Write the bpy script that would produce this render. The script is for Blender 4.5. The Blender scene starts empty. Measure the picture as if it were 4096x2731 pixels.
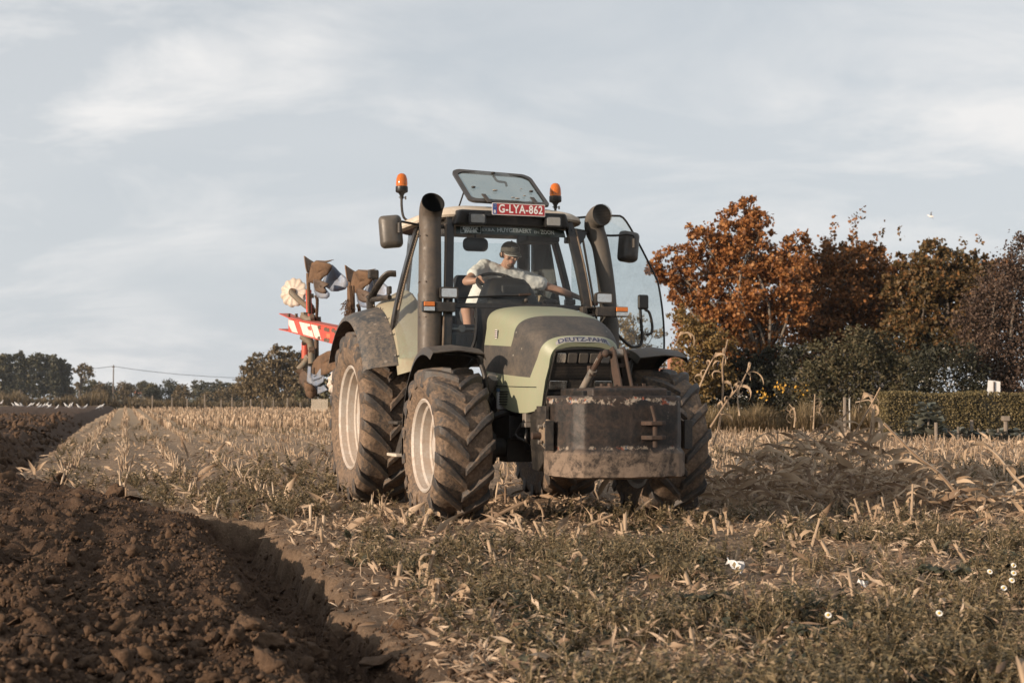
import bpy, bmesh, math, random
import numpy as np
from mathutils import Vector, Matrix, noise as mnoise
PI = math.pi
rnd = random.Random(7)
rng = np.random.default_rng(7)
scn = bpy.context.scene
COL = scn.collection

# ------------------------------------------------------------------ camera, sky, sun, exposure
CAM_H = 1.04
PITCH = math.atan(228 / 5834)
cam_data = bpy.data.cameras.new("camera")
cam = bpy.data.objects.new("camera", cam_data)
COL.objects.link(cam)
cam.location = (0, 0, CAM_H)
cam.rotation_euler = (PI / 2 + PITCH, 0, 0)
cam_data.sensor_width = 36.0
cam_data.lens = 36.0 * 5834 / 4096
cam_data.clip_start = 0.1
cam_data.clip_end = 9000
cam_data.dof.use_dof = True
cam_data.dof.focus_distance = 12.2
cam_data.dof.aperture_fstop = 5.0
scn.camera = cam

SUN_EL = math.radians(12.5)
SUN_AZ = math.radians(234)          # clockwise from +Y: to the left of and behind the camera
to_sun = Vector((math.sin(SUN_AZ) * math.cos(SUN_EL), math.cos(SUN_AZ) * math.cos(SUN_EL), math.sin(SUN_EL)))
sl = bpy.data.lights.new("sun", 'SUN')
sl.energy = 5.0
sl.angle = math.radians(0.6)
sl.color = (1.0, 0.80, 0.61)
sun = bpy.data.objects.new("sun", sl)
COL.objects.link(sun)
sun.rotation_euler = (-to_sun).to_track_quat('-Z', 'Y').to_euler()

scn.view_settings.view_transform = 'Standard'
scn.view_settings.look = 'None'
scn.view_settings.exposure = 0.35
scn.view_settings.gamma = 1.0
scn.view_settings.use_curve_mapping = False
scn.cycles.max_bounces = 6
scn.cycles.transparent_max_bounces = 24
scn.cycles.diffuse_bounces = 3
scn.cycles.glossy_bounces = 3
scn.cycles.caustics_reflective = False
scn.cycles.caustics_refractive = False
scn.cycles.use_denoising = True

world = bpy.data.worlds.new("World")
scn.world = world
world.use_nodes = True
wt = world.node_tree
wt.nodes.clear()

def nd(tree, typ, **kw):
    n = tree.nodes.new(typ)
    for k, v in kw.items():
        if k.startswith('i_'):
            key = k[2:]
            key = int(key) if key.isdigit() else key
            n.inputs[key].default_value = v
        else:
            setattr(n, k, v)
    return n

def mth(tree, op, a, b=None, c=None, clamp=False):
    n = tree.nodes.new('ShaderNodeMath')
    n.operation = op
    n.use_clamp = clamp
    for i, v in enumerate((a, b, c)):
        if v is None:
            continue
        if isinstance(v, (int, float)):
            n.inputs[i].default_value = v
        else:
            tree.links.new(v, n.inputs[i])
    return n.outputs[0]

def ramp(tree, fac, stops):
    r = tree.nodes.new('ShaderNodeValToRGB')
    el = r.color_ramp.elements
    while len(el) < len(stops):
        el.new(0.5)
    for e, (p, c) in zip(el, stops):
        e.position = p
        if isinstance(c, (int, float)):
            c = (c, c, c)
        e.color = (*c, 1)
    if fac is not None:
        tree.links.new(fac, r.inputs[0])
    return r.outputs[0]

def mixc(tree, fac, a, b, mode='MIX'):
    n = tree.nodes.new('ShaderNodeMix')
    n.data_type = 'RGBA'
    n.blend_type = mode
    n.clamp_factor = True
    for i, v in ((0, fac), (6, a), (7, b)):
        if isinstance(v, (int, float)):
            n.inputs[i].default_value = v
        elif isinstance(v, tuple):
            n.inputs[i].default_value = (*v, 1)
        else:
            tree.links.new(v, n.inputs[i])
    return n.outputs[2]

sky = nd(wt, 'ShaderNodeTexSky', sky_type='NISHITA', sun_disc=False, sun_elevation=SUN_EL,
         sun_rotation=SUN_AZ, altitude=20, air_density=1.0, dust_density=2.2, ozone_density=1.5)
hs = nd(wt, 'ShaderNodeHueSaturation')
hs.inputs['Saturation'].default_value = 0.50
hs.inputs['Value'].default_value = 1.0
wt.links.new(sky.outputs[0], hs.inputs['Color'])
tc = nd(wt, 'ShaderNodeTexCoord')
sep = nd(wt, 'ShaderNodeSeparateXYZ')
wt.links.new(tc.outputs['Generated'], sep.inputs[0])
zz = mth(wt, 'MAXIMUM', mth(wt, 'ADD', sep.outputs[2], 0.30), 0.15)
cx = mth(wt, 'DIVIDE', sep.outputs[0], zz)
cy = mth(wt, 'DIVIDE', sep.outputs[1], zz)
cmb = nd(wt, 'ShaderNodeCombineXYZ')
wt.links.new(cx, cmb.inputs[0]); wt.links.new(cy, cmb.inputs[1])
mp = nd(wt, 'ShaderNodeMapping')
mp.inputs['Location'].default_value = (3.4, 1.7, 0)
mp.inputs['Rotation'].default_value = (0, 0, math.radians(-24))
mp.inputs['Scale'].default_value = (1.0, 1.5, 1)
wt.links.new(cmb.outputs[0], mp.inputs[0])
n1 = nd(wt, 'ShaderNodeTexNoise', i_Scale=0.9, i_Detail=3.0, i_Roughness=0.5, i_Distortion=0.3)
wt.links.new(mp.outputs[0], n1.inputs['Vector'])
n2 = nd(wt, 'ShaderNodeTexNoise', i_Scale=2.6, i_Detail=9.0, i_Roughness=0.60, i_Distortion=0.35)
wt.links.new(mp.outputs[0], n2.inputs['Vector'])
big = ramp(wt, n1.outputs[0], [(0.40, 0.0), (0.62, 1.0)])
fine = ramp(wt, n2.outputs[0], [(0.44, 0.0), (0.55, 0.50), (0.66, 1.0)])
clr = mth(wt, 'ADD', mth(wt, 'MULTIPLY', fine, mth(wt, 'ADD', mth(wt, 'MULTIPLY', big, 0.75), 0.18)), mth(wt, 'MULTIPLY', big, 0.18), clamp=True)
# the lower the view, the thicker the haze over the blue
hz = ramp(wt, sep.outputs[2], [(0.0, 0.90), (0.16, 0.76), (0.42, 0.52)])
veil = mixc(wt, hz, hs.outputs[0], (5.0, 5.35, 5.70))
skyc = mixc(wt, clr, veil, (6.65, 6.6, 6.55))
bg = nd(wt, 'ShaderNodeBackground')
bg.inputs['Strength'].default_value = 0.104
wt.links.new(skyc, bg.inputs['Color'])
wo = nd(wt, 'ShaderNodeOutputWorld')
wt.links.new(bg.outputs[0], wo.inputs[0])

# ------------------------------------------------------------------ materials
MATS = {}
def new_mat(name):
    m = bpy.data.materials.new(name)
    m.use_nodes = True
    m.node_tree.nodes.clear()
    MATS[name] = m
    return m, m.node_tree

def finish(t, shader, disp=None):
    o = t.nodes.new('ShaderNodeOutputMaterial')
    t.links.new(shader, o.inputs[0])

def coords(t, scale=1.0, kind='Object'):
    tc = t.nodes.new('ShaderNodeTexCoord')
    return tc.outputs[kind]

def noise(t, vec, scale, detail=4.0, rough=0.55, dist=0.0):
    n = nd(t, 'ShaderNodeTexNoise', i_Scale=scale, i_Detail=detail, i_Roughness=rough, i_Distortion=dist)
    t.links.new(vec, n.inputs['Vector'])
    return n.outputs[0]

def bump(t, h, strength, dist, normal=None):
    b = nd(t, 'ShaderNodeBump', i_Strength=strength, i_Distance=dist)
    t.links.new(h, b.inputs['Height'])
    if normal is not None:
        t.links.new(normal, b.inputs['Normal'])
    return b.outputs[0]

def principled(t, col, rough=0.5, metal=0.0, normal=None, spec=0.5, coat=0.0):
    p = t.nodes.new('ShaderNodeBsdfPrincipled')
    for key, v in (('Base Color', col), ('Roughness', rough), ('Metallic', metal)):
        if isinstance(v, (int, float)):
            p.inputs[key].default_value = v
        elif isinstance(v, tuple):
            p.inputs[key].default_value = (*v, 1)
        else:
            t.links.new(v, p.inputs[key])
    p.inputs['Specular IOR Level'].default_value = spec
    p.inputs['Coat Weight'].default_value = coat
    if normal is not None:
        t.links.new(normal, p.inputs['Normal'])
    return p.outputs[0]

DUST = (0.23, 0.165, 0.11)
def mat(name, col, rough=0.5, metal=0.0, dirt=0.35, dirtc=DUST, dscale=6.0, bumps=0.25, bscale=60, spec=0.5, low=None):
    """paint or plastic with patchy field dust; 'low' = height under which more mud clings (object z)"""
    m, t = new_mat(name)
    co = coords(t)
    a = noise(t, co, dscale, 8, 0.65, 0.4)
    b = noise(t, co, dscale * 7, 5, 0.6)
    f = mth(t, 'ADD', mth(t, 'MULTIPLY', a, 0.65), mth(t, 'MULTIPLY', b, 0.35))
    # dust settles on what faces up
    g = t.nodes.new('ShaderNodeNewGeometry')
    sx = t.nodes.new('ShaderNodeSeparateXYZ'); t.links.new(g.outputs['Normal'], sx.inputs[0])
    f = mth(t, 'ADD', f, mth(t, 'MULTIPLY', mth(t, 'MAXIMUM', sx.outputs[2], 0.0), 0.10))
    lo = 0.62 - dirt * 0.35
    fac = ramp(t, f, [(lo - 0.10, 0.0), (lo + 0.10, 1.0)])
    fac = mth(t, 'MULTIPLY', fac, min(1, dirt * 1.6))
    fac = mth(t, 'ADD', fac, mth(t, 'MULTIPLY', b, dirt * 0.16), clamp=True)
    c = mixc(t, fac, col, dirtc)
    r = mth(t, 'ADD', mth(t, 'MULTIPLY', fac, 0.9 - rough), rough, clamp=True)
    nrm = bump(t, b, bumps, 0.003) if bumps else None
    me = mth(t, 'MULTIPLY', mth(t, 'SUBTRACT', 1.0, fac), metal) if metal else 0.0
    finish(t, principled(t, c, r, me, nrm, spec))
    return m

def flat(name, col, rough=0.5, metal=0.0):
    m, t = new_mat(name)
    co = coords(t)
    a = noise(t, co, 25, 5, 0.6)
    c = mixc(t, mth(t, 'MULTIPLY', a, 0.35), col, tuple(x * 0.55 for x in col))
    finish(t, principled(t, c, rough, metal))
    return m

def leaf_mat(name, stops, trans=0.35, rough=0.6, streak=0.0):
    """each leaf (mesh island) takes its own colour from the ramp"""
    m, t = new_mat(name)
    g = t.nodes.new('ShaderNodeNewGeometry')
    co = coords(t)
    patch = noise(t, co, 1.2, 3, 0.5)
    f = mth(t, 'ADD', mth(t, 'MULTIPLY', g.outputs['Random Per Island'], 0.72), mth(t, 'MULTIPLY', patch, 0.28))
    c = ramp(t, f, stops)
    d = principled(t, c, rough, 0, None, 0.3)
    tr = t.nodes.new('ShaderNodeBsdfTranslucent'); t.links.new(c, tr.inputs[0])
    mx = t.nodes.new('ShaderNodeMixShader'); mx.inputs[0].default_value = trans
    t.links.new(d, mx.inputs[1]); t.links.new(tr.outputs[0], mx.inputs[2])
    finish(t, mx.outputs[0])
    return m

def glass(name, tint=(0.80, 0.86, 0.86), dust=0.07, dustc=(0.42, 0.40, 0.37), refl=0.5, dirty=0.25):
    m, t = new_mat(name)
    co = coords(t)
    a = noise(t, co, 5, 8, 0.7, 0.5)
    b = noise(t, co, 45, 6, 0.7)
    df = mth(t, 'MULTIPLY', ramp(t, mth(t, 'ADD', mth(t, 'MULTIPLY', a, .6), mth(t, 'MULTIPLY', b, .4)), [(0.42, 0.0), (0.72, 1.0)]), dirty)
    df = mth(t, 'ADD', df, dust, clamp=True)
    tr = t.nodes.new('ShaderNodeBsdfTransparent'); tr.inputs[0].default_value = (*tint, 1)
    gl = nd(t, 'ShaderNodeBsdfGlossy', i_Roughness=0.02); gl.inputs[0].default_value = (1, 1, 1, 1)
    fr = nd(t, 'ShaderNodeFresnel', i_IOR=1.5)
    m1 = t.nodes.new('ShaderNodeMixShader')
    t.links.new(mth(t, 'MULTIPLY', fr.outputs[0], refl), m1.inputs[0])
    t.links.new(tr.outputs[0], m1.inputs[1]); t.links.new(gl.outputs[0], m1.inputs[2])
    dd = t.nodes.new('ShaderNodeBsdfDiffuse'); dd.inputs[0].default_value = (*dustc, 1)
    m2 = t.nodes.new('ShaderNodeMixShader')
    t.links.new(df, m2.inputs[0]); t.links.new(m1.outputs[0], m2.inputs[1]); t.links.new(dd.outputs[0], m2.inputs[2])
    finish(t, m2.outputs[0])
    return m

# ------------------------------------------------------------------ mesh helpers
def tag(o, label=None, cat=None, group=None, kind=None):
    if label: o['label'] = label
    if cat: o['category'] = cat
    if group: o['group'] = group
    if kind: o['kind'] = kind
    return o

def empty(name, loc=(0, 0, 0), rz=0.0, parent=None):
    o = bpy.data.objects.new(name, None)
    o.location = loc
    o.rotation_euler = (0, 0, rz)
    o.empty_display_size = 0.1
    if parent: o.parent = parent
    COL.objects.link(o)
    return o

def mesh_np(name, V, F, material, smooth=False, parent=None):
    """fast mesh from arrays; F is (n,3) or (n,4)"""
    me = bpy.data.meshes.new(name)
    V = np.ascontiguousarray(V, dtype=np.float32); F = np.ascontiguousarray(F, dtype=np.int32)
    k = F.shape[1]
    me.vertices.add(len(V)); me.vertices.foreach_set('co', V.ravel())
    me.loops.add(F.size); me.loops.foreach_set('vertex_index', F.ravel())
    me.polygons.add(len(F)); me.polygons.foreach_set('loop_start', np.arange(0, F.size, k, dtype=np.int32))
    try:
        me.polygons.foreach_set('loop_total', np.full(len(F), k, dtype=np.int32))
    except Exception:
        pass
    if smooth:
        me.polygons.foreach_set('use_smooth', np.ones(len(F), dtype=bool))
    me.update(calc_edges=True)
    if material: me.materials.append(material)
    o = bpy.data.objects.new(name, me)
    if parent: o.parent = parent
    COL.objects.link(o)
    return o

class MB:
    def __init__(self):
        self.v = []; self.f = []; self.mi = []; self.cur = 0
    def add(self, vs, fs):
        b = len(self.v)
        self.v += [tuple(p) for p in vs]
        for f in fs:
            self.f.append([b + i for i in f]); self.mi.append(self.cur)
        return self
    def box(self, x0, x1, y0, y1, z0, z1, M=None):
        vs = [Vector(p) for p in ((x0, y0, z0), (x1, y0, z0), (x1, y1, z0), (x0, y1, z0), (x0, y0, z1), (x1, y0, z1), (x1, y1, z1), (x0, y1, z1))]
        if M is not None: vs = [M @ p for p in vs]
        return self.add(vs, [(0, 3, 2, 1), (4, 5, 6, 7), (0, 1, 5, 4), (1, 2, 6, 5), (2, 3, 7, 6), (3, 0, 4, 7)])
    def hexa(self, pts):
        return self.add(pts, [(0, 3, 2, 1), (4, 5, 6, 7), (0, 1, 5, 4), (1, 2, 6, 5), (2, 3, 7, 6), (3, 0, 4, 7)])
    def prism(self, poly, off):
        """polygon (3D points) extruded by off"""
        n = len(poly); off = Vector(off)
        vs = [Vector(p) for p in poly] + [Vector(p) + off for p in poly]
        fs = [list(range(n))[::-1], list(range(n, 2 * n))] + [(i, (i + 1) % n, (i + 1) % n + n, i + n) for i in range(n)]
        return self.add(vs, fs)
    def tube(self, pts, r, n=8, cap=True, flat=1.0):
        pts = [Vector(p) for p in pts]
        m = len(pts)
        rs = r if isinstance(r, (list, tuple)) else [r] * m
        up = None; vs = []
        for i, p in enumerate(pts):
            d = (pts[min(i + 1, m - 1)] - pts[max(i - 1, 0)])
            if d.length < 1e-9: d = Vector((0, 0, 1))
            d.normalize()
            if up is None:
                up = Vector((0, 0, 1)) if abs(d.z) < 0.9 else Vector((1, 0, 0))
            a = d.cross(up)
            if a.length < 1e-6: a = d.cross(Vector((0, 1, 0)))
            a.normalize(); b = a.cross(d); b.normalize(); up = b
            for k in range(n):
                t = 2 * PI * k / n
                vs.append(p + (a * math.cos(t) + b * math.sin(t) * flat) * rs[i])
        fs = []
        for i in range(m - 1):
            for k in range(n):
                k2 = (k + 1) % n
                fs.append((i * n + k, i * n + k2, (i + 1) * n + k2, (i + 1) * n + k))
        if cap:
            fs.append(list(range(n))[::-1]); fs.append([(m - 1) * n + k for k in range(n)])
        return self.add(vs, fs)
    def lathe(self, prof, n=32, axis='z', c=(0, 0, 0), closed=False):
        """prof: (radius, height) pairs"""
        c = Vector(c); vs = []; m = len(prof)
        for (r, h) in prof:
            for k in range(n):
                t = 2 * PI * k / n; a = r * math.cos(t); b = r * math.sin(t)
                p = {'z': (a, b, h), 'y': (a, h, b), 'x': (h, a, b)}[axis]
                vs.append(c + Vector(p))
        fs = []
        for i in range(m if closed else m - 1):
            j = (i + 1) % m
            for k in range(n):
                k2 = (k + 1) % n
                fs.append((i * n + k, i * n + k2, j * n + k2, j * n + k))
        return self.add(vs, fs)
    def loft(self, rings, closed=True, cap=False):
        n = len(rings[0]); vs = [p for r in rings for p in r]; fs = []
        for i in range(len(rings) - 1):
            for k in range(n if closed else n - 1):
                k2 = (k + 1) % n
                fs.append((i * n + k, i * n + k2, (i + 1) * n + k2, (i + 1) * n + k))
        if cap:
            fs.append(list(range(n))[::-1]); fs.append([(len(rings) - 1) * n + k for k in range(n)])
        return self.add(vs, fs)
    def ball(self, c, r, n=10, m=7, sc=(1, 1, 1)):
        c = Vector(c); vs = []
        for i in range(m + 1):
            a = PI * i / m
            for k in range(n):
                t = 2 * PI * k / n
                vs.append(c + Vector((r * sc[0] * math.sin(a) * math.cos(t), r * sc[1] * math.sin(a) * math.sin(t), r * sc[2] * math.cos(a))))
        fs = [(i * n + k, (i + 1) * n + k, (i + 1) * n + (k + 1) % n, i * n + (k + 1) % n) for i in range(m) for k in range(n)]
        return self.add(vs, fs)
    def build(self, name, mats, parent=None, smooth=False, bevel=0, seg=2, origin=None, fix=True, angle=35):
        me = bpy.data.meshes.new(name)
        o0 = Vector(origin) if origin is not None else Vector((0, 0, 0))
        me.from_pydata([tuple(Vector(p) - o0) for p in self.v], [], self.f)
        if not isinstance(mats, (list, tuple)): mats = [mats]
        for m in mats: me.materials.append(m)
        me.polygons.foreach_set('material_index', self.mi)
        if fix:
            bm = bmesh.new(); bm.from_mesh(me)
            bmesh.ops.remove_doubles(bm, verts=bm.verts, dist=1e-5)
            bmesh.ops.recalc_face_normals(bm, faces=bm.faces)
            if smooth:
                ca = math.radians(angle)
                for f in bm.faces: f.smooth = True
                for e in bm.edges:
                    if len(e.link_faces) == 2 and e.calc_face_angle(0) > ca: e.smooth = False
            bm.to_mesh(me); bm.free()
        elif smooth:
            me.polygons.foreach_set('use_smooth', [True] * len(me.polygons))
        me.update()
        o = bpy.data.objects.new(name, me)
        o.location = o0
        if parent: o.parent = parent
        COL.objects.link(o)
        if bevel:
            b = o.modifiers.new('bevel', 'BEVEL'); b.width = bevel; b.segments = seg; b.limit_method = 'ANGLE'
            b.angle_limit = math.radians(38); b.harden_normals = False
        return o

def rrect(cx, cy, w, h, r, n=4):
    r = min(r, w * .49, h * .49)
    pts = []
    for (sx, sy, a0) in ((1, 1, 0), (-1, 1, 90), (-1, -1, 180), (1, -1, 270)):
        for k in range(n + 1):
            a = math.radians(a0 + 90 * k / n)
            pts.append((cx + sx * (w / 2 - r) + r * math.cos(a), cy + sy * (h / 2 - r) + r * math.sin(a)))
    return pts

def smoothpath(pts, n=6):
    """Catmull-Rom"""
    P = [Vector(p) for p in pts]; P = [2 * P[0] - P[1]] + P + [2 * P[-1] - P[-2]]; out = []
    for i in range(1, len(P) - 2):
        for k in range(n):
            t = k / n
            out.append(0.5 * ((2 * P[i]) + (-P[i - 1] + P[i + 1]) * t + (2 * P[i - 1] - 5 * P[i] + 4 * P[i + 1] - P[i + 2]) * t * t + (-P[i - 1] + 3 * P[i] - 3 * P[i + 1] + P[i + 2]) * t ** 3))
    out.append(P[-2]); return out

def copy_tree(o, parent=None):
    c = o.copy(); COL.objects.link(c); c.parent = parent
    if parent: c.matrix_parent_inverse = o.matrix_parent_inverse
    for ch in list(o.children):
        copy_tree(ch, c)
    return c

def text_mesh(body, size=1.0, extrude=0.0, spacing=1.0, bold=0.0):
    cu = bpy.data.curves.new('lettering', 'FONT')
    cu.body = body; cu.size = size; cu.extrude = extrude; cu.align_x = 'CENTER'; cu.align_y = 'CENTER'
    cu.space_character = spacing; cu.offset = bold; cu.resolution_u = 3
    to = bpy.data.objects.new('lettering', cu); COL.objects.link(to)
    dg = bpy.context.evaluated_depsgraph_get()
    me = bpy.data.meshes.new_from_object(to.evaluated_get(dg))
    COL.objects.unlink(to); bpy.data.objects.remove(to); bpy.data.curves.remove(cu)
    return me

def text_obj(name, body, size, fn, material, parent, width=None, **kw):
    """fn maps (u, v, w) in the plane of the lettering to 3D"""
    me = text_mesh(body, size, **kw)
    if width:
        xs = [v.co.x for v in me.vertices]; k = width / max(1e-6, max(xs) - min(xs)); cx0 = (max(xs) + min(xs)) / 2
    else:
        k = 1; cx0 = 0
    for v in me.vertices:
        v.co = Vector(fn((v.co.x - cx0) * k, v.co.y, v.co.z))
    me.materials.clear(); me.materials.append(material); me.update()
    me.name = name
    o = bpy.data.objects.new(name, me); o.parent = parent; COL.objects.link(o)
    return o

# a picture pixel (0..4096 wide) at distance Y turned into a place in the world
def at(px, py, Y):
    u = (px - 2048) / 5834; v = -(py - 1365.5) / 5834
    c, s = math.cos(PITCH), math.sin(PITCH)
    d = Vector((u, c - v * s, s + v * c))
    return Vector((0, 0, CAM_H)) + d * (Y / d.y)
def atd(px, py, Y):      # the same in the 2352-wide measure
    return at(px * 1.7415, py * 1.7415, Y)

# ------------------------------------------------------------------ numpy noise
_perm = np.random.default_rng(3).permutation(512).astype(np.int64)
def _hash(ix, iy, seed=0):
    return _perm[(_perm[(ix + seed * 37) & 511] + iy) & 511] / 511.0
def vnoise(x, y, seed=0):
    x = np.asarray(x, float); y = np.asarray(y, float)
    ix = np.floor(x).astype(np.int64); iy = np.floor(y).astype(np.int64)
    fx = x - ix; fy = y - iy
    ux = fx * fx * fx * (fx * (fx * 6 - 15) + 10); uy = fy * fy * fy * (fy * (fy * 6 - 15) + 10)
    a = _hash(ix, iy, seed); b = _hash(ix + 1, iy, seed); c = _hash(ix, iy + 1, seed); d = _hash(ix + 1, iy + 1, seed)
    return (a * (1 - ux) + b * ux) * (1 - uy) + (c * (1 - ux) + d * ux) * uy
def fbm(x, y, oct=4, seed=0, gain=0.5):
    s = 0; a = 1; t = 0
    for i in range(oct):
        c, sn = math.cos(i * 1.1), math.sin(i * 1.1)
        s = s + a * vnoise((x * c - y * sn) * 2.03 ** i + 13.7 * i, (x * sn + y * c) * 2.03 ** i + 7.1 * i, seed + i); t += a; a *= gain
    return s / t
def billow(x, y, oct=3, seed=0, gain=0.55):
    s = 0; a = 1; t = 0
    for i in range(oct):
        c, sn = math.cos(i * 1.3 + .4), math.sin(i * 1.3 + .4)
        s = s + a * np.abs(2 * vnoise((x * c - y * sn) * 2.1 ** i + 5.3 * i, (x * sn + y * c) * 2.1 ** i + 9.2 * i, seed + i) - 1); t += a; a *= gain
    return s / t
def sstep(a, b, x):
    t = np.clip((x - a) / (b - a), 0, 1); return t * t * (3 - 2 * t)
# ------------------------------------------------------------------ ground
# near furrow: land edge runs from beside the camera to Y=12.6; far furrow: from Y=20 to the far field edge
def edge_near(Y): return -0.27 - 0.27 * (Y - 5.4)
def edge_far(Y): return -6.9 - 0.262 * (Y - 21.0) - 0.35 * np.sin((Y - 20) * 0.03)
def plow_edge(Y):
    """X of the border between ploughed soil (left) and stubble (right)"""
    Y = np.asarray(Y, float)
    a = edge_near(Y); b = edge_far(np.maximum(Y, 20.0))
    t = sstep(12.3, 20.5, Y) ** 0.8
    mid = (edge_near(12.5) - 0.55) * (1 - t) + edge_far(20.5) * t
    return np.where(Y < 12.4, a, np.where(Y < 20.5, mid, b))
def plowed_mask(X, Y):
    w = 0.17 * (fbm(X * 1.9, Y * 1.9, 4, 21, .6) - 0.5) * 2
    return plow_edge(Y) - X + w           # >0 inside the ploughed land

def height(X, Y, fine=True):
    X = np.asarray(X, float); Y = np.asarray(Y, float)
    d = plowed_mask(X, Y)
    # stubble: gentle rows, a little crumb
    v = X + 0.265 * Y
    h = 0.025 * (fbm(X * .6, Y * .6, 3, 2) - .5) * 2 + 0.014 * np.cos(v / 0.75 * 2 * PI) + 0.03 * (fbm(X * 7, Y * 7, 4, 4, .6) - .5)
    # ploughed: slices along the furrow, thrown over, lumpy
    sl_ = 0.5 + 0.5 * np.sin(v / 0.42 * 2 * PI + 2.2 * fbm(X * .9, Y * .9, 2, 9))
    b1 = billow(X * 2.1, Y * 2.1, 3, 31); b2 = billow(X * 6.2, Y * 6.2, 3, 41); b3 = billow(X * 17, Y * 17, 2, 51)
    far = 1 / (1 + (np.maximum(Y - 40, 0) / 140) ** 2)
    b4 = billow(X * 38, Y * 38, 2, 57)
    r2 = 1 - billow(X * 4.3 + .7 * b2, Y * 4.3, 3, 44)
    p = 0.06 + 0.05 * sl_ + (0.13 * (b1 - .32) + 0.10 * (b2 - .3) + 0.10 * (r2 - .65) * (.4 + b1) + 0.062 * (b3 - .3) + .026 * (b4 - .3)) * far + 0.10 * (fbm(X * .35, Y * .35, 2, 61) - .5)
    # furrow bottoms and banks
    near = (Y < 12.9) * sstep(12.75, 12.35, Y)
    fd = np.where(Y < 15, d, 99)
    depth = -(0.21 + 0.09 * sstep(6.0, 9.0, Y)) * near
    wall = sstep(-0.05, 0.05 + .08 * sstep(9.0, 6.5, Y), fd)               # steep cut on the land side
    bank = sstep(0.26, 0.60, fd)
    p = p * (.5 + .5 * sstep(.5, 1.7, fd))                # thrown soil on the other side
    rag = 0.10 * (fbm(X * 4, Y * 4, 3, 71) - .5)
    lump = 1 + 1.6 * sstep(9.5, 6.5, Y)
    fr = depth * wall * (1 - bank) + (0.09 * (b2 - .3) + 0.045 * (b3 - .3) + .02 * b4) * lump * wall * (1 - bank) + rag * wall * (1 - bank) * near
    hn = h * (1 - wall) + fr * near + p * np.where(near > 0.5, bank, sstep(0.0, 0.35, d))
    # far furrow
    dfar = np.where(Y > 18.5, d, 99)
    nf = sstep(18.5, 21.5, Y) 
    ff = -0.30 * sstep(-0.02, 0.12, dfar) * (1 - sstep(0.5, 1.15, dfar)) + p * sstep(0.55, 1.25, dfar) * 1.5
    ff = ff + h * (1 - sstep(0, .1, dfar))
    mid = h * (1 - sstep(-.05, .25, d)) + p * sstep(-.05, .3, d)
    out = np.where(near > 0.01, hn, mid)
    out = out * (1 - nf) + ff * nf
    out = np.where(d < -0.05, h, out)
    return out

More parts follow.
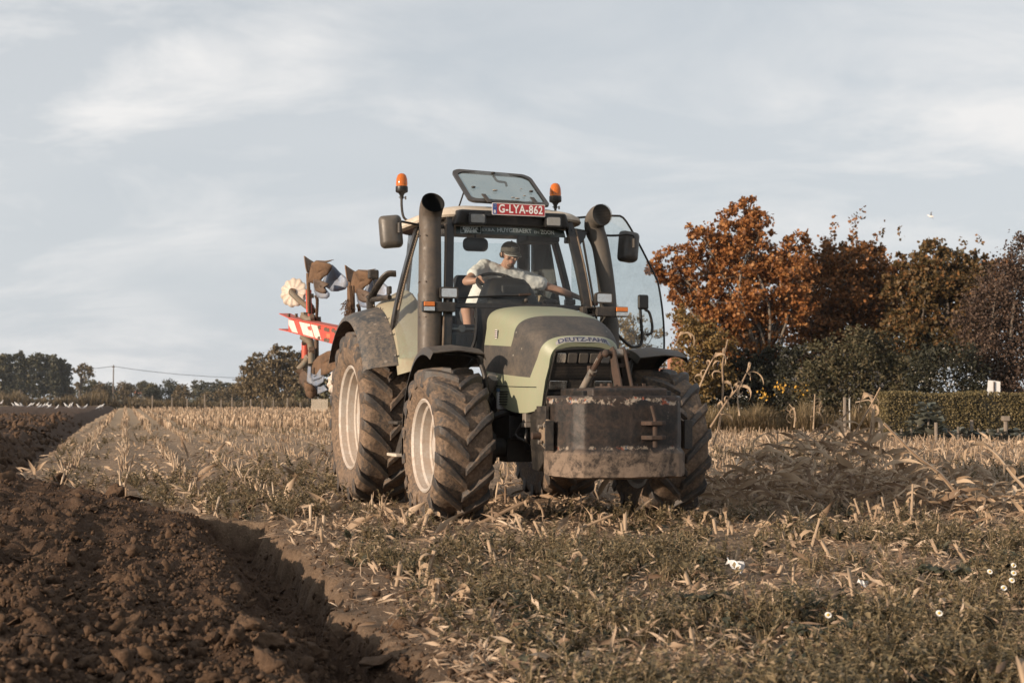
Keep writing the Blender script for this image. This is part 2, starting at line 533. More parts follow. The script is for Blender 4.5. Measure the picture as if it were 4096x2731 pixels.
def build_ground():
    st = 0.0031
    ys = [2.6]
    while ys[-1] < 34: ys.append(ys[-1] * (1 + st))
    while ys[-1] < 260: ys.append(ys[-1] * 1.014)
    while ys[-1] < 6000: ys.append(ys[-1] * 1.12)
    ys = np.array([-400, -60, -10, -2, 0, 1.2, 2.1] + ys)
    us = list(np.arange(-0.50, 0.5001, st * 1.02))
    uo = []; u = 0.5
    while u < 6: u *= 1.09; uo.append(u)
    us = np.array([-x for x in uo[::-1]] + us + uo)
    W = np.maximum(ys, 2.6); W = np.where(ys < 0, 2.6 - ys * .8, W)
    YY = np.repeat(ys[:, None], len(us), 1); XX = us[None, :] * W[:, None]
    ZZ = height(XX, YY)
    ZZ = np.where((YY < 1) | (YY > 400), 0 * ZZ, ZZ)
    nj, ni = YY.shape
    V = np.stack([XX, YY, ZZ], -1).reshape(-1, 3)
    idx = np.arange(nj * ni).reshape(nj, ni)
    F = np.stack([idx[:-1, :-1], idx[:-1, 1:], idx[1:, 1:], idx[1:, :-1]], -1).reshape(-1, 4)
    m, t = new_mat('field_soil')
    co = coords(t)
    at_ = nd(t, 'ShaderNodeAttribute', attribute_name='plough')
    pw = at_.outputs['Fac']
    big = noise(t, co, 0.9, 6, 0.6); mid = noise(t, co, 9, 8, 0.7, 0.3); fin = noise(t, co, 70, 6, 0.7)
    mix3 = mth(t, 'ADD', mth(t, 'MULTIPLY', mid, .6), mth(t, 'MULTIPLY', fin, .4))
    soil = ramp(t, mix3, [(0.32, (0.026, 0.0155, 0.010)), (0.50, (0.078, 0.048, 0.031)), (0.70, (0.15, 0.098, 0.065))])
    land = ramp(t, mix3, [(0.30, (0.085, 0.060, 0.042)), (0.48, (0.215, 0.152, 0.102)), (0.62, (0.31, 0.225, 0.155)), (0.8, (0.40, 0.30, 0.21))])
    # chaff and old leaf bits on the stubble
    vo = nd(t, 'ShaderNodeTexVoronoi', i_Scale=34.0); vo.feature = 'F1'
    mp_ = nd(t, 'ShaderNodeMapping'); mp_.inputs['Scale'].default_value = (1, .35, 1); mp_.inputs['Rotation'].default_value = (0, 0, .7)
    t.links.new(co, mp_.inputs[0]); t.links.new(mp_.outputs[0], vo.inputs['Vector'])
    chm = mth(t, 'MULTIPLY', ramp(t, vo.outputs['Distance'], [(0.0, 1.0), (0.16, 1.0), (0.22, 0.0)]), ramp(t, big, [(0.35, 0.25), (0.65, 0.9)]))
    land = mixc(t, chm, land, (0.42, 0.31, 0.20))
    # far off the stubble reads as one straw-coloured sheet
    g = t.nodes.new('ShaderNodeNewGeometry'); sp = t.nodes.new('ShaderNodeSeparateXYZ'); t.links.new(g.outputs['Position'], sp.inputs[0])
    farf = ramp(t, mth(t, 'DIVIDE', sp.outputs[1], 200.0, clamp=True), [(0.12, 0.0), (0.3, 0.62), (0.75, 0.8)])
    land = mixc(t, farf, land, (0.36, 0.265, 0.17))
    land = mixc(t, ramp(t, mth(t, 'DIVIDE', sp.outputs[1], 400.0, clamp=True), [(0.42, 0.0), (0.46, 1.0)]), land, (0.075, 0.07, 0.03))
    c = mixc(t, pw, land, soil)
    hh = mth(t, 'ADD', mth(t, 'MULTIPLY', mid, .5), mth(t, 'MULTIPLY', fin, .3))
    nrm = bump(t, hh, 1.0, 0.05)
    finish(t, principled(t, c, 0.95, 0, nrm, 0.15))
    o = mesh_np('ground', V, F, m, smooth=False)
    a = o.data.attributes.new('plough', 'FLOAT', 'POINT')
    pm = plowed_mask(XX, YY).ravel()
    pmv = sstep(-0.08 , 0.06, pm)
    pmv = np.where((YY.ravel() > 170) , 0, pmv)
    # the strip beside the furrow is powdered with loose soil
    pmv = np.maximum(pmv, 0.55 * sstep(-0.9, -0.05, pm + 0.5 * (fbm(XX * 3, YY * 3, 3, 81).ravel() - .5)) * (YY.ravel() < 12.5))
    a.data.foreach_set('value', pmv.astype(np.float32))
    tag(o, 'ploughed brown soil, furrows and pale maize stubble land', kind='structure')
    return o
ground = build_ground()

# ---- scattering one prototype many times into one mesh
def scatter(name, protos, P, R, S, material, parent=None, smooth=False, pick=None):
    """protos: list of (V,F tri); P (N,3); R (N,3,3); S (N,) or (N,3)"""
    Vs = []; Fs = []; base = 0
    N = len(P); pick = rng.integers(0, len(protos), N) if pick is None else pick
    S = np.asarray(S, float)
    if S.ndim == 1: S = np.repeat(S[:, None], 3, 1)
    for k, (pv, pf) in enumerate(protos):
        ii = np.nonzero(pick == k)[0]
        if len(ii) == 0: continue
        v = pv[None, :, :] * S[ii][:, None, :]
        v = np.einsum('nij,nkj->nki', R[ii], v) + P[ii][:, None, :]
        f = pf[None, :, :] + (np.arange(len(ii)) * len(pv))[:, None, None] + base
        Vs.append(v.reshape(-1, 3)); Fs.append(f.reshape(-1, pf.shape[1])); base += len(ii) * len(pv)
    return mesh_np(name, np.concatenate(Vs), np.concatenate(Fs), material, smooth, parent)

def rot_z(a):
    c, s = np.cos(a), np.sin(a); z = 0 * a; o = z + 1
    return np.stack([np.stack([c, -s, z], -1), np.stack([s, c, z], -1), np.stack([z, z, o], -1)], -2)
def rot_x(a):
    c, s = np.cos(a), np.sin(a); z = 0 * a; o = z + 1
    return np.stack([np.stack([o, z, z], -1), np.stack([z, c, -s], -1), np.stack([z, s, c], -1)], -2)
def rot_rand(n, r=rng):
    q = r.normal(size=(n, 4)); q /= np.linalg.norm(q, axis=1)[:, None]; w, x, y, z = q.T
    return np.stack([np.stack([1 - 2 * (y * y + z * z), 2 * (x * y - z * w), 2 * (x * z + y * w)], -1),
                     np.stack([2 * (x * y + z * w), 1 - 2 * (x * x + z * z), 2 * (y * z - x * w)], -1),
                     np.stack([2 * (x * z - y * w), 2 * (y * z + x * w), 1 - 2 * (x * x + y * y)], -1)], -2)

def ico(sub, seed, amp=0.35, sc=(1, 1, .75)):
    bm = bmesh.new(); bmesh.ops.create_icosphere(bm, subdivisions=sub, radius=1)
    for v in bm.verts:
        q = v.co * 1.1 + Vector((seed * 3.1, seed, 0))
        k = 1 + amp * (mnoise.noise(q) + .7 * mnoise.noise(q * 2.3) + .5 * mnoise.noise(q * 5))
        v.co = Vector((v.co.x * sc[0], v.co.y * sc[1], v.co.z * sc[2])) * k
    V = np.array([v.co[:] for v in bm.verts]); F = np.array([[v.index for v in f.verts] for f in bm.faces]); bm.free()
    return V, F

m, t = new_mat('clod_soil')
co = coords(t, kind='Object'); g = t.nodes.new('ShaderNodeNewGeometry')
sm = t.nodes.new('ShaderNodeVectorMath'); sm.operation = 'ADD'; t.links.new(g.outputs['Position'], sm.inputs[0])
a1 = noise(t, g.outputs['Position'], 14, 8, .7); a2 = noise(t, g.outputs['Position'], 80, 5, .7)
mm_ = mth(t, 'ADD', mth(t, 'MULTIPLY', a1, .6), mth(t, 'MULTIPLY', a2, .4))
cc = ramp(t, mm_, [(.32, (0.030, .018, .011)), (.5, (.085, .053, .034)), (.70, (.165, .108, .072))])
cc = mixc(t, mth(t, 'MULTIPLY', g.outputs['Random Per Island'], .35), cc, (.125, .080, .050))
finish(t, principled(t, cc, .95, 0, bump(t, mm_, .9, .02), .12))

def soil_points(n, y0, y1, dmin=0.5, dmax=99, umax=.46):
    """random places inside the ploughed land, denser near the camera"""
    out = []
    while sum(map(len, out)) < n:
        Y = y0 * (y1 / y0) ** rng.random(n * 2); X = (rng.random(n * 2) * 2 - 1) * umax * Y
        d = plowed_mask(X, Y); k = (d > dmin) & (d < dmax)
        out.append(np.stack([X[k], Y[k]], -1))
    return np.concatenate(out)[:n]
def shard(seed, npt=12, sc=(1, .85, .6), sub=0, amp=.1):
    """angular lump: hull of random points, then broken up"""
    r = random.Random(seed); bm = bmesh.new()
    for i in range(npt):
        d = Vector((r.gauss(0, 1), r.gauss(0, 1), r.gauss(0, 1))).normalized() * r.uniform(.7, 1.05); bm.verts.new((d.x * sc[0], d.y * sc[1], d.z * sc[2]))
    g_ = bmesh.ops.convex_hull(bm, input=bm.verts[:]); 
    lv = [v for v in bm.verts if not v.link_faces]; bmesh.ops.delete(bm, geom=lv, context='VERTS')
    if sub:
        bmesh.ops.subdivide_edges(bm, edges=bm.edges[:], cuts=sub, use_grid_fill=True)
        bmesh.ops.triangulate(bm, faces=bm.faces[:])
        for v in bm.verts:
            q = v.co * 1.6 + Vector((seed * 2.3, 0, seed)); v.co += v.co.normalized() * (mnoise.noise(q) * amp * 1.6 + mnoise.noise(q * 2.7) * amp + mnoise.noise(q * 6) * amp * .8)
    bmesh.ops.triangulate(bm, faces=bm.faces[:]); bm.verts.index_update()
    V = np.array([v.co[:] for v in bm.verts]); F = np.array([[v.index for v in f.verts] for f in bm.faces]); bm.free()
    return V, F
small = [shard(s_, 14, (1, r_, q_), 1, .16) for s_, (r_, q_) in enumerate(((.8, .6), (.7, .4), (.9, .7), (.6, .35), (.85, .5), (.75, .6), (.5, .3)))]
ico20 = [shard(s_ + 60, 9, (1, .8, .6)) for s_ in range(7)]
def put_soil(name, protos, pts, s, mat_, sink=.35):
    z = height(pts[:, 0], pts[:, 1])
    P = np.stack([pts[:, 0], pts[:, 1], z + s * (.55 - sink)], -1)
    return scatter(name, protos, P, rot_rand(len(pts)), s, mat_)
pts = soil_points(3200, 3.0, 45, 0.45)
s = np.exp(rng.normal(math.log(.024), .55, len(pts))); s = np.clip(s, .010, .08)
tag(put_soil('loose_clods', small, pts, s, MATS['clod_soil']), 'loose crumbly brown clods strewn over the ploughed soil', 'clods', kind='stuff')
pts = soil_points(38000, 2.9, 26, 0.0)
s = np.clip(np.exp(rng.normal(math.log(.012), .5, len(pts))), .005, .035)
tag(put_soil('soil_crumbs', ico20, pts, s, MATS['clod_soil'], .2), 'small soil crumbs scattered across the ploughed land and furrow', 'soil crumbs', kind='stuff')
pts = soil_points(3500, 3.2, 16, -1.0, 0.15)
s = np.clip(np.exp(rng.normal(math.log(.011), .5, len(pts))), .005, .04)
tag(put_soil('edge_crumbs', ico20, pts, s, MATS['clod_soil'], .2), 'loose crumbs along the lip of the open furrow', 'soil crumbs', kind='stuff')

pts = soil_points(2600, 16, 75, 0.6)
s = np.clip(np.exp(rng.normal(math.log(.085), .45, len(pts))), .04, .2)
tag(put_soil('far_clods', small[:4], pts, s, MATS['clod_soil']), 'rough clods on the far part of the ploughed land', 'clods', kind='stuff')
# the largest clods are pieces of the ground, one object each
big_meshes = []
for s_ in range(10):
    V, F = shard(s_ + 40, 16, (1, (.8, .5, .9)[s_ % 3], (.6, .16, .5, .22)[s_ % 4]), 5, (.15, .05, .15, .06)[s_ % 4])
    o = mesh_np('clod', V, F, MATS['clod_soil'], parent=ground)
    big_meshes.append(o)
spots = [(990, 2530, .13), (990, 2270, .07), (1230, 2530, .11), (1500, 2540, .12), (1060, 2680, .12), (130, 2640, .10), (450, 2420, .06), (315, 2190, .10),
         (460, 1975, .18), (520, 1990, .14), (230, 1930, .17), (980, 2030, .13), (960, 2050, .10), (840, 2160, .10), (1600, 2470, .08), (880, 2440, .07), (60, 2680, .11)]
plc = []
for (px, py, r_) in spots:
    d_ = at(px, py, 1.0) - Vector((0, 0, CAM_H)); tt = -CAM_H / d_.z * .96
    plc.append((d_.x * tt, d_.y * tt, r_))
pp = soil_points(120, 3.4, 24, 0.45)
plc += [(x, y, float(np.clip(np.exp(rng.normal(math.log(.058), .3)), .04, .12))) for x, y in pp]
for i, (x, y, r_) in enumerate(plc):
    o = big_meshes[i] if i < 10 else big_meshes[i % 10].copy()
    if i >= 10: COL.objects.link(o)
    z = float(height(np.array([x]), np.array([y]))[0])
    o.location = (x, y, z + r_ * .25); o.rotation_euler = (rnd.uniform(-.5, .5), rnd.uniform(-.5, .5), rnd.uniform(0, 6.28))
    o.scale = (r_ * rnd.uniform(.8, 1.25), r_ * rnd.uniform(.7, 1.1), r_ * rnd.uniform(.6, 1.0))
# ------------------------------------------------------------------ tractor materials
def hood_mat():
    m, t = new_mat('hood_paint')
    co = coords(t); sp = t.nodes.new('ShaderNodeSeparateXYZ'); t.links.new(co, sp.inputs[0])
    x, y, z = sp.outputs
    l1 = mth(t, 'ADD', 2.95 - .54 * 1.70, mth(t, 'MULTIPLY', z, .54))
    l2 = mth(t, 'ADD', 3.395 - .56 * 1.53, mth(t, 'MULTIPLY', z, .56))
    def gate(v, e): return mth(t, 'MULTIPLY', mth(t, 'SUBTRACT', v, e), 400.0, clamp=True)
    in1 = gate(x, l1); in2 = gate(l2, x)
    inx = mth(t, 'MULTIPLY', in1, in2)
    zt_ = mth(t, 'ADD', 1.52, mth(t, 'MULTIPLY', mth(t, 'SUBTRACT', x, 2.07), -0.05))
    zb_ = mth(t, 'ADD', 1.285, mth(t, 'MULTIPLY', mth(t, 'SUBTRACT', x, 2.07), -0.065))
    inz = mth(t, 'MULTIPLY', gate(z, zb_), gate(zt_, z))
    band = mth(t, 'MULTIPLY', inz, mth(t, 'SUBTRACT', 1.0, in1))
    upper = mth(t, 'MULTIPLY', inx, gate(z, zb_))
    grey = mth(t, 'MAXIMUM', band, upper)
    n = noise(t, co, 5, 8, .65, .5); n2 = noise(t, co, 40, 6, .65)
    mix = mth(t, 'ADD', mth(t, 'MULTIPLY', n, .6), mth(t, 'MULTIPLY', n2, .4))
    green = mixc(t, ramp(t, mix, [(.40, 0.0), (.70, .65)]), (0.250, 0.272, 0.180), (0.28, 0.245, 0.175))
    gry = mixc(t, ramp(t, mix, [(.40, 0.0), (.66, .8)]), (0.040, 0.038, 0.036), (0.120, 0.095, 0.072))
    c = mixc(t, grey, green, gry)
    # bird droppings and scuffs
    vo = nd(t, 'ShaderNodeTexVoronoi', i_Scale=9.0); t.links.new(co, vo.inputs['Vector'])
    sp_ = ramp(t, vo.outputs['Distance'], [(0.0, 1.0), (.05, 1.0), (.09, 0.0)])
    sp_ = mth(t, 'MULTIPLY', sp_, ramp(t, noise(t, co, 3.0), [(.50, 0), (.56, 1)]))
    c = mixc(t, mth(t, 'MULTIPLY', sp_, .6), c, (.5, .47, .38))
    rough = mth(t, 'ADD', .30, mth(t, 'MULTIPLY', mth(t, 'MAXIMUM', grey, mix), .42))
    finish(t, principled(t, c, rough, 0, bump(t, n2, .12, .002), .5))
    return m
HOOD = hood_mat()
GREEN = mat('green_paint', (0.26, 0.27, 0.175), .38, 0, .42, (0.27, .21, .15), 4, .12)
GREENB = mat('green_dirty', (0.30, 0.31, 0.19), .5, 0, .55, (0.27, .20, .135), 3, .2)
BLACK = mat('black_plastic', (0.012, 0.0115, 0.011), .38, 0, .12, (0.10, .08, .06), 6, .2)
BLACKD = mat('black_dusty', (0.018, 0.017, 0.016), .5, 0, .26, (0.13, .10, .075), 9, .3)
def fender_mat():
    m, t = new_mat('fender_rubber')
    co = coords(t); a = noise(t, co, 4, 9, .7, .6); b = noise(t, co, 26, 8, .75)
    f = mth(t, 'ADD', mth(t, 'MULTIPLY', a, .5), mth(t, 'MULTIPLY', b, .5))
    c = mixc(t, ramp(t, f, [(.44, 0), (.56, .85)]), (.050, .052, .054), (.175, .140, .108))
    vo = nd(t, 'ShaderNodeTexVoronoi', i_Scale=9.0); t.links.new(co, vo.inputs['Vector'])
    sp_ = mth(t, 'MULTIPLY', ramp(t, mth(t, 'ADD', vo.outputs['Distance'], mth(t, 'MULTIPLY', b, .25)), [(.24, 1.0), (.30, 0.0)]), .8)
    c = mixc(t, sp_, c, (.27, .23, .19))
    finish(t, principled(t, c, .65, 0, bump(t, b, .4, .004), .4)); return m
FEND = fender_mat()
FFEND = mat('front_fender_plastic', (0.015, 0.0145, 0.014), .4, 0, .28, (0.17, .13, .095), 5, .2)
DARK = mat('dark_metal', (0.014, 0.014, 0.014), .45, 0.3, .30, (0.06, .047, .035), 5, .3)
STEEL = mat('worn_steel', (0.30, 0.29, 0.27), .38, .9, .35, DUST, 8, .2)
RUST = mat('rusty_steel', (0.080, 0.045, 0.030), .75, .2, .45, (0.035, .027, .022), 9, .5)
PIPE = mat('pipe_grey', (0.062, 0.055, 0.049), .38, .25, .40, (0.13, .10, .075), 5, .25)
PIPE2 = mat('pipe_plastic', (0.062, 0.056, 0.049), .62, 0, .3, (0.12, .095, .07), 9, .3)
ROOF = mat('roof_cream', (0.60, 0.56, 0.48), .42, 0, .45, (0.42, .34, .26), 5, .12)
RIM = mat('rim_cream', (0.46, 0.435, 0.40), .42, 0, .34, (0.30, .20, .13), 7, .12)
INNER = mat('cab_trim', (0.014, 0.0145, 0.016), .55, 0, .06)
INNERG = mat('cab_grey', (0.055, 0.058, 0.062), .6, 0, .15)
GLASS = glass('cab_glass', (.86, .91, .92), .03, dirty=.12)
GLASSF = glass('windscreen_glass', (.90, .94, .94), .010, dirty=.07)
GLASST = glass('hatch_glass', (.40, .46, .45), .12, (.40, .42, .40), .8, .25)
LENS = mat('lamp_lens', (0.62, 0.61, 0.58), .13, .95, .10, (.30, .24, .18), 5, .5)
ORANGE = mat('amber_lens', (0.62, 0.16, 0.02), .25, 0, .25, (.35, .2, .1), 30, .3)
WHITE = flat('white_paint', (0.75, 0.74, 0.72), .5)
RED = mat('plate_red', (0.36, 0.025, 0.030), .4, 0, .18, (.3, .12, .1), 20, .1)
BLUE = flat('plate_blue', (0.04, 0.085, 0.28), .45)
REDB = mat('beam_red', (0.56, 0.055, 0.030), .45, 0, .30, (0.28, .12, .07), 9, .2)
def tyre_mat():
    m, t = new_mat('muddy_tyre')
    co = coords(t)
    a = noise(t, co, 5.5, 9, .68, .6); b = noise(t, co, 34, 7, .7)
    f = mth(t, 'ADD', mth(t, 'MULTIPLY', a, .6), mth(t, 'MULTIPLY', b, .4))
    fac = ramp(t, f, [(.40, 0.15), (.50, .8), (.60, 1.0)])
    mud = ramp(t, b, [(.3, (0.090, .060, .040)), (.55, (.195, .134, .090)), (.75, (.28, .202, .142))])
    c = mixc(t, fac, (.045, .042, .040), mud)
    r = mth(t, 'ADD', .55, mth(t, 'MULTIPLY', fac, .4))
    finish(t, principled(t, c, r, 0, bump(t, f, .8, .012), .35))
    return m
TYRE = tyre_mat()
def lug_mat():
    m, t = new_mat('tread_rubber')
    g = t.nodes.new('ShaderNodeNewGeometry'); co = g.outputs['Position']
    a = noise(t, co, 6.5, 9, .68, .6); b = noise(t, co, 38, 7, .7)
    f = mth(t, 'ADD', mth(t, 'MULTIPLY', a, .6), mth(t, 'MULTIPLY', b, .4))
    fac = ramp(t, f, [(.46, 0.05), (.54, .40), (.60, 1.0)])
    c = mixc(t, fac, (.040, .038, .037), (.165, .115, .078))
    finish(t, principled(t, c, mth(t, 'ADD', .5, mth(t, 'MULTIPLY', fac, .4)), 0, bump(t, b, .6, .008), .4))
    return m
LUG = lug_mat()

# ------------------------------------------------------------------ tractor
TR = (-.476, 15.15, 0.0)
TRZ = -math.radians(90 - 18.5)
tractor = empty('tractor', TR, TRZ)
tag(tractor, 'muddy pale green and dark grey tractor with open side door, driving over the stubble', 'tractor')
def part(name, parent=None):
    return empty(name, (0, 0, 0), 0, parent or tractor)

# ---- wheels
def lug_proto(R, hw, side, n, w=.042, h=.046):
    """one tread bar from the middle of the tyre out over the shoulder; apex leads downwards at the front"""
    mb = MB(); rings = []
    sweep = hw / R * .98
    prof = [(0.00, 0.0), (.22, .30), (.48, .58), (.74, .82), (.93, .98), (1.0, 1.04), (1.03, 1.07)]
    for i, (u, a) in enumerate(prof):
        yy = side * u * hw * 1.0
        ang = a * sweep - sweep * .5
        rb = R - h - .012 - (.02 * u ** 3)
        top = R - .018 * u ** 2
        if i >= 4: top -= (.0, .012, .055)[i - 4]; 
        if i >= 4: rb -= (.03, .06, .09)[i - 4]
        if i == 0: yy -= side * .012
        ww = w * (1.0 + .35 * u)
        # direction along the bar, for width
        def P(r, da): 
            aa = ang + da / R
            return Vector((r * math.cos(aa), yy, r * math.sin(aa)))
        rings.append([P(rb, -ww * .85), P(top, -ww * .5), P(top, ww * .5), P(rb, ww * .85)])
    mb.loft(rings, closed=True, cap=True)
    return mb
def make_wheel(name_label, c, R, hw, rr, side, nlug, phase, ref_w=.042):
    w = empty('wheel', c, 0, tractor)
    seg = 96
    prof = [(rr + .01, .78 * hw), (rr + .035, .86 * hw), (rr + .09, .97 * hw), ((rr + R) / 2 + .02, 1.02 * hw), (R - .115, .99 * hw), (R - .075, .92 * hw), (R - .052, .72 * hw), (R - .046, .36 * hw), (R - .044, 0)]
    prof = prof + [(r, -y) for (r, y) in prof[::-1][1:]]
    P2 = [prof[0]]
    for a, b in zip(prof[:-1], prof[1:]):
        for k in (1, 2, 3): P2.append((a[0] + (b[0] - a[0]) * k / 3, a[1] + (b[1] - a[1]) * k / 3))
    mb = MB(); mb.lathe(P2, seg * 2, 'y')
    for i, p in enumerate(mb.v):
        q = Vector(p); dd = q.normalized()
        k = mnoise.noise(q * 7 + Vector((c[0], c[1] * 3, 0))) * .008 + mnoise.noise(q * 22) * .005
        # ground pressure flattens the foot of the tyre a little
        z = q.z; bul = 0
        if z < -R * .8: bul = (-z - R * .8) / (R * .2)
        q = q + dd * k; q.y *= 1 + .06 * bul; q.z = max(q.z, -R * .985)
        mb.v[i] = tuple(q)
    mb.build('tyre', TYRE, w, smooth=True, fix=False)
    # rim
    mb = MB(); s = side; a = rr
    y0 = .80 * hw
    mb.lathe([(a + .012, s * (y0 - .02)), (a + .022, s * (y0 + .012)), (a + .008, s * (y0 + .022)), (a - .012, s * (y0 + .004)), (a - .018, s * (y0 - .05)), (a - .035, s * (y0 - .065)), (a - .040, s * (y0 - .13)),
              (a - .062, s * (y0 - .14)), (a - .066, s * (-.3 * hw)), (a - .04, s * (-.5 * hw)), (a - .02, -s * y0), (a + .02, -s * (y0 + .01)), (a + .01, -s * (y0 - .03))], 96, 'y')
    mb.build('rim', RIM, w, smooth=True)
    mb = MB(); yd = s * (y0 - .155)
    mb.lathe([(a - .060, yd), (a - .10, yd + s * .006), (a - .115, yd - s * .01), (.19, yd - s * .045), (.175, yd - s * .03), (.12, yd - s * .03), (.115, yd + s * .05), (.09, yd + s * .07), (0.0005, yd + s * .075)], 64, 'y')
    mb.build('wheel_disc', RIM, w, smooth=True)
    mb = MB()
    for k in range(8):
        t_ = 2 * PI * k / 8; mb.lathe([(.0005, yd - s * .03), (.017, yd - s * .03), (.017, yd - s * .0), (.0005, yd - s * .0)], 6, 'y', (.148 * math.cos(t_), 0, .148 * math.sin(t_)))
    tag(mb.build('wheel_nuts', STEEL, w), kind='stuff')
    # tread bars: one mesh per side of the V, copied round
    protos = {}
    for sd in (-1, 1):
        protos[sd] = None
        for k in range(nlug):
            ang = 2 * PI * (k + (.5 if sd > 0 else 0)) / nlug + phase
            if protos[sd] is None:
                o = lug_proto(R, hw, sd, nlug, ref_w).build('tread_bar', LUG, w, smooth=True, bevel=.009, seg=2, angle=60)
                protos[sd] = o
            else:
                o = protos[sd].copy(); COL.objects.link(o)
            o.parent = w; o.rotation_euler = (0, -ang, 0)
    return w
RR, RF = .877, .662
make_wheel('r', (0, -1.0, .850), RR, .265, .505, -1, 19, .10, .060)
make_wheel('r', (0, 1.0, .850), RR, .265, .505, 1, 19, .23, .060)
make_wheel('f', (2.61, -.955, .645), RF, .235, .375, -1, 16, .05, .054)
make_wheel('f', (2.61, .985, .645), RF, .235, .375, 1, 16, .17, .054)

# ---- chassis
mb = MB()
mb.box(2.2, 3.25, -.24, .24, .55, .95); mb.box(.3, 2.3, -.26, .26, .55, 1.25); mb.box(2.3, 3.1, -.28, .28, .95, 1.35)
mb.box(-.35, .45, -.35, .35, .50, 1.2)
mb.build('chassis', DARK, tractor, bevel=.02)
mb = MB(); mb.tube([(2.61, -.80, .62), (2.61, .80, .62)], .085, 14); mb.box(2.5, 2.72, -.45, .45, .50, .72); mb.tube([(2.61, -.80, .62), (2.61, -.55, .62)], .15, 16); mb.tube([(2.61, .80, .62), (2.61, .55, .62)], .15, 16)
mb.tube([(2.42, -.78, .64), (2.42, .78, .64)], .028, 8)
mb.build('front_axle', DARK, tractor, smooth=True)
mb = MB(); mb.tube([(0, -.85, .85), (0, .85, .85)], .14, 16); mb.tube([(0, -.80, .85), (0, -.5, .85)], .20, 16); mb.tube([(0, .80, .85), (0, .5, .85)], .20, 16)
mb.build('rear_axle', DARK, tractor, smooth=True)
mb = MB(); mb.box(1.05, 1.85, -.78, -.34, .62, 1.18); mb.build('fuel_tank', BLACKD, tractor, bevel=.05, seg=3)
mb = MB(); mb.box(1.05, 1.85, .34, .78, .62, 1.18); mb.build('side_tank', BLACKD, tractor, bevel=.05, seg=3)
# box, hoses, valve and cylinders seen between front wheel and hood
mb = MB(); mb.box(2.48, 2.80, -.46, -.30, .70, .90); mb.box(2.85, 3.3, -.34, -.28, .60, .98); mb.build('bracket_box', DARK, tractor, bevel=.01)
mb = MB(); mb.lathe([(.0005, .0), (.046, .0), (.050, .01), (.050, .13), (.044, .15), (.0005, .15)], 20, 'z', (2.55, -.44, .95)); mb.build('oil_filter', WHITE, tractor, smooth=True)
mb = MB(); mb.lathe([(.0005, .0), (.052, .0), (.052, .028), (.0005, .035)], 20, 'z', (2.55, -.44, 1.098)); mb.build('filter_head', flat('cap_blue', (.10, .16, .24)), tractor, smooth=True)
mb = MB(); mb.tube([(2.42, -.52, 1.14), (2.50, -.50, 1.23)], .055, 14); mb.tube([(2.36, -.54, 1.08), (2.42, -.52, 1.14)], .048, 14); mb.build('silver_canister', mat('foil', (.62, .58, .52), .3, .8, .3), tractor, smooth=True)
mb = MB(); mb.box(3.02, 3.10, -.42, -.34, .84, .97); mb.box(3.0, 3.12, -.43, -.33, .80, .84); mb.build('valve_block', STEEL, tractor, bevel=.008)
for (p0, p1, p2) in (((3.05, -.38, .97), (3.05, -.38, 1.08), (2.98, -.33, 1.02)), ((3.08, -.40, .80), (3.12, -.42, .70), (3.02, -.34, .66)), ((3.03, -.42, .84), (2.98, -.46, .74), (3.08, -.40, .68)), ((2.55, -.44, 1.13), (2.50, -.46, 1.22), (2.44, -.38, 1.10)), ((2.40, -.48, 1.05), (2.44, -.52, .95), (2.52, -.46, .88))):
    mb = MB(); mb.tube(smoothpath([p0, p1, p2], 6), .012, 8); mb.build('hose', BLACK, tractor, smooth=True)
mb = MB(); mb.tube([(2.35, -.32, .84), (3.2, -.34, .80)], .03, 8); mb.tube([(2.35, -.45, .70), (2.95, -.40, .72)], .02, 8)
mb.tube([(2.62, -.62, .86), (2.75, -.28, .98)], .03, 8)
mb.build('steering_rod', DARK, tractor, smooth=True)

# front linkage that carries the weight
for s in (-1, 1):
    mb = MB(); mb.prism([(3.1, s * .33, .95), (3.35, s * .33, .96), (3.75, s * .33, .78), (3.78, s * .33, .66), (3.55, s * .33, .60), (3.3, s * .33, .45), (3.16, s * .33, .46), (3.1, s * .33, .7)], (0, s * .05, 0))
    mb.build('linkage_arm', DARK, tractor, bevel=.01)
mb = MB(); mb.tube([(3.45, -.10, 1.02), (3.72, -.06, 1.27)], .032, 12); mb.tube([(3.70, -.065, 1.25), (3.80, -.045, 1.36)], .018, 10)
mb.build('lift_cylinder', STEEL, tractor, smooth=True)
mb = MB(); mb.tube([(3.70, -.065, 1.25), (3.84, -.03, 1.40)], .022, 8); mb.box(3.66, 3.72, -.09, -.04, 1.22, 1.30); mb.build('cylinder_rod', RUST, tractor, smooth=True)

# ---- hood
HS = [(2.02, .445, 1.22, 1.870), (2.25, .450, 1.14, 1.862), (2.5, .452, 1.04, 1.832), (2.75, .450, .98, 1.782), (2.95, .442, .95, 1.725), (3.10, .430, .93, 1.675), (3.22, .412, .92, 1.628), (3.32, .388, .92, 1.585), (3.38, .362, .93, 1.558), (3.42, .340, .94, 1.535), (3.44, .318, .95, 1.512)]
HY = -.035
def hood_at(x):
    xs = [h[0] for h in HS]; return [float(np.interp(x, xs, [h[k] for h in HS])) for k in (1, 2, 3)]
def hshear(x, z):
    k = np.interp(x, [2.02, 2.6, 3.0, 3.44], [0, .10, .34, .34]); return x - k * (1.50 - z)
NSUP = 3.3
def hood_top(x, y):
    y = y - HY * min(1, (x - 2.02) / .9)
    w, zb, zt = hood_at(x); a = w * .93; r = min(1, abs(y) / a)
    return zt - .20 + .20 * (1 - r ** NSUP) ** (1 / NSUP)
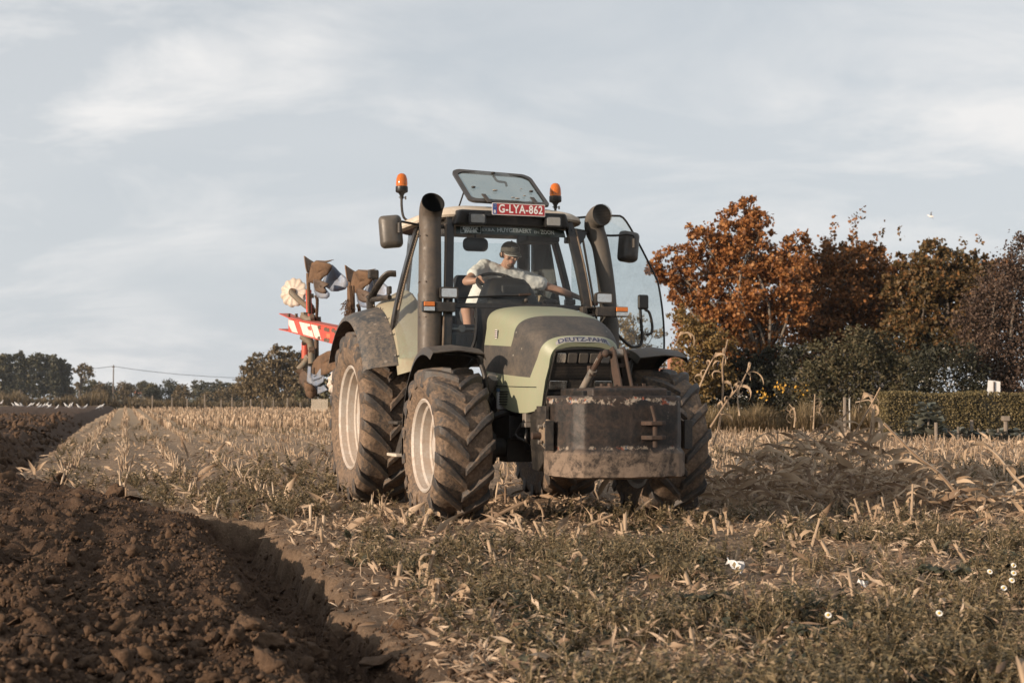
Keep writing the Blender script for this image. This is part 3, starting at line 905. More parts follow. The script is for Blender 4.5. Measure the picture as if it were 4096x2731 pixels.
def hood_ring(x, sc=1.0):
    w, zb, zt = hood_at(x); pts = []
    half = [(w, zb), (w * .995, zb + (zt - .20 - zb) * .33), (w * .98, zb + (zt - .20 - zb) * .66)]
    for k in range(0, 15):
        a = PI / 2 * k / 14; half.append((w * .93 * math.cos(a) ** (2 / NSUP), zt - .20 + .20 * math.sin(a) ** (2 / NSUP)))
    pts = [(-y, z) for (y, z) in half] + [(y, z) for (y, z) in half[::-1][1:]]
    sh = HY * min(1, (x - 2.02) / .9)
    return [Vector((hshear(x, z), y + sh, z)) for (y, z) in pts]
xs = np.concatenate([np.linspace(2.02, 3.2, 22), np.linspace(3.24, 3.44, 9)])
mb = MB(); mb.loft([hood_ring(float(x)) for x in xs], closed=False)
rg = hood_ring(3.44)
inner = [Vector((p.x + .004, p.y * .90, 0.935 + (p.z - .935) * .985 if p.z < 1.2 else p.z - .045 * (p.z - 1.2) / .28)) for p in rg]
mb.loft([rg, [Vector((p.x + .018, p.y * .965, p.z - (.014 if p.z > 1.3 else 0))) for p in rg], inner], closed=False)
b0 = len(mb.v); ring2 = inner
n_ = len(ring2)
mb.v += [tuple(p + Vector((-.02, 0, 0))) for p in ring2]; mb.f.append([b0 + i for i in range(n_)]); mb.mi.append(0)
hood = mb.build('hood', HOOD, tractor, smooth=True, angle=50)
# panel gaps
gapm = flat('gap_black', (.012, .012, .012), .8)
mb = MB()
def on_hood(x0, y, off=.002):
    z = hood_top(x0, y); return Vector((hshear(x0, z), y, z + off))
# side gap between upper and lower covers
for s in (-1, 1):
    mb.tube([Vector((hshear(x, z), s * (hood_at(x)[0] * 1.0 + .001) + HY * min(1, (x - 2.02) / .9), z)) for (x, z) in [(float(a), 1.155 - .02 * (float(a) - 2.3)) for a in np.linspace(2.3, 3.40, 12)]], .0035, 5)
mb.build('panel_gap', gapm, tractor)
# vents on the lower cover
for k in range(6):
    mb = MB(); z = 1.10 - .022 * k; mb.tube([Vector((hshear(x, z), -(hood_at(x)[0] + .002) + HY * min(1, (x - 2.02) / .9), z)) for x in (2.62, 2.8, 2.95)], .0045, 5)
    mb.build('vent_slot', gapm, tractor)
# warning stickers on the hood side
mb = MB()
for k in range(4):
    z = 1.625 - .018 * k
    x0 = 2.39
    mb.add([(x0, -.4505, z), (x0 + .055, -.4510, z), (x0 + .055, -.4510, z + .010), (x0, -.4505, z + .010)], [(0, 1, 2, 3)])
mb.add([(x0 - .004, -.4500, 1.565), (x0 + .06, -.4508, 1.565), (x0 + .06, -.4508, 1.64), (x0 - .004, -.4500, 1.64)], [(0, 1, 2, 3)])
o = mb.build('sticker', [flat('sticker_dark', (.10, .05, .05)), WHITE], tractor, fix=False)
for i, p in enumerate(o.data.polygons): p.material_index = 1 if i == 4 else 0
for i, v in enumerate(o.data.vertices): v.co.y -= (.006 if i < 16 else .004)
o.data.update()

# name strip across the nose
def nose(u, v, w):     # u across (tractor right = -y seen from the front), v up the nose
    y = u * .93 - .035; z0 = hood_top(3.43, y); e = .012 * (u / .25) ** 2
    return Vector((hshear(3.43, z0) + .014 - e - v * .55 + w * .8, y, z0 - .004 + v * .80 + w * .5))
mb = MB(); N = 24
st = [[nose(-.255 + .51 * i / N, -.030 * (1 - .25 * abs(i / N * 2 - 1)), .001), nose(-.255 + .51 * i / N, .030, .001)] for i in range(N + 1)]
mb.add([p for r in st for p in r], [(2 * i, 2 * i + 2, 2 * i + 3, 2 * i + 1) for i in range(N)])
mb.build('name_strip', mat('strip_silver', (.30, .33, .36), .35, .6, .35, (.35, .3, .24), 20, .1), tractor, smooth=True, fix=False)
text_obj('name_lettering', 'DEUTZ-FAHR', .062, lambda u, v, w: nose(u, v * .92, w + .003), flat('letter_dark', (.05, .055, .10), .5), tractor, width=.47, bold=.0015)

# grille
def gp(y, z, dx=0):
    y = y * 1.06 - .03
    return Vector((3.44 + .020 - .34 * (1.50 - z) + dx, y, z))
def gbox(mb, y0, y1, z0, z1, d0, d1):
    mb.hexa([gp(y0, z0, d0), gp(y1, z0, d0), gp(y1, z1, d0), gp(y0, z1, d0), gp(y0, z0, d1), gp(y1, z0, d1), gp(y1, z1, d1), gp(y0, z1, d1)])
mb = MB()
outl = [(-.27, .96), (-.262, 1.10), (-.245, 1.30), (-.232, 1.405), (-.21, 1.43), (0, 1.445), (.21, 1.43), (.232, 1.405), (.245, 1.30), (.262, 1.10), (.27, .96)]
mb.prism([gp(y, z, -.02) for y, z in outl], (.022, 0, 0))
mb.build('grille_backing', flat('grille_black', (.010, .010, .010), .7), tractor)
mb = MB(); mb.tube([gp(y, z, .006) for y, z in smoothpath([(a, b, 0) for a, b in outl], 4) for _ in (0,)] if False else [gp(p.x, p.y, .006) for p in smoothpath([(a, b, 0) for a, b in outl], 4)], .010, 8)
mb.build('grille_frame', BLACK, tractor, smooth=True)
for k in range(5):
    y0 = -.222 + k * .0905
    pts = rrect(y0 + .041, 1.368, .076, .082, .014)
    if k in (0, 4):
        mb = MB(); mb.prism([gp(y, z, .004) for y, z in rrect(y0 + .041, 1.368, .084, .09, .016)], (.008, 0, 0)); hl = mb.build('work_lamp', BLACK, tractor)
        mb = MB(); mb.prism([gp(y, z, .012) for y, z in rrect(y0 + .041, 1.368, .070, .076, .012)], (.006, 0, 0)); mb.build('lens', LENS, hl, bevel=.002)
    else:
        mb = MB(); mb.prism([gp(y, z, .004) for y, z in pts], (.016, 0, 0)); mb.build('blank_cover', PIPE2, tractor, bevel=.005)
for k in range(9):
    mb = MB(); z = 1.215 + k * .0115; gbox(mb, -.245, .245, z, z + .006, .002, .008); mb.build('grille_bar', BLACKD, tractor)
mb = MB(); gbox(mb, -.25, .25, 1.310, 1.322, .002, .014); gbox(mb, -.255, .255, 1.198, 1.208, .002, .014); mb.build('grille_crossbar', BLACK, tractor)
for s in (-1, 1):
    mb = MB(); mb.prism([gp(y, z, .003) for y, z in rrect(s * .185, 1.150, .165, .086, .014)], (.012, 0, 0)); hl = mb.build('headlight', BLACK, tractor)
    mb = MB(); mb.prism([gp(y, z, .014) for y, z in rrect(s * .185, 1.150, .145, .068, .010)], (.008, 0, 0)); mb.build('lens', LENS, hl, bevel=.003)
mb = MB(); gbox(mb, -.10, .10, 1.11, 1.19, .002, .012); mb.build('grille_panel', BLACKD, tractor, bevel=.003)
mb = MB(); gbox(mb, -.29, .29, .86, 1.09, -.05, .004); mb.build('nose_underside', BLACK, tractor, bevel=.01)

# ---- exhaust (right) and air intake (left)
exA = Vector((1.66, -.845, 0))
mb = MB()
def rings_tube(path, rs, n=36):
    m = MB(); m.tube(path, rs, n, cap=False); return m
m1 = rings_tube([exA + Vector((0, 0, z)) for z in (1.30, 1.5, 1.98)], .112, 40)
m1.build('exhaust_guard', PIPE, tractor, smooth=True)
m1 = rings_tube([exA + Vector((0, 0, z)) for z in (1.97, 2.3, 2.625)], [.107, .104, .100], 40)
m1.build('exhaust_pipe', PIPE, tractor, smooth=True)
m1 = rings_tube([exA + Vector((0, 0, 1.975)), exA + Vector((0, 0, 1.995))], .1135, 40); m1.build('exhaust_collar', PIPE, tractor, smooth=True)
# tail piece: short elbow whose mouth faces forwards
pth = smoothpath([exA + Vector(p) for p in ((0, 0, 2.60), (0, 0, 2.67), (.015, 0, 2.735), (.055, .0, 2.79), (.105, .0, 2.82))], 4)
m1 = MB(); m1.tube(pth, [.100, .100, .100, .101, .102, .103, .104, .105, .106, .107, .108, .108, .108, .108, .108, .108, .108][:len(pth)], 36, cap=False); no = len(pth)
m1.build('exhaust_outlet', PIPE, tractor, smooth=True)
m1 = MB(); m1.tube(pth, .099 if False else [.090 + .0006 * i for i in range(len(pth))], 32, cap=False); m1.tube([pth[2], pth[3]], .088, 20); m1.build('exhaust_bore', flat('soot', (.004, .004, .004), .9), tractor, smooth=True)
for z in (1.38, 1.78, 2.10, 2.52):
    for a in (-2.2, -1.3, -.6):
        m1 = MB(); p = exA + Vector((math.cos(a) * .111, math.sin(a) * .111, z)); m1.ball(p, .007, 6, 4); m1.build('rivet', RUST, tractor)
# intake
pA = [(1.50, .985, 1.30), (1.50, .985, 1.75), (1.47, .975, 2.1), (1.43, .93, 2.5), (1.40, .885, 2.66), (1.42, .87, 2.74), (1.49, .875, 2.79), (1.57, .885, 2.80)]
pA = smoothpath(pA, 5)
rs = [float(np.interp(p.z + .35 * (p.x - 1.44 if p.z > 2.7 else 0), [1.3, 1.76, 1.78, 2.5, 2.66, 2.9], [.095, .095, .083, .083, .095, .108])) for p in pA]
m1 = MB(); m1.tube(pA, rs, 28, cap=False)
m1.build('air_intake_pipe', PIPE2, tractor, smooth=True)
pe = pA[-1]; dv = (pA[-1] - pA[-2]).normalized()
m1 = MB(); m1.tube([pe, pe + dv * .012], [rs[-1] + .004, rs[-1] + .002], 28, cap=False); m1.tube([pe - dv * .02, pe - dv * .012], rs[-1] - .004, 28)
m1.build('intake_mouth', PIPE2, tractor, smooth=True)
for k in range(-6, 7):
    h = math.sqrt(max(0, (rs[-1] - .006) ** 2 - (k * .0145) ** 2)); m1 = MB(); m1.tube([pe - dv * .004 + Vector((0, -h, k * .0145)), pe - dv * .004 + Vector((0, h, k * .0145))], .003, 4); m1.build('intake_slat', BLACK, tractor)

# ---- fenders
def arc_sheet(cx, cz, rows, a0, a1, n=28, th=.012):
    """rows: (y, radius-function) ; returns thick sheet"""
    m = MB(); top = []; bot = []
    for i in range(n + 1):
        a = math.radians(a0 + (a1 - a0) * i / n)
        top.append([Vector((cx + r(a) * math.cos(a), y, cz + r(a) * math.sin(a))) for (y, r) in rows])
        bot.append([Vector((cx + (r(a) - th) * math.cos(a), y, cz + (r(a) - th) * math.sin(a))) for (y, r) in rows])
    rings = [t_ + b_[::-1] for t_, b_ in zip(top, bot)]
    m.loft(rings, closed=True, cap=True)
    return m
for s in (-1, 1):
    rr_ = lambda base: (lambda a: base)
    m1 = arc_sheet(0, .85, [(s * .70, rr_(1.30)), (s * .80, rr_(1.245)), (s * .90, rr_(1.18)), (s * .985, rr_(1.105))], 22, 132)
    m1.build('rear_fender', GREEN, tractor, smooth=True, angle=50)
    m1 = arc_sheet(0, .85, [(s * .975, rr_(1.12)), (s * 1.10, rr_(1.085)), (s * 1.20, rr_(1.055)), (s * 1.27, rr_(1.02)), (s * 1.285, rr_(.985))], 27, 146)
    m1.build('fender_extension', FEND, tractor, smooth=True, angle=60)
    for k in range(7):
        a = math.radians(32 + k * 14); m1 = MB(); m1.ball((1.135 * math.cos(a), s * .992, .85 + 1.135 * math.sin(a)), .012, 8, 5); m1.build('fender_bolt', STEEL, tractor)
    # inner panel between fender and cab floor
    m1 = MB(); pts = [(1.30 * math.cos(math.radians(a)), s * .70, .85 + 1.30 * math.sin(math.radians(a))) for a in range(22, 133, 10)]
    m1.prism(pts + [(-.5, s * .70, 1.2), (.9, s * .70, 1.1)], (0, -s * .02, 0)); m1.build('inner_panel', GREENB, tractor)
    # front fenders: black arcs over the front wheels
    cz = .645; cx = 2.61
    def rf(k): return lambda a: .775 + k + .05 * max(0, math.cos((a - math.radians(95)))) ** 4
    y0 = s * .70; y1 = s * 1.165
    m1 = arc_sheet(cx, cz, [(y0 - s * .02, rf(-.05)), (y0, rf(.0)), (s * .93, rf(.028)), (y1 - s * .02, rf(.004)), (y1, rf(-.05))], 72 if s < 0 else 68, 192, 30, .010)
    m1.build('front_fender', FFEND, tractor, smooth=True, angle=50)
    m1 = MB(); m1.tube(smoothpath([(2.61, s * .60, .80), (2.75, s * .64, 1.1), (2.70, s * .72, 1.38), (2.61, s * 1.0, 1.42)], 6), .022, 8); m1.tube([(2.2, s * .72, 1.27), (2.75, s * .72, 1.37)], .018, 8); m1.build('fender_stay', DARK, tractor, smooth=True)
# boarding steps (right side)
for z, x0 in ((.50, .98), (.80, 1.02)):
    m1 = MB(); m1.box(x0, x0 + .36, -1.08, -.82, z, z + .028); m1.build('step', ROOF if z < .6 else BLACKD, tractor, bevel=.006)
m1 = MB(); m1.prism([(1.05, -1.02, .52), (1.22, -1.02, .52), (1.30, -.86, 1.15), (1.16, -.86, 1.15)], (.0, .012, 0)); m1.build('step_hanger', BLACKD, tractor)
# ------------------------------------------------------------------ cab
def bar(mb, a, b, w, d, up=(0, 0, 1)):
    """rectangular bar between two points"""
    a = Vector(a); b = Vector(b); t_ = (b - a).normalized(); u = t_.cross(Vector(up)).normalized(); v = u.cross(t_)
    q = []
    for p in (a, b):
        q += [p + u * w / 2 + v * d / 2, p - u * w / 2 + v * d / 2, p - u * w / 2 - v * d / 2, p + u * w / 2 - v * d / 2]
    mb.add(q, [(3, 2, 1, 0), (4, 5, 6, 7), (0, 1, 5, 4), (1, 2, 6, 5), (2, 3, 7, 6), (3, 0, 4, 7)]); return mb
def post(name, pts, w, d, m=INNER, up=(1, 0, 0)):
    mb = MB(); P = smoothpath(pts, 5)
    rings = []
    for i, p in enumerate(P):
        t_ = (P[min(i + 1, len(P) - 1)] - P[max(i - 1, 0)]).normalized(); u = t_.cross(Vector(up)).normalized(); v = u.cross(t_).normalized()
        rings.append([p + u * w / 2 + v * d / 2, p - u * w / 2 + v * d / 2, p - u * w / 2 - v * d / 2, p + u * w / 2 - v * d / 2])
    mb.loft(rings, True, True)
    return mb.build(name, m, tractor, bevel=.006)
def A(z, s=1):      # front post line
    t_ = (z - 1.42) / (2.72 - 1.42); return Vector((1.76 - .33 * t_ + .05 * math.sin(PI * t_), s * (.715 - .12 * t_ + .01 * math.sin(PI * t_)), z))
def B(z, s=1):      # rear post line
    t_ = (z - 1.42) / (2.72 - 1.42); return Vector((.68, s * (1.00 - .30 * t_ + .03 * math.sin(PI * t_)), z))
POSTM = mat('cab_post', (.013, .0125, .012), .30, 0, .15, (.12, .09, .065), 7, .2)
for s in (-1, 1):
    post('front_post', [A(z, s) for z in (1.15, 1.42, 1.8, 2.2, 2.55, 2.74)], .075, .07, POSTM)
    post('rear_post', [B(z, s) for z in (1.35, 1.6, 2.0, 2.4, 2.74)], .05, .10, POSTM)
    mb = MB(); mb.tube([A(z, s) + Vector((.035, s * .045, 0)) for z in (1.42, 1.7, 2.0, 2.3, 2.55, 2.66)], .011, 8); mb.build('post_seal', mat('seal', (.10, .075, .055), .35, .3, .3), tractor, smooth=True)
# middle post on the right
post('corner_post', [Vector((-.04, -.66, 1.85)), Vector((-.04, -.62, 2.3)), Vector((-.02, -.58, 2.74))], .06, .06, POSTM)
# perforated trim along the right rear post
mb = MB(); 
for k in range(26):
    z = 1.98 + k * .0265; p = B(z, -1) + Vector((.075, -.006, 0)); mb.box(p.x - .008, p.x + .008, p.y - .012, p.y - .002, z - .008, z + .008)
tag(mb.build('trim_holes', flat('hole_black', (.01, .01, .01)), tractor), kind='stuff')
mb = MB(); rings = []
for z in np.linspace(1.9, 2.68, 12): p = B(float(z), -1); rings.append([p + Vector((.055, -.004, 0)), p + Vector((.10, -.004, 0)), p + Vector((.10, .004, 0)), p + Vector((.055, .004, 0))])
mb.loft(rings, True, True); mb.build('side_trim', mat('trim_tan', (.20, .155, .115), .5, .2, .4), tractor)
# windscreen: curved pane between the front posts
def ws(u, z, off=0):
    a = A(z, 1); y = u * (a.y - .035); bow = .085 * (1 - u * u)
    return Vector((a.x + .005 + bow + off, y, z))
def pane(name, fn, nu, nv, m, th=.006, parent=None):
    mb = MB(); g0 = [[Vector(fn(i / nu, j / nv, 0)) for j in range(nv + 1)] for i in range(nu + 1)]
    vs = [p for r in g0 for p in r]; fs = []
    for i in range(nu):
        for j in range(nv):
            a = i * (nv + 1) + j; fs.append((a, a + nv + 1, a + nv + 2, a + 1))
    mb.add(vs, fs); return mb.build(name, m, parent or tractor, smooth=True, fix=False)
pane('windscreen', lambda u, v, w: ws(u * 2 - 1, 1.915 + v * (2.655 - 1.915)), 16, 8, GLASSF)
pane('lower_pane', lambda u, v, w: ws(-1 + u * .34, 1.40 + v * (1.865 - 1.40)), 4, 4, GLASSF)
pane('lower_pane', lambda u, v, w: ws(1 - u * .34, 1.40 + v * (1.865 - 1.40)), 4, 4, GLASSF)
# cross bar under the windscreen and frames
mb = MB(); rings = []
for i in range(15):
    u = i / 14 * 2 - 1; rings.append([ws(u, 1.868, .012), ws(u, 1.915, .012), ws(u, 1.915, -.03), ws(u, 1.868, -.03)])
mb.loft(rings, True, True); mb.build('windscreen_sill', POSTM, tractor, bevel=.004)
# black engine wall between the lower panes
mb = MB(); rings = []
for i in range(9):
    u = -.66 + 1.32 * i / 8; rings.append([ws(u, 1.38, .01), ws(u, 1.868, .01), ws(u, 1.868, -.05), ws(u, 1.38, -.05)])
mb.loft(rings, True, True); mb.build('bulkhead', BLACK, tractor)
mb = MB()
for s in (-1, 1):
    mb.tube(smoothpath([ws(s * .66, 1.865, .014), ws(s * .665, 1.7, .02), ws(s * .70, 1.55, .03), ws(s * .78, 1.42, .03)], 5), .016, 8)
mb.build('hood_seal', BLACK, tractor, smooth=True)
# visor band with lettering behind the top of the windscreen
VG = flat('visor_green', (.012, .022, .016), .4)
pane('visor_band', lambda u, v, w: ws(u * 1.9 - .95, 2.575 + v * .075, -.012), 16, 2, VG)
WL = flat('letter_white', (.85, .84, .80), .6); GL = flat('letter_grey', (.42, .43, .41), .6)
def vis(u0, z0, sc=1): return lambda u, v, w: ws((u + u0) / .57, z0 + v * sc, -.006)
text_obj('visor_lettering', 'B.V.B.A.', .040, vis(-.245, 2.617), GL, tractor, width=.125, bold=.001)
text_obj('visor_lettering', 'HUYGEBAERT', .056, vis(.010, 2.617), GL, tractor, width=.34, bold=.0012)
text_obj('visor_lettering', 'EN', .036, vis(.232, 2.610), GL, tractor, width=.05)
text_obj('visor_lettering', 'ZOON', .056, vis(.345, 2.615), GL, tractor, width=.145, bold=.0012)
mb = MB()
for (u0, u1, z0, z1) in ((-.500, -.315, 2.645, 2.648), (-.500, -.315, 2.582, 2.585), (-.500, -.497, 2.582, 2.648), (-.318, -.315, 2.582, 2.648)):
    mb.add([ws(u0 / .57, z0, -.005), ws(u1 / .57, z0, -.005), ws(u1 / .57, z1, -.005), ws(u0 / .57, z1, -.005)], [(0, 1, 2, 3)])
mb.build('badge_frame', WL, tractor, fix=False)
text_obj('badge_lettering', 'DEUTZ', .032, vis(-.408, 2.630), WL, tractor, width=.145, bold=.003)
text_obj('badge_lettering', 'FAHR', .032, vis(-.405, 2.601), WL, tractor, width=.120, bold=.003)
# side panes
def side_pane(s, x0f, x1f, z0, z1):
    return lambda u, v, w: (lambda z: (A(z, s) * u + B(z, s) * (1 - u)) + Vector((0, s * .05 * math.sin(PI * u), 0)))(z0 + v * (z1 - z0))
pane('side_window', side_pane(-1, 0, 0, 1.42, 2.70), 12, 10, GLASS)
# rear window
pane('rear_window', lambda u, v, w: Vector((-.06 - .10 * math.sin(PI * u), (u * 2 - 1) * .60, 1.9 + v * .78)), 8, 6, GLASS)
for s in (-1, 1):
    pane('quarter_window', lambda u, v, w: Vector((-.02, s * .62, 1.9 + v * .8)) * (1 - u) + (B(1.9 + v * .8, s)) * u, 4, 6, GLASS)
mb = MB(); mb.box(-.10, .0, -.66, .66, 1.40, 1.90); mb.box(.0, .70, .66, .70, 1.40, 1.95); mb.box(.0, .70, -.70, -.66, 1.40, 1.95); mb.build('rear_wall', INNER, tractor, bevel=.01)
mb = MB()
mb.prism([(.02, .58, 1.88), (.02, .70, 1.88), (.02, .70, 2.72), (.02, .56, 2.72)], (-.06, 0, 0)); mb.build('pillar_trim', INNER, tractor, bevel=.01)
mb = MB(); mb.prism([(.02, .705, 1.88), (.50, .86, 1.88), (.50, .72, 2.70), (.02, .705, 2.70)], (0, .02, 0)); mb.build('grey_panel', INNERG, tractor, bevel=.004)
# floor
mb = MB(); mb.box(.3, 1.72, -.68, .68, 1.36, 1.41); mb.build('cab_floor', BLACK, tractor, bevel=.01)
mb = MB(); mb.prism([(1.72, -.74, 1.10), (1.30, -.74, 1.12), (1.30, -.74, 1.42), (1.74, -.74, 1.42)], (0, .10, 0)); mb.build('cab_side_panel', BLACKD, tractor, bevel=.01)
mb = MB(); mb.prism([(1.72, .66, 1.10), (1.30, .66, 1.12), (1.30, .66, 1.42), (1.74, .66, 1.42)], (0, .10, 0)); mb.build('cab_side_panel', BLACKD, tractor, bevel=.01)
# roof: cream shell with drooping eaves, dark recess under it
def roof_ring(k, z, e=0):
    pts = []
    for (x, y) in rrect(.70, 0, 1.58 * k, 1.64 * k, .26 * k, 7):
        dz = -.02 * (abs(y) / .83) ** 3 + .03 * max(0, (x - .9) / .6) ** 2 * (1 - min(1, abs(y) / .6) ** 2)
        tap = 1 - .06 * max(0, (x - .3)) ; pts.append(Vector((x, y * tap, z + dz + e)))
    return pts
mb = MB(); mb.loft([roof_ring(.93, 2.735), roof_ring(1.0, 2.745), roof_ring(1.015, 2.765), roof_ring(1.0, 2.80), roof_ring(.93, 2.835), roof_ring(.75, 2.865), roof_ring(.45, 2.885), roof_ring(.15, 2.89)], True, True)
mb.build('roof', ROOF, tractor, smooth=True, angle=40)
mb = MB(); mb.loft([roof_ring(.88, 2.72), roof_ring(.93, 2.745)], True, True); mb.build('roof_lining', INNER, tractor, bevel=.01)
# front header with lamps and plate
mb = MB(); mb.hexa([(1.35, -.64, 2.655), (1.54, -.57, 2.655), (1.54, .57, 2.655), (1.35, .64, 2.655), (1.33, -.62, 2.80), (1.56, -.52, 2.80), (1.56, .52, 2.80), (1.33, .62, 2.80)]); mb.build('front_header', BLACK, tractor, bevel=.02)
for y0 in (-.375, .375):
    mb = MB(); mb.prism([(1.565, y, z) for y, z in rrect(y0, 2.712, .165, .105, .018)], (.055, 0, -.004)); hl = mb.build('roof_lamp', BLACK, tractor, bevel=.006)
    mb = MB(); mb.prism([(1.618, y, z) for y, z in rrect(y0, 2.710, .135, .078, .012)], (.008, 0, 0)); mb.build('lens', mat('lens_dull', (.30, .31, .31), .3, .2, .5, (.25, .24, .22), 20), hl, bevel=.003)
mb = MB(); mb.box(1.55, 1.61, -.30, -.20, 2.74, 2.77); mb.box(1.55, 1.61, .20, .30, 2.74, 2.77); mb.build('plate_bracket', BLACK, tractor)
# number plate
PX = 1.635
mb = MB(); mb.prism([(PX, y, z) for y, z in rrect(.02, 2.805, .525, .112, .008)], (.004, 0, 0)); pl_ = mb.build('number_plate', WHITE, tractor)
mb = MB(); mb.prism([(PX + .0042, y, z) for y, z in rrect(.02, 2.805, .513, .100, .006)], (.0012, 0, 0)); mb.build('plate_face', RED, pl_)
mb = MB(); mb.prism([(PX + .0056, y, z) for y, z in rrect(-.2165, 2.805, .040, .100, .004)], (.0008, 0, 0)); mb.build('plate_band', BLUE, pl_)
PW = flat('plate_white', (.80, .78, .76), .5)
text_obj('plate_lettering', 'G-LYA-862', .098, lambda u, v, w: (PX + .0070 + w, u + .040, 2.805 + v * 1.10), PW, pl_, width=.435, bold=.0022, spacing=1.08)
text_obj('plate_country', 'B', .040, lambda u, v, w: (PX + .0070 + w, u - .2165, 2.778 + v), PW, pl_, bold=.001)
mb = MB()
for k in range(12):
    a = 2 * PI * k / 12; mb.box(PX + .0064, PX + .0068, -.2165 + .013 * math.cos(a) - .0015, -.2165 + .013 * math.cos(a) + .0015, 2.832 + .013 * math.sin(a) - .0015, 2.832 + .013 * math.sin(a) + .0015)
tag(mb.build('plate_stars', flat('star_yellow', (.55, .45, .08)), pl_), kind='stuff')

# open roof hatch: tinted glass in a black rim, tilted up from the front edge
hc = [Vector((1.45, .41, 2.865)), Vector((.86, .40, 3.245)), Vector((.86, -.42, 3.27)), Vector((1.45, -.40, 2.88))]   # fl, rl, rr, fr
def hatch(u, v, w=0):
    n_ = Vector((.55, 0, .83)); return (hc[3] * (1 - u) + hc[0] * u) * (1 - v) + (hc[2] * (1 - u) + hc[1] * u) * v + n_ * (w + .03 * math.sin(PI * u) * 1.0)
out = [(x + .5, y + .5) for x, y in rrect(0, 0, 1, 1, .11, 5)]
mb = MB(); inn = [((x - .5) * .90 + .5, (y - .5) * .84 + .5) for x, y in out]
mb.loft([[hatch(u, v, -.010) for u, v in inn], [hatch(u, v, -.012) for u, v in out], [hatch(u, v, .012) for u, v in out], [hatch(u, v, .010) for u, v in inn]], True)
hf = mb.build('roof_hatch', mat('hatch_rim', (.022, .021, .021), .4, 0, .22, (.12, .10, .08), 8), tractor, smooth=True, angle=40)
mb = MB(); N = 10
mb.add([hatch(.03 + .94 * i / N, .04 + .92 * j / 4, 0) for i in range(N + 1) for j in range(5)], [(i * 5 + j, (i + 1) * 5 + j, (i + 1) * 5 + j + 1, i * 5 + j + 1) for i in range(N) for j in range(4)])
mb.build('hatch_pane', GLASST, hf, smooth=True, fix=False)
for (u, v) in ((.14, .42), (.86, .42), (.5, .90)):
    mb = MB(); p = hatch(u, v, .012); mb.ball(p, .022, 12, 6, (1, 1, .5)); mb.build('hatch_knob', BLACKD, hf, smooth=True)
for u in (.20, .80):
    mb = MB(); bar(mb, hatch(u, .18, .018), hatch(u + .02, -.06, .012), .045, .012, (0, 0, 1)); mb.build('hatch_hinge', BLACKD, hf, bevel=.004)
mb = MB(); mb.tube(smoothpath([hatch(.5, .86, -.012), hatch(.53, .76, -.03), hatch(.62, .74, -.03), hatch(.60, .60, -.02)], 4), .012, 8); mb.build('hatch_handle', BLACKD, hf, smooth=True)
mb = MB(); mb.tube([(1.05, -.40, 2.86), hatch(.05, .45, -.01)], .008, 8); mb.build('gas_strut', BLACK, hf)
# little clods splashed on the hatch
for (u, v, r) in ((.38, .32, .022), (.55, .12, .016), (.72, .22, .014), (.60, .10, .02), (.74, .45, .010)):
    mb = MB(); mb.ball(hatch(u, v, .012), r, 9, 5, (1, 1.3, .3)); mb.build('mud_splash', flat('dry_mud', (.38, .31, .24), .9), hf, smooth=True)

# beacons
def beacon(foot, top, xo):
    b = part('beacon_lamp')
    p0 = Vector(foot); p1 = Vector(top)
    mb = MB(); mb.tube(smoothpath([p0, Vector((p1.x, p1.y + (p0.y - p1.y) * .25, p0.z + .05)), Vector((p1.x, p1.y, p0.z + .16)), p1], 6), .013, 8); mb.build('beacon_stalk', BLACKD, b, smooth=True)
    mb = MB(); mb.lathe([(.0005, -.055), (.018, -.055), (.020, -.02), (.032, 0), (.058, .012), (.062, .02), (.062, .065), (.058, .07), (.0005, .07)], 28, 'z', p1); mb.build('beacon_base', BLACK, b, smooth=True)
    mb = MB(); mb.lathe([(.057, .068), (.059, .10), (.055, .145), (.044, .18), (.025, .197), (.0005, .203)], 28, 'z', p1); mb.build('beacon_lens', AMB, b, smooth=True)
    mb = MB(); mb.lathe([(.03, .09), (.036, .12), (.03, .15)], 18, 'z', p1); mb.build('reflector', STEEL, b, smooth=True)
    mb = MB(); mb.tube([p1 + Vector((0, -.03, -.04)), p1 + Vector((0, .035, -.04))], .005, 6); mb.ball(p1 + Vector((0, .04, -.035)), .010, 8, 5); mb.ball(p1 + Vector((0, .04, -.052)), .010, 8, 5); mb.build('wing_bolt', STEEL, b)
m_, t = new_mat('beacon_amber')
pr = t.nodes.new('ShaderNodeBsdfPrincipled'); pr.inputs['Base Color'].default_value = (.80, .20, .02, 1); pr.inputs['Roughness'].default_value = .12
pr.inputs['Transmission Weight'].default_value = .45; pr.inputs['IOR'].default_value = 1.35; pr.inputs['Coat Weight'].default_value = .4
finish(t, pr.outputs[0]); AMB = m_
beacon((.42, -.72, 2.80), (.42, -.80, 3.085), 0)
beacon((.92, .66, 2.80), (.92, .65, 2.985), 0)

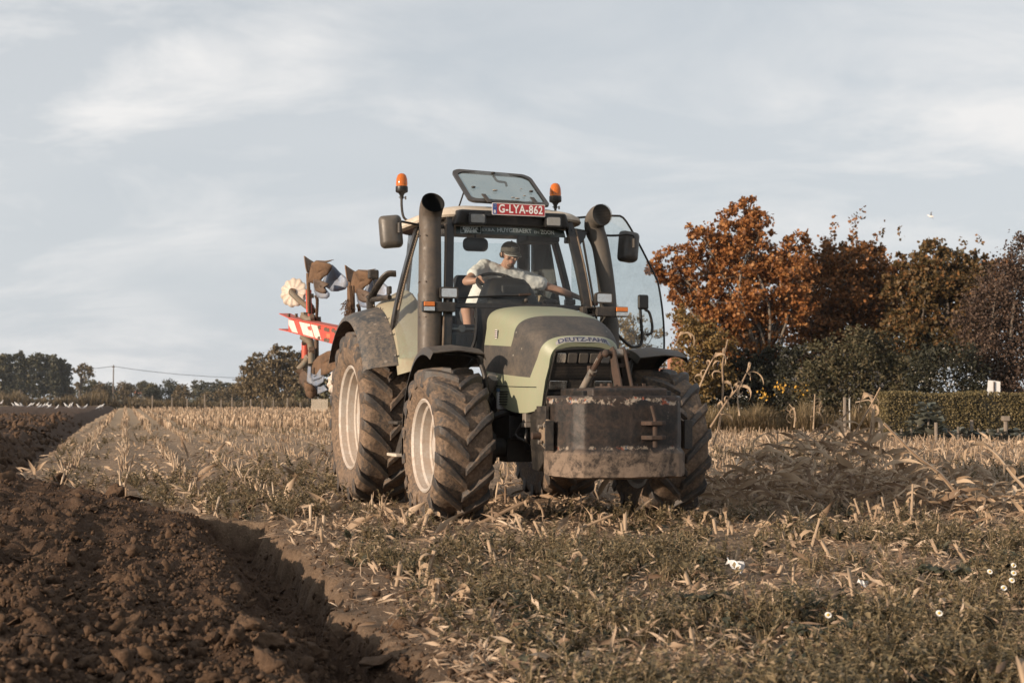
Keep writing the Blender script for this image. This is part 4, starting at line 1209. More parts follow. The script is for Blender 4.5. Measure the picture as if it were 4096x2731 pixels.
# mirrors: arm, housing, glass
def mirror(s, c, h, w, arm):
    m0 = part('wing_mirror')
    c = Vector(c); mb = MB(); rings = []
    for (k, dx) in ((.86, -.045), (1.0, -.040), (1.0, .0), (.97, .03), (.86, .055), (.6, .075), (.25, .085)):
        rings.append([c + Vector((dx, y, z)) for (y, z) in rrect(0, 0, w * k, h * (k * .5 + .5 if dx > .03 else k), .045 * k, 4)])
    mb.loft(rings, True, True); 
    # tilt like the photograph: housing leans outwards at the top
    Mx = Matrix.Translation(c) @ Matrix.Rotation(math.radians(-s * 5), 4, 'X') @ Matrix.Rotation(math.radians(s * 16), 4, 'Z') @ Matrix.Translation(-c)
    mb.v = [tuple(Mx @ Vector(p)) for p in mb.v]
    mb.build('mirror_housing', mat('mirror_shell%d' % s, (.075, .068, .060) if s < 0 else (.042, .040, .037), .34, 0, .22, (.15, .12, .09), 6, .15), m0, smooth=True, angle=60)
    mb = MB(); g_ = [Mx @ (c + Vector((-.046, y, z))) for (y, z) in rrect(0, 0, w * .8, h * .9, .03, 3)]; mb.add(g_, [list(range(len(g_)))]); mb.build('mirror_glass', flat('mirror_silver', (.7, .7, .7), .05, 1.0), m0, fix=False)
    mb = MB(); mb.tube(smoothpath(arm, 6), .011, 8); mb.build('mirror_arm', BLACK, m0, smooth=True)
    mb = MB(); e = Vector(arm[-1]); mb.tube([e + Vector((0.004, 0, .03)), e + Vector((.004, 0, -.06))], .019, 10); mb.build('mirror_clamp', BLACKD, m0, smooth=True)
    mb = MB(); mb.tube([arm[0], arm[1]], .020, 8); mb.build('arm_root', BLACK, m0, smooth=True)
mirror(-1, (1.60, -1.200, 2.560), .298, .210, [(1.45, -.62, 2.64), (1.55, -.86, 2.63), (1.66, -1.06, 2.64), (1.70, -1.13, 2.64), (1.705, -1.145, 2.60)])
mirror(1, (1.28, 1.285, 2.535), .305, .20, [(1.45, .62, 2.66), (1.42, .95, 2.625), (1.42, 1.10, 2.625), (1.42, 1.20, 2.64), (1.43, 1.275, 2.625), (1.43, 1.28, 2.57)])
# bracket and thin rail beside the left front post
mb = MB(); mb.prism([(1.50, .60, 2.66), (1.50, .76, 2.64), (1.50, .745, 2.585), (1.52, .655, 2.47), (1.52, .625, 2.47)], (-.02, 0, 0)); mb.build('mirror_bracket', POSTM, tractor, bevel=.004)
mb = MB(); mb.tube([(1.48, .715, 2.62), (1.53, .755, 2.3), (1.60, .80, 1.9), (1.64, .82, 1.66)], .012, 8); mb.build('guard_rail', STEEL if False else mat('rail_brown', (.10, .085, .07), .3, .6, .3), tractor, smooth=True)

# lamp brackets beside the hood with work lamps and indicators
for s in (-1, 1):
    m0 = part('lamp_bracket')
    mb = MB(); y0 = .60; y1 = .90
    if s < 0:
        mb.box(1.72, 1.80, -.83, -.64, 1.825, 1.915)
    else:
        mb.box(1.70, 1.78, .60, .64, 1.815, 1.90); mb.box(1.70, 1.78, .64, .74, 1.885, 1.90); mb.box(1.70, 1.78, .64, .74, 1.815, 1.832); mb.box(1.70, 1.80, .74, .93, 1.812, 1.902)
    mb.build('bracket_arm', BLACKD, m0, bevel=.008)
    ya, yb = (-.945, -.832) if s < 0 else (.93, 1.06)
    zc = 1.872 if s < 0 else 1.858
    mb = MB(); mb.box(1.735, 1.795, ya, yb, zc - .048, zc + .048); mb.build('indicator_housing', BLACK, m0, bevel=.006)
    mb = MB(); mb.box(1.795, 1.812, ya + .006, yb - .006, zc + .002, zc + .043); mb.build('indicator_lens', ORANGE, m0, bevel=.005)
    mb = MB(); mb.box(1.795, 1.812, ya + .006, yb - .006, zc - .043, zc - .002); mb.build('position_lens', LENS, m0, bevel=.005)
    wy = -.70 if s < 0 else .82; wz = 2.00 if s < 0 else 1.985
    mb = MB(); mb.tube([(1.755, wy, 1.90), (1.755, wy, 1.96)], .016, 8); mb.build('lamp_foot', BLACK, m0)
    mb = MB(); mb.loft([[Vector((1.70, y, z)) for y, z in rrect(wy, wz, .12, .07, .015)], [Vector((1.735, y, z)) for y, z in rrect(wy, wz, .165, .098, .018)], [Vector((1.80, y, z)) for y, z in rrect(wy, wz, .172, .104, .018)], [Vector((1.80, y, z)) for y, z in rrect(wy, wz, .148, .082, .012)], [Vector((1.79, y, z)) for y, z in rrect(wy, wz, .148, .082, .012)]], True, True); mb.build('lamp_housing', BLACKD, m0, smooth=True, angle=40)
    mb = MB(); mb.prism([(1.792, y, z) for y, z in rrect(wy, wz, .146, .080, .012)], (.006, 0, 0)); mb.build('lens', LENS, m0, bevel=.002)
    mb = MB(); mb.tube([A(1.80, s), (1.74, s * .70, 1.86)], .02, 8); mb.build('bracket_stub', BLACK, m0)
# windscreen wiper
mb = MB(); mb.tube([ws(.10, 1.995, .03), ws(-.35, 1.985, .035), ws(-.90, 1.965, .03)], [.012, .010, .006], 6); mb.build('wiper_arm', BLACK, tractor)
mb = MB(); bar(mb, ws(-.15, 1.99, .022), ws(-.92, 1.96, .018), .010, .018); mb.build('wiper_blade', BLACK, tractor)
mb = MB(); mb.ball(ws(.06, 1.945, .035), .022, 12, 7); mb.build('wiper_knob', BLACKD, tractor, smooth=True)
mb = MB(); bar(mb, ws(-.05, 1.995, .04), ws(.14, 2.005, .04), .02, .022); mb.build('wiper_boss', RUST, tractor, bevel=.004)
# inside mirror
mb = MB(); mb.loft([[Vector((1.40 + dx, y, z)) for y, z in rrect(-.33, 2.49, .25 * k, .13 * k, .05 * k)] for dx, k in ((-.02, .9), (0, 1), (.03, .9), (.05, .5))], True, True); mb.build('inside_mirror', INNER, tractor, smooth=True)
mb = MB(); mb.tube([(1.38, -.33, 2.5), (1.40, -.33, 2.62)], .01, 6); mb.build('inside_mirror_stem', INNER, tractor)
# sun blind clutter at the top right of the cab
mb = MB(); mb.box(1.0, 1.3, .22, .56, 2.55, 2.66); mb.build('roof_console', INNER, tractor, bevel=.02)

# steering column, wheel, dash
mb = MB(); rings = []
for (z, w_, x0, x1) in ((1.80, .56, 1.30, 1.78), (1.92, .52, 1.30, 1.75), (2.03, .45, 1.32, 1.70), (2.11, .39, 1.33, 1.64), (2.16, .33, 1.36, 1.58), (2.175, .22, 1.40, 1.53)):
    rings.append([Vector((p[0], p[1] - .055, z)) for p in rrect((x0 + x1) / 2, 0, x1 - x0, w_, .06)])
mb.loft(rings, True, True); mb.build('dashboard', INNER, tractor, smooth=True, angle=50)
mb = MB(); mb.box(1.66, 1.71, -.17, .12, 1.98, 2.10); mb.build('dash_cowl', INNER, tractor, bevel=.03, seg=3)
sw = empty('steering_wheel', (1.22, -.045, 2.135), 0, tractor); sw.rotation_euler = (0, math.radians(34), 0)
mb = MB(); R_ = .205; ring = []
for i in range(48):
    a = 2 * PI * i / 48; ring.append([Vector(((R_ + .017 * math.cos(b)) * math.cos(a), (R_ + .017 * math.cos(b)) * math.sin(a), .017 * math.sin(b))) for b in [2 * PI * j / 10 for j in range(10)]])
mb.loft(ring + [ring[0]], True); mb.build('wheel_rim', INNER, sw, smooth=True)
mb = MB()
for a in (.5, 2.6, 4.7): mb.tube([(0, 0, -.02), (R_ * math.cos(a), R_ * math.sin(a), 0)], .014, 6)
mb.ball((0, 0, -.015), .06, 14, 7, (1, 1, .5)); mb.build('wheel_spokes', INNER, sw, smooth=True)
mb = MB(); mb.tube([(1.24, -.045, 2.10), (1.42, -.03, 1.80), (1.45, -.03, 1.41)], .05, 10); mb.build('steering_column', INNER, tractor, smooth=True)
# seat
st_ = part('driver_seat')
SEATM = flat('seat_fabric', (.028, .030, .038), .85)
mb = MB(); mb.box(.45, .95, -.25, .25, 1.66, 1.78); mb.build('seat_cushion', SEATM, st_, bevel=.05, seg=3)
mb = MB(); mb.prism([(.46, -.26, 1.76), (.36, -.26, 2.26), (.44, -.26, 2.30), (.56, -.26, 1.78)], (0, .50, 0)); mb.build('backrest', SEATM, st_, bevel=.045, seg=3)
mb = MB(); mb.box(.50, .90, -.2, .2, 1.41, 1.66); mb.build('seat_base', INNER, st_, bevel=.02)
mb = MB(); mb.box(.5, .95, .30, .40, 1.85, 1.92); mb.box(.55, .7, .30, .38, 1.6, 1.86); mb.build('armrest', INNER, st_, bevel=.02)
mb = MB(); mb.box(.45, 1.15, .36, .56, 1.41, 1.84); mb.build('side_console', INNER, tractor, bevel=.03)
mb = MB(); mb.box(.45, 1.15, -.66, -.42, 1.41, 1.72); mb.build('side_console', INNER, tractor, bevel=.03)
# things at the left sill, seen through the glass
mb = MB(); mb.ball((1.30, .46, 1.97), .05, 10, 6, (1, 1.6, .6)); mb.box(1.28, 1.34, .28, .36, 1.90, 1.97); mb.box(1.28, 1.34, .40, .47, 1.90, 1.96); mb.build('gear_console', INNER, tractor, bevel=.01)

# grab bar behind the cab on the right, with a lamp
mb = MB(); P = smoothpath([(.02, -1.02, 1.95), (.05, -1.02, 2.06), (.25, -.98, 2.20), (.33, -.92, 2.28), (.36, -.84, 2.285)], 6)
mb.tube(P, [.045] * 8 + [.04] * (len(P) - 8), 10, flat=.55); mb.tube([(.04, -1.02, 2.04), (.34, -.90, 2.05)], .028, 8); mb.build('grab_bar', BLACKD, tractor, smooth=True)
mb = MB(); mb.box(.02, .09, -1.055, -.95, 2.25, 2.345); mb.build('rear_lamp', BLACKD, tractor, bevel=.015)
mb = MB(); mb.tube([(.055, -1.0, 2.25), (.10, -1.0, 2.17)], .012, 6); mb.build('rear_lamp_stem', BLACK, tractor)
mb = MB(); mb.box(.42, .50, -.955, -.915, 2.07, 2.15); mb.build('window_catch', BLACKD, tractor, bevel=.012)

# open left door: bowed glass with a black edge, swung out
def door(u, v, off=0):
    """u outward 0..1, v height 0..1"""
    zb = 1.95 - .52 * min(1, u / .42) if u < .42 else 1.43
    zt = 2.86 + .03 * math.sin(PI * u) - .02
    if u > .55: zt -= .62 * ((u - .55) / .45) ** 2.1
    z = zb + (zt - zb) * v
    return Vector((.92 + .10 * u + .06 * math.sin(PI * u) + off, .82 + .90 * u, z))
D = part('side_door')
door_out = []
for i in range(13): door_out.append(door(i / 12, 1))
edge_r = [door(1, v) for v in (.85, .6, .3, .0)]
mb = MB(); nu, nv = 16, 10
mb.add([door(i / nu, j / nv) for i in range(nu + 1) for j in range(nv + 1)], [(i * (nv + 1) + j, (i + 1) * (nv + 1) + j, (i + 1) * (nv + 1) + j + 1, i * (nv + 1) + j + 1) for i in range(nu) for j in range(nv)])
# bow the outer edge: push the outer rim outwards at mid height
def bow(p):
    p = Vector(p); u = (p.y - .82) / .90
    if u > .5:
        w_ = (u - .5) / .5; zz_ = max(0.0, (p.z - 1.43) / 1.43)
        p.y += w_ * (.055 * (1 - zz_) - .21 * zz_ ** 1.5 + .10 * zz_ * (1 - zz_) * 4 * .6)
    return p
mb.v = [tuple(bow(p)) for p in mb.v]
mb.build('door_glass', glass('door_pane', (.80, .86, .86), .10, refl=.9, dirty=.24), D, smooth=True, fix=False)
loop = [door(i / 16, 1) for i in range(17)] + [door(1, v) for v in (.9, .8, .65, .5, .35, .2, .1, 0)] 
mb = MB(); mb.tube([bow(p) for p in loop], .011, 8); mb.build('door_edge', BLACK, D, smooth=True)
loop = [door(0, 0)] + [door(i / 16 * .42, 0) for i in range(1, 17)] + [door(.42 + .58 * i / 8, 0) for i in range(1, 9)]
mb = MB(); mb.tube([bow(p) for p in loop], .015, 8); mb.build('door_frame', BLACK, D, smooth=True)
mb = MB(); mb.box(1.06, 1.10, 1.47, 1.585, 1.93, 2.08); mb.build('door_latch', BLACK, D, bevel=.03, seg=3)
mb = MB(); mb.tube(smoothpath([(1.40, .99, 1.80), (1.30, 1.10, 1.72), (1.15, 1.32, 1.585), (1.08, 1.42, 1.555), (1.06, 1.50, 1.575), (1.06, 1.525, 1.65), (1.07, 1.51, 1.80), (1.07, 1.50, 1.94)], 6), .016, 10); mb.build('pull_bar', BLACK, D, smooth=True)
mb = MB(); mb.tube(smoothpath([(1.08, 1.55, 1.93), (1.07, 1.60, 1.90), (1.06, 1.635, 1.78), (1.06, 1.625, 1.70), (1.06, 1.57, 1.68)], 5), .014, 8); mb.build('door_handle', BLACKD, D, smooth=True)
for z in (2.62, 2.0):
    mb = MB(); mb.box(.86, .94, .76, .86, z - .03, z + .03); mb.build('door_hinge', BLACK, D, bevel=.01)

# ------------------------------------------------------------------ front weight
def weight_mat():
    m, t = new_mat('weight_block')
    co = coords(t); sp = t.nodes.new('ShaderNodeSeparateXYZ'); t.links.new(co, sp.inputs[0])
    a = noise(t, co, 6, 9, .7, .8); b = noise(t, co, 30, 7, .7)
    f = mth(t, 'ADD', mth(t, 'MULTIPLY', a, .6), mth(t, 'MULTIPLY', b, .4))
    paint = mixc(t, ramp(t, f, [(.44, 0), (.60, 1)]), (.011, .010, .0095), (.050, .034, .026))
    # chipped edge: bare concrete with scraps of orange and blue paint under the top rim
    zc = mth(t, 'ABSOLUTE', mth(t, 'SUBTRACT', mth(t, 'ADD', sp.outputs[2], mth(t, 'MULTIPLY', a, .16)), 1.105))
    chip = mth(t, 'MULTIPLY', ramp(t, zc, [(.012, 1), (.026, 0)]), ramp(t, noise(t, co, 9, 7, .7), [(.47, 0), (.53, 1)]))
    zc2 = mth(t, 'ABSOLUTE', mth(t, 'SUBTRACT', mth(t, 'ADD', sp.outputs[2], mth(t, 'MULTIPLY', a, .07)), .695))
    chip2 = mth(t, 'MULTIPLY', ramp(t, zc2, [(.007, 1), (.018, 0)]), ramp(t, noise(t, co, 10, 7, .7), [(.50, 0), (.55, .7)]))
    spots = ramp(t, noise(t, co, 7, 9, .8, .6), [(.655, 0), (.69, .7)])
    chip = mth(t, 'MAXIMUM', mth(t, 'MAXIMUM', chip, chip2), spots)
    scr = mixc(t, ramp(t, noise(t, co, 13, 2), [(.55, 0), (.6, 1)]), (.34, .285, .23), (.28, .08, .045))
    scr = mixc(t, ramp(t, noise(t, co, 21, 2), [(.62, 0), (.66, 1)]), scr, (.16, .20, .26))
    c = mixc(t, chip, paint, scr)
    # concrete skirt where the paint has gone, earthy
    low = ramp(t, mth(t, 'SUBTRACT', sp.outputs[2], mth(t, 'MULTIPLY', a, .10)), [(.30, .95), (.56, .80), (.595, .10), (.62, 0)])
    conc = mixc(t, ramp(t, f, [(.42, 0), (.54, 1)]), (.045, .034, .027), (.21, .155, .115))
    c = mixc(t, low, c, conc)
    r = mth(t, 'ADD', .52, mth(t, 'MULTIPLY', mth(t, 'MAXIMUM', low, chip), .4))
    hgt = mth(t, 'ADD', mth(t, 'MULTIPLY', f, .5), mth(t, 'MULTIPLY', chip, -.3))
    finish(t, principled(t, c, r, 0, bump(t, hgt, .7, .02), .4))
    return m
WM = weight_mat()
W0 = empty('front_weight', (TR[0] + .317 * 3.9 + .948 * .09, TR[1] - .948 * 3.9 + .317 * .09, 0), TRZ)
tag(W0, 'chipped black concrete weight block carried on the front linkage of the tractor', 'weight')
def wl(x, y): return (x - 3.9, y)
def wring(sc, z, dx=0, grow=0):
    base = [(3.50, -.40), (3.62, -.53), (3.86, -.555), (4.06, -.47), (4.14, -.40), (4.185, -.20), (4.195, 0), (4.185, .20), (4.14, .40), (4.06, .47), (3.86, .555), (3.62, .53), (3.50, .40)]
    out_ = []
    for (x, y) in base:
        out_.append(Vector((x - 3.9 + dx + grow * (1 if x > 4 else 0), y * sc * .965 + grow * (1 if y > 0 else -1 if y < 0 else 0), z)))
    # subdivide for uneven surface
    R2 = []
    for i in range(len(out_)):
        a_, b_ = out_[i], out_[(i + 1) % len(out_)]
        n_ = max(1, int((b_ - a_).length / .03))
        for k in range(n_): R2.append(a_.lerp(b_, k / n_))
    return R2
mb = MB()
rings = [wring(.96, .425, -.01), wring(1.0, .440, 0, .019)] + [wring(1.0, float(z), 0, .022) for z in np.linspace(.47, .615, 6)] + [wring(1.0, .622, 0, .018), wring(1.0, .648, 0, .003)] + [wring(1.0, float(z), 0, 0) for z in np.linspace(.66, 1.05, 14)] + [wring(.975, 1.062, -.006)]
mm0 = min(len(r) for r in rings)
# all rings share one subdivision count: take it from the first and resample
def resample(r, n):
    L = [0]
    for i in range(len(r)): L.append(L[-1] + (r[(i + 1) % len(r)] - r[i]).length)
    out_ = []
    for k in range(n):
        s_ = L[-1] * k / n; i = max(j for j in range(len(r)) if L[j] <= s_ + 1e-9); u = (s_ - L[i]) / max(1e-9, L[i + 1] - L[i]); out_.append(r[i].lerp(r[(i + 1) % len(r)], u))
    return out_
rings = [resample(r, 150) for r in rings]
for r in rings:
    for i, p in enumerate(r):
        k = mnoise.noise(p * 4) * .006 + mnoise.noise(p * 14) * .004 + (mnoise.noise(p * 30) * .006 if p.z < .5 else 0)
        r[i] = p + Vector((p.x, p.y, 0)).normalized() * k + Vector((0, 0, mnoise.noise(p * 9) * (.008 if p.z < .5 else .002)))
mb.loft(rings, True, True)
body = mb.build('weight_body', WM, W0, smooth=True, angle=32)
body.data.transform(Matrix.Translation((0, 0, 0)))
mb = MB(); cap = [(3.48, -.34), (4.05, -.34), (4.12, -.31), (4.165, 0), (4.12, .31), (4.05, .34), (3.48, .34)]
mb.loft([[Vector((x - 3.9, y, 1.055)) for x, y in cap], [Vector((x - 3.9, y, 1.11)) for x, y in cap], [Vector((x - 3.915, y * .97, 1.122)) for x, y in cap]], True, True); mb.build('weight_cap', WM, W0, bevel=.008)
for y in (-.352, .352):
    mb = MB(); mb.box(3.85 - 3.9, 4.06 - 3.9, y - .02, y + .02, 1.05, 1.10); mb.build('lifting_lug', BLACK, W0, bevel=.006)
# hitch jaws with pin on the face
for z in (.725, .835):
    mb = MB(); mb.prism([(.27, .055, z), (.36, .065, z), (.39, .10, z), (.39, .19, z), (.36, .235, z), (.27, .245, z)], (0, 0, .032)); mb.build('hitch_jaw', RUST, W0, bevel=.005)
mb = MB(); mb.tube([(.345, .150, .665), (.345, .150, .88), (.335, .125, .985)], .014, 10); mb.tube([(.345, .150, .67), (.345, .150, .83)], .019, 10); mb.build('hitch_pin', RUST, W0, smooth=True)
# recess strip, side plates with bolts
for s in (-1, 1):
    mb = MB(); mb.prism([(.0, s * .555, .64), (.0, s * .555, .86), (-.10, s * .555, .88), (-.22, s * .575, .80), (-.24, s * .575, .70), (-.12, s * .555, .64)], (0, s * .022, 0)); pb = mb.build('side_plate', mat('plate_steel', (.09, .075, .06), .5, .3, .5), W0, bevel=.005)
    mb = MB(); mb.box(-.002, .012, s * .555 - .0, s * .555 + .07 * s, .64, .87); mb.build('plate_flange', BLACKD, W0, bevel=.003)
    for (x, z) in ((-.03, .68), (-.03, .83), (-.15, .70), (-.15, .82)):
        mb = MB(); mb.tube([(x, s * .60, z), (x, s * .625, z)], .017, 6); mb.build('bolt', STEEL, W0)
    mb = MB(); mb.tube([(-.20, s * .55, .75), (-.20, s * .66, .75)], .028, 12); mb.build('link_pin', RUST, W0, smooth=True)
    mb = MB(); mb.box(-.38, -.16, s * .53, s * .56, .78, .98); mb.build('back_plate', BLACKD, W0, bevel=.004)
# top link frame: two leaning plates, base plate, pin
for y in (-.055, .035):
    mb = MB(); mb.prism([(-.08, y, 1.43), (-.02, y, 1.45), (.02, y, 1.42), (.16, y, 1.135), (.02, y, 1.135), (-.03, y, 1.24)], (0, .018, 0)); mb.build('top_link_plate', RUST, W0, bevel=.004)
mb = MB(); mb.box(-.12, .20, -.16, .20, 1.118, 1.136); mb.box(-.10, .05, .10, .26, 1.118, 1.130); mb.build('top_plate', RUST, W0, bevel=.004)
mb = MB(); mb.tube([(-.02, -.11, 1.395), (-.02, .09, 1.395)], .020, 12); mb.ball((-.02, -.105, 1.395), .032, 12, 7); mb.build('top_link_pin', RUST, W0, smooth=True)
mb = MB(); mb.tube([(-.02, -.03, 1.395), (-.02, .03, 1.395)], .036, 14); mb.build('link_ball', STEEL, W0, smooth=True)
for (x, y) in ((.10, -.12), (.10, .16), (-.06, -.12), (-.06, .16)):
    mb = MB(); mb.tube([(x, y, 1.135), (x, y, 1.158)], .022, 6); mb.build('top_bolt', RUST, W0)
mb = MB(); bar(mb, (.02, -.03, 1.30), (.02, .035, 1.30), .03, .03); mb.build('cross_plate', RUST, W0)
# ------------------------------------------------------------------ driver (built in tractor space)
def cap_pts(mb, p0, r0, p1, r1, n=16):
    """rounded tapered limb"""
    p0 = Vector(p0); p1 = Vector(p1); L = (p1 - p0); d = L.normalized(); pts = []; rs = []
    for k in range(5):
        a = PI / 2 * (1 - k / 4); pts.append(p0 - d * r0 * math.sin(a)); rs.append(max(.0008, r0 * math.cos(a)))
    for k in range(1, 5):
        pts.append(p0.lerp(p1, k / 5)); rs.append(r0 + (r1 - r0) * k / 5)
    for k in range(5):
        a = PI / 2 * k / 4; pts.append(p1 + d * r1 * math.sin(a)); rs.append(max(.0008, r1 * math.cos(a)))
    mb.tube(pts, rs, n); return mb
def fuse(o, vox, sm=4, disp=None):
    r = o.modifiers.new('fuse', 'REMESH'); r.mode = 'VOXEL'; r.voxel_size = vox; r.use_smooth_shade = True
    s = o.modifiers.new('smooth', 'SMOOTH'); s.factor = .5; s.iterations = sm
    if disp:
        tx = bpy.data.textures.new('folds', 'CLOUDS'); tx.noise_scale = disp[1]; tx.noise_depth = 2
        d = o.modifiers.new('folds', 'DISPLACE'); d.texture = tx; d.strength = disp[0]; d.mid_level = .5
    return o
def skin_mat():
    m, t = new_mat('skin')
    co = coords(t); a = noise(t, co, 30, 4, .6)
    c = mixc(t, a, (.40, .215, .145), (.47, .27, .19))
    p = t.nodes.new('ShaderNodeBsdfPrincipled'); t.links.new(c, p.inputs['Base Color']); p.inputs['Roughness'].default_value = .5
    p.inputs['Subsurface Weight'].default_value = .12; p.inputs['Subsurface Radius'].default_value = (.01, .004, .002)
    finish(t, p.outputs[0]); return m
SKIN = skin_mat()
SHIRT = flat('shirt_white', (.78, .76, .73), .9)
DR = empty('person', (TR[0] + .317 * .6 , TR[1] - .948 * .6, 1.78), TRZ)
DR['label'] = 'driver in white t-shirt and grey cap leaning over the steering wheel'; DR['category'] = 'person'
DO = Vector((.6, 0, 1.78))
def dv(x, y, z): return Vector((x, y, z)) - DO
HC = dv(.915, .178, 2.462)         # middle of the head
TILT = Matrix.Rotation(math.radians(9), 3, 'Y') @ Matrix.Rotation(math.radians(-6), 3, 'X')      # nods forward
def hd(x, y, z): return HC + TILT @ (Vector((x, y, z)) * 1.06)
shR = dv(.80, -.07, 2.335); elR = dv(.97, -.290, 2.175); wrR = dv(1.08, -.225, 2.175)
shL = dv(.80, .385, 2.235); elL = dv(.84, .66, 2.135); wrL = dv(.87, .895, 2.060)
mb = MB()
# head: skull, jaw, brow, nose, lips, chin, ears
mb.ball(hd(-.012, 0, .030), .094, 20, 14, (1.02, .84, 1.0))
mb.ball(hd(.022, 0, -.055), .062, 16, 10, (.95, .98, 1.05))
mb.ball(hd(.045, 0, -.105), .034, 12, 8, (.9, 1.15, .8))
mb.ball(hd(.052, .0, -.012), .040, 12, 8, (.8, 1.55, .7))
cap_pts(mb, hd(.082, 0, .018), .010, hd(.103, 0, -.028), .0155, 10)
for s in (-1, 1):
    mb.ball(hd(.098, s * .011, -.030), .009, 8, 6)
    mb.ball(hd(.060, s * .040, -.035), .026, 10, 7, (.8, .8, .9))
    cap_pts(mb, hd(.078, s * .012, .022), .010, hd(.068, s * .052, .028), .009, 8)
    mb.ball(hd(-.005, s * .084, -.008), .027, 10, 8, (.5, .32, 1.05))
mb.ball(hd(.083, 0, -.066), .017, 10, 7, (.7, 1.3, .55)); mb.ball(hd(.082, 0, -.078), .015, 10, 7, (.7, 1.2, .6))
cap_pts(mb, hd(-.03, 0, -.08), .056, dv(.775, .17, 2.315), .062)
# trunk under the shirt, hips, legs
cap_pts(mb, dv(.77, .165, 2.28), .085, dv(.50, .03, 1.90), .125)
cap_pts(mb, shR - Vector((.02, -.05, .02)), .060, shL - Vector((.02, .05, .02)), .060)
for s, kn, ank in ((-1, (1.12, -.33, 1.88), (1.40, -.375, 1.54)), (1, (1.05, .20, 1.88), (1.25, .22, 1.52))):
    cap_pts(mb, dv(.55, s * .10, 1.84), .085, dv(*kn), .060); cap_pts(mb, dv(*kn), .055, dv(*ank), .034)
    cap_pts(mb, dv(kn[0] + .05, kn[1], kn[2] - .08), .050, dv(kn[0] + .12, kn[1] - .01 * 0, kn[2] - .17), .046)
# arms
for sh, el, wr in ((shR, elR, wrR), (shL, elL, wrL)):
    cap_pts(mb, sh, .060, el, .040); m_ = el.lerp(wr, .3); cap_pts(mb, el, .041, m_, .043); cap_pts(mb, m_, .043, wr, .027)
# right hand closed round the wheel rim
def hand(wr, dir_, up_, side_, curl, sc=1.0):
    d = Vector(dir_).normalized(); u = Vector(up_).normalized(); sd = Vector(side_).normalized()
    pc = wr + d * .045 * sc; cap_pts(mb, wr, .024, wr + d * .03, .026)
    for k in range(4): cap_pts(mb, wr + d * .02 + sd * (k - 1.5) * .012, .015, wr + d * .088 * sc + sd * (k - 1.5) * .0215, .0125, 8)
    Ls = (.072, .080, .076, .060)
    for k in range(4):
        b = wr + d * .088 * sc + sd * (k - 1.5) * .0215; L = Ls[k] * sc; ang = 0; p = b
        for j, (f, r) in enumerate(((.45, .0098), (.32, .0088), (.23, .0080))):
            ang += curl * (.75 if j == 0 else 1.0)
            dd = d * math.cos(ang) - u * math.sin(ang); q = p + dd * L * f; cap_pts(mb, p, r, q, r * .93, 8); p = q
    b = wr + d * .030 - sd * .030; q = b + (d * .6 - sd * .75 - u * .35).normalized() * .040; cap_pts(mb, b, .014, q, .0115, 8)
    q2 = q + (d * .75 - sd * .1 - u * .65).normalized() * .034; cap_pts(mb, q, .0112, q2, .0095, 8)
hand(wrR, (.85, .25, .05), (.12, -.25, .96), (-.10, .95, .15) if False else (.1, -.35, .9), .62)
hand(wrL, (.10, .95, -.28), (.5, .15, .85), (.85, -.1, -.3), .55)
body = mb.build('body', SKIN, DR, smooth=True, fix=False); fuse(body, .0050, 3)
# t-shirt
mb = MB()
cap_pts(mb, dv(.765, .165, 2.265), .118, dv(.52, .03, 1.92), .158, 22)
cap_pts(mb, dv(.80, -.01, 2.305), .088, dv(.79, .335, 2.235), .090, 18)
cap_pts(mb, dv(.70, .0, 2.22), .10, dv(.56, -.06, 1.95), .13, 18)
cap_pts(mb, dv(.72, .29, 2.16), .10, dv(.56, .12, 1.95), .13, 18)
cap_pts(mb, shR + Vector((-.01, .02, 0)), .084, shR.lerp(elR, .50), .074, 16)
cap_pts(mb, shL + Vector((-.01, -.02, 0)), .086, shL.lerp(elL, .50), .078, 16)
sh_o = mb.build('t_shirt', SHIRT, DR, smooth=True, fix=False); fuse(sh_o, .008, 4, (.022, .07))
mb = MB(); cn = dv(.82, .172, 2.330)
# collar roll round the neck
nd_ = (hd(-.03, 0, -.08) - dv(.775, .17, 2.315)).normalized(); a_ = nd_.cross(Vector((0, 1, 0))).normalized(); b_ = nd_.cross(a_)
mb.tube([cn + a_ * .072 * math.cos(k * PI / 12) + b_ * .072 * math.sin(k * PI / 12) + Vector((.01, 0, 0)) for k in range(25)], .010, 8, cap=False); mb.build('collar', SHIRT, DR, smooth=True)
mb = MB()
for s, kn in ((-1, (1.12, -.33, 1.88)), (1, (1.05, .20, 1.88))):
    cap_pts(mb, dv(.52, s * .10, 1.85), .112, dv(.55, s * .10, 1.85).lerp(dv(*kn), .74), .088, 18)
cap_pts(mb, dv(.50, -.08, 1.87), .12, dv(.50, .08, 1.87), .12, 18)
fuse(mb.build('shorts', flat('shorts_grey', (.10, .10, .11), .9), DR, smooth=True, fix=False), .010, 4, (.015, .08))
for s, ank in ((-1, (1.40, -.375, 1.54)), (1, (1.25, .22, 1.52))):
    mb = MB(); cap_pts(mb, dv(ank[0] - .02, ank[1], 1.47), .042, dv(ank[0] + .17, ank[1], 1.455), .036); cap_pts(mb, dv(*ank), .046, dv(ank[0] - .005, ank[1], 1.49), .048); fuse(mb.build('shoe', flat('shoe_dark', (.035, .030, .027), .7), DR, smooth=True, fix=False), .008, 3)
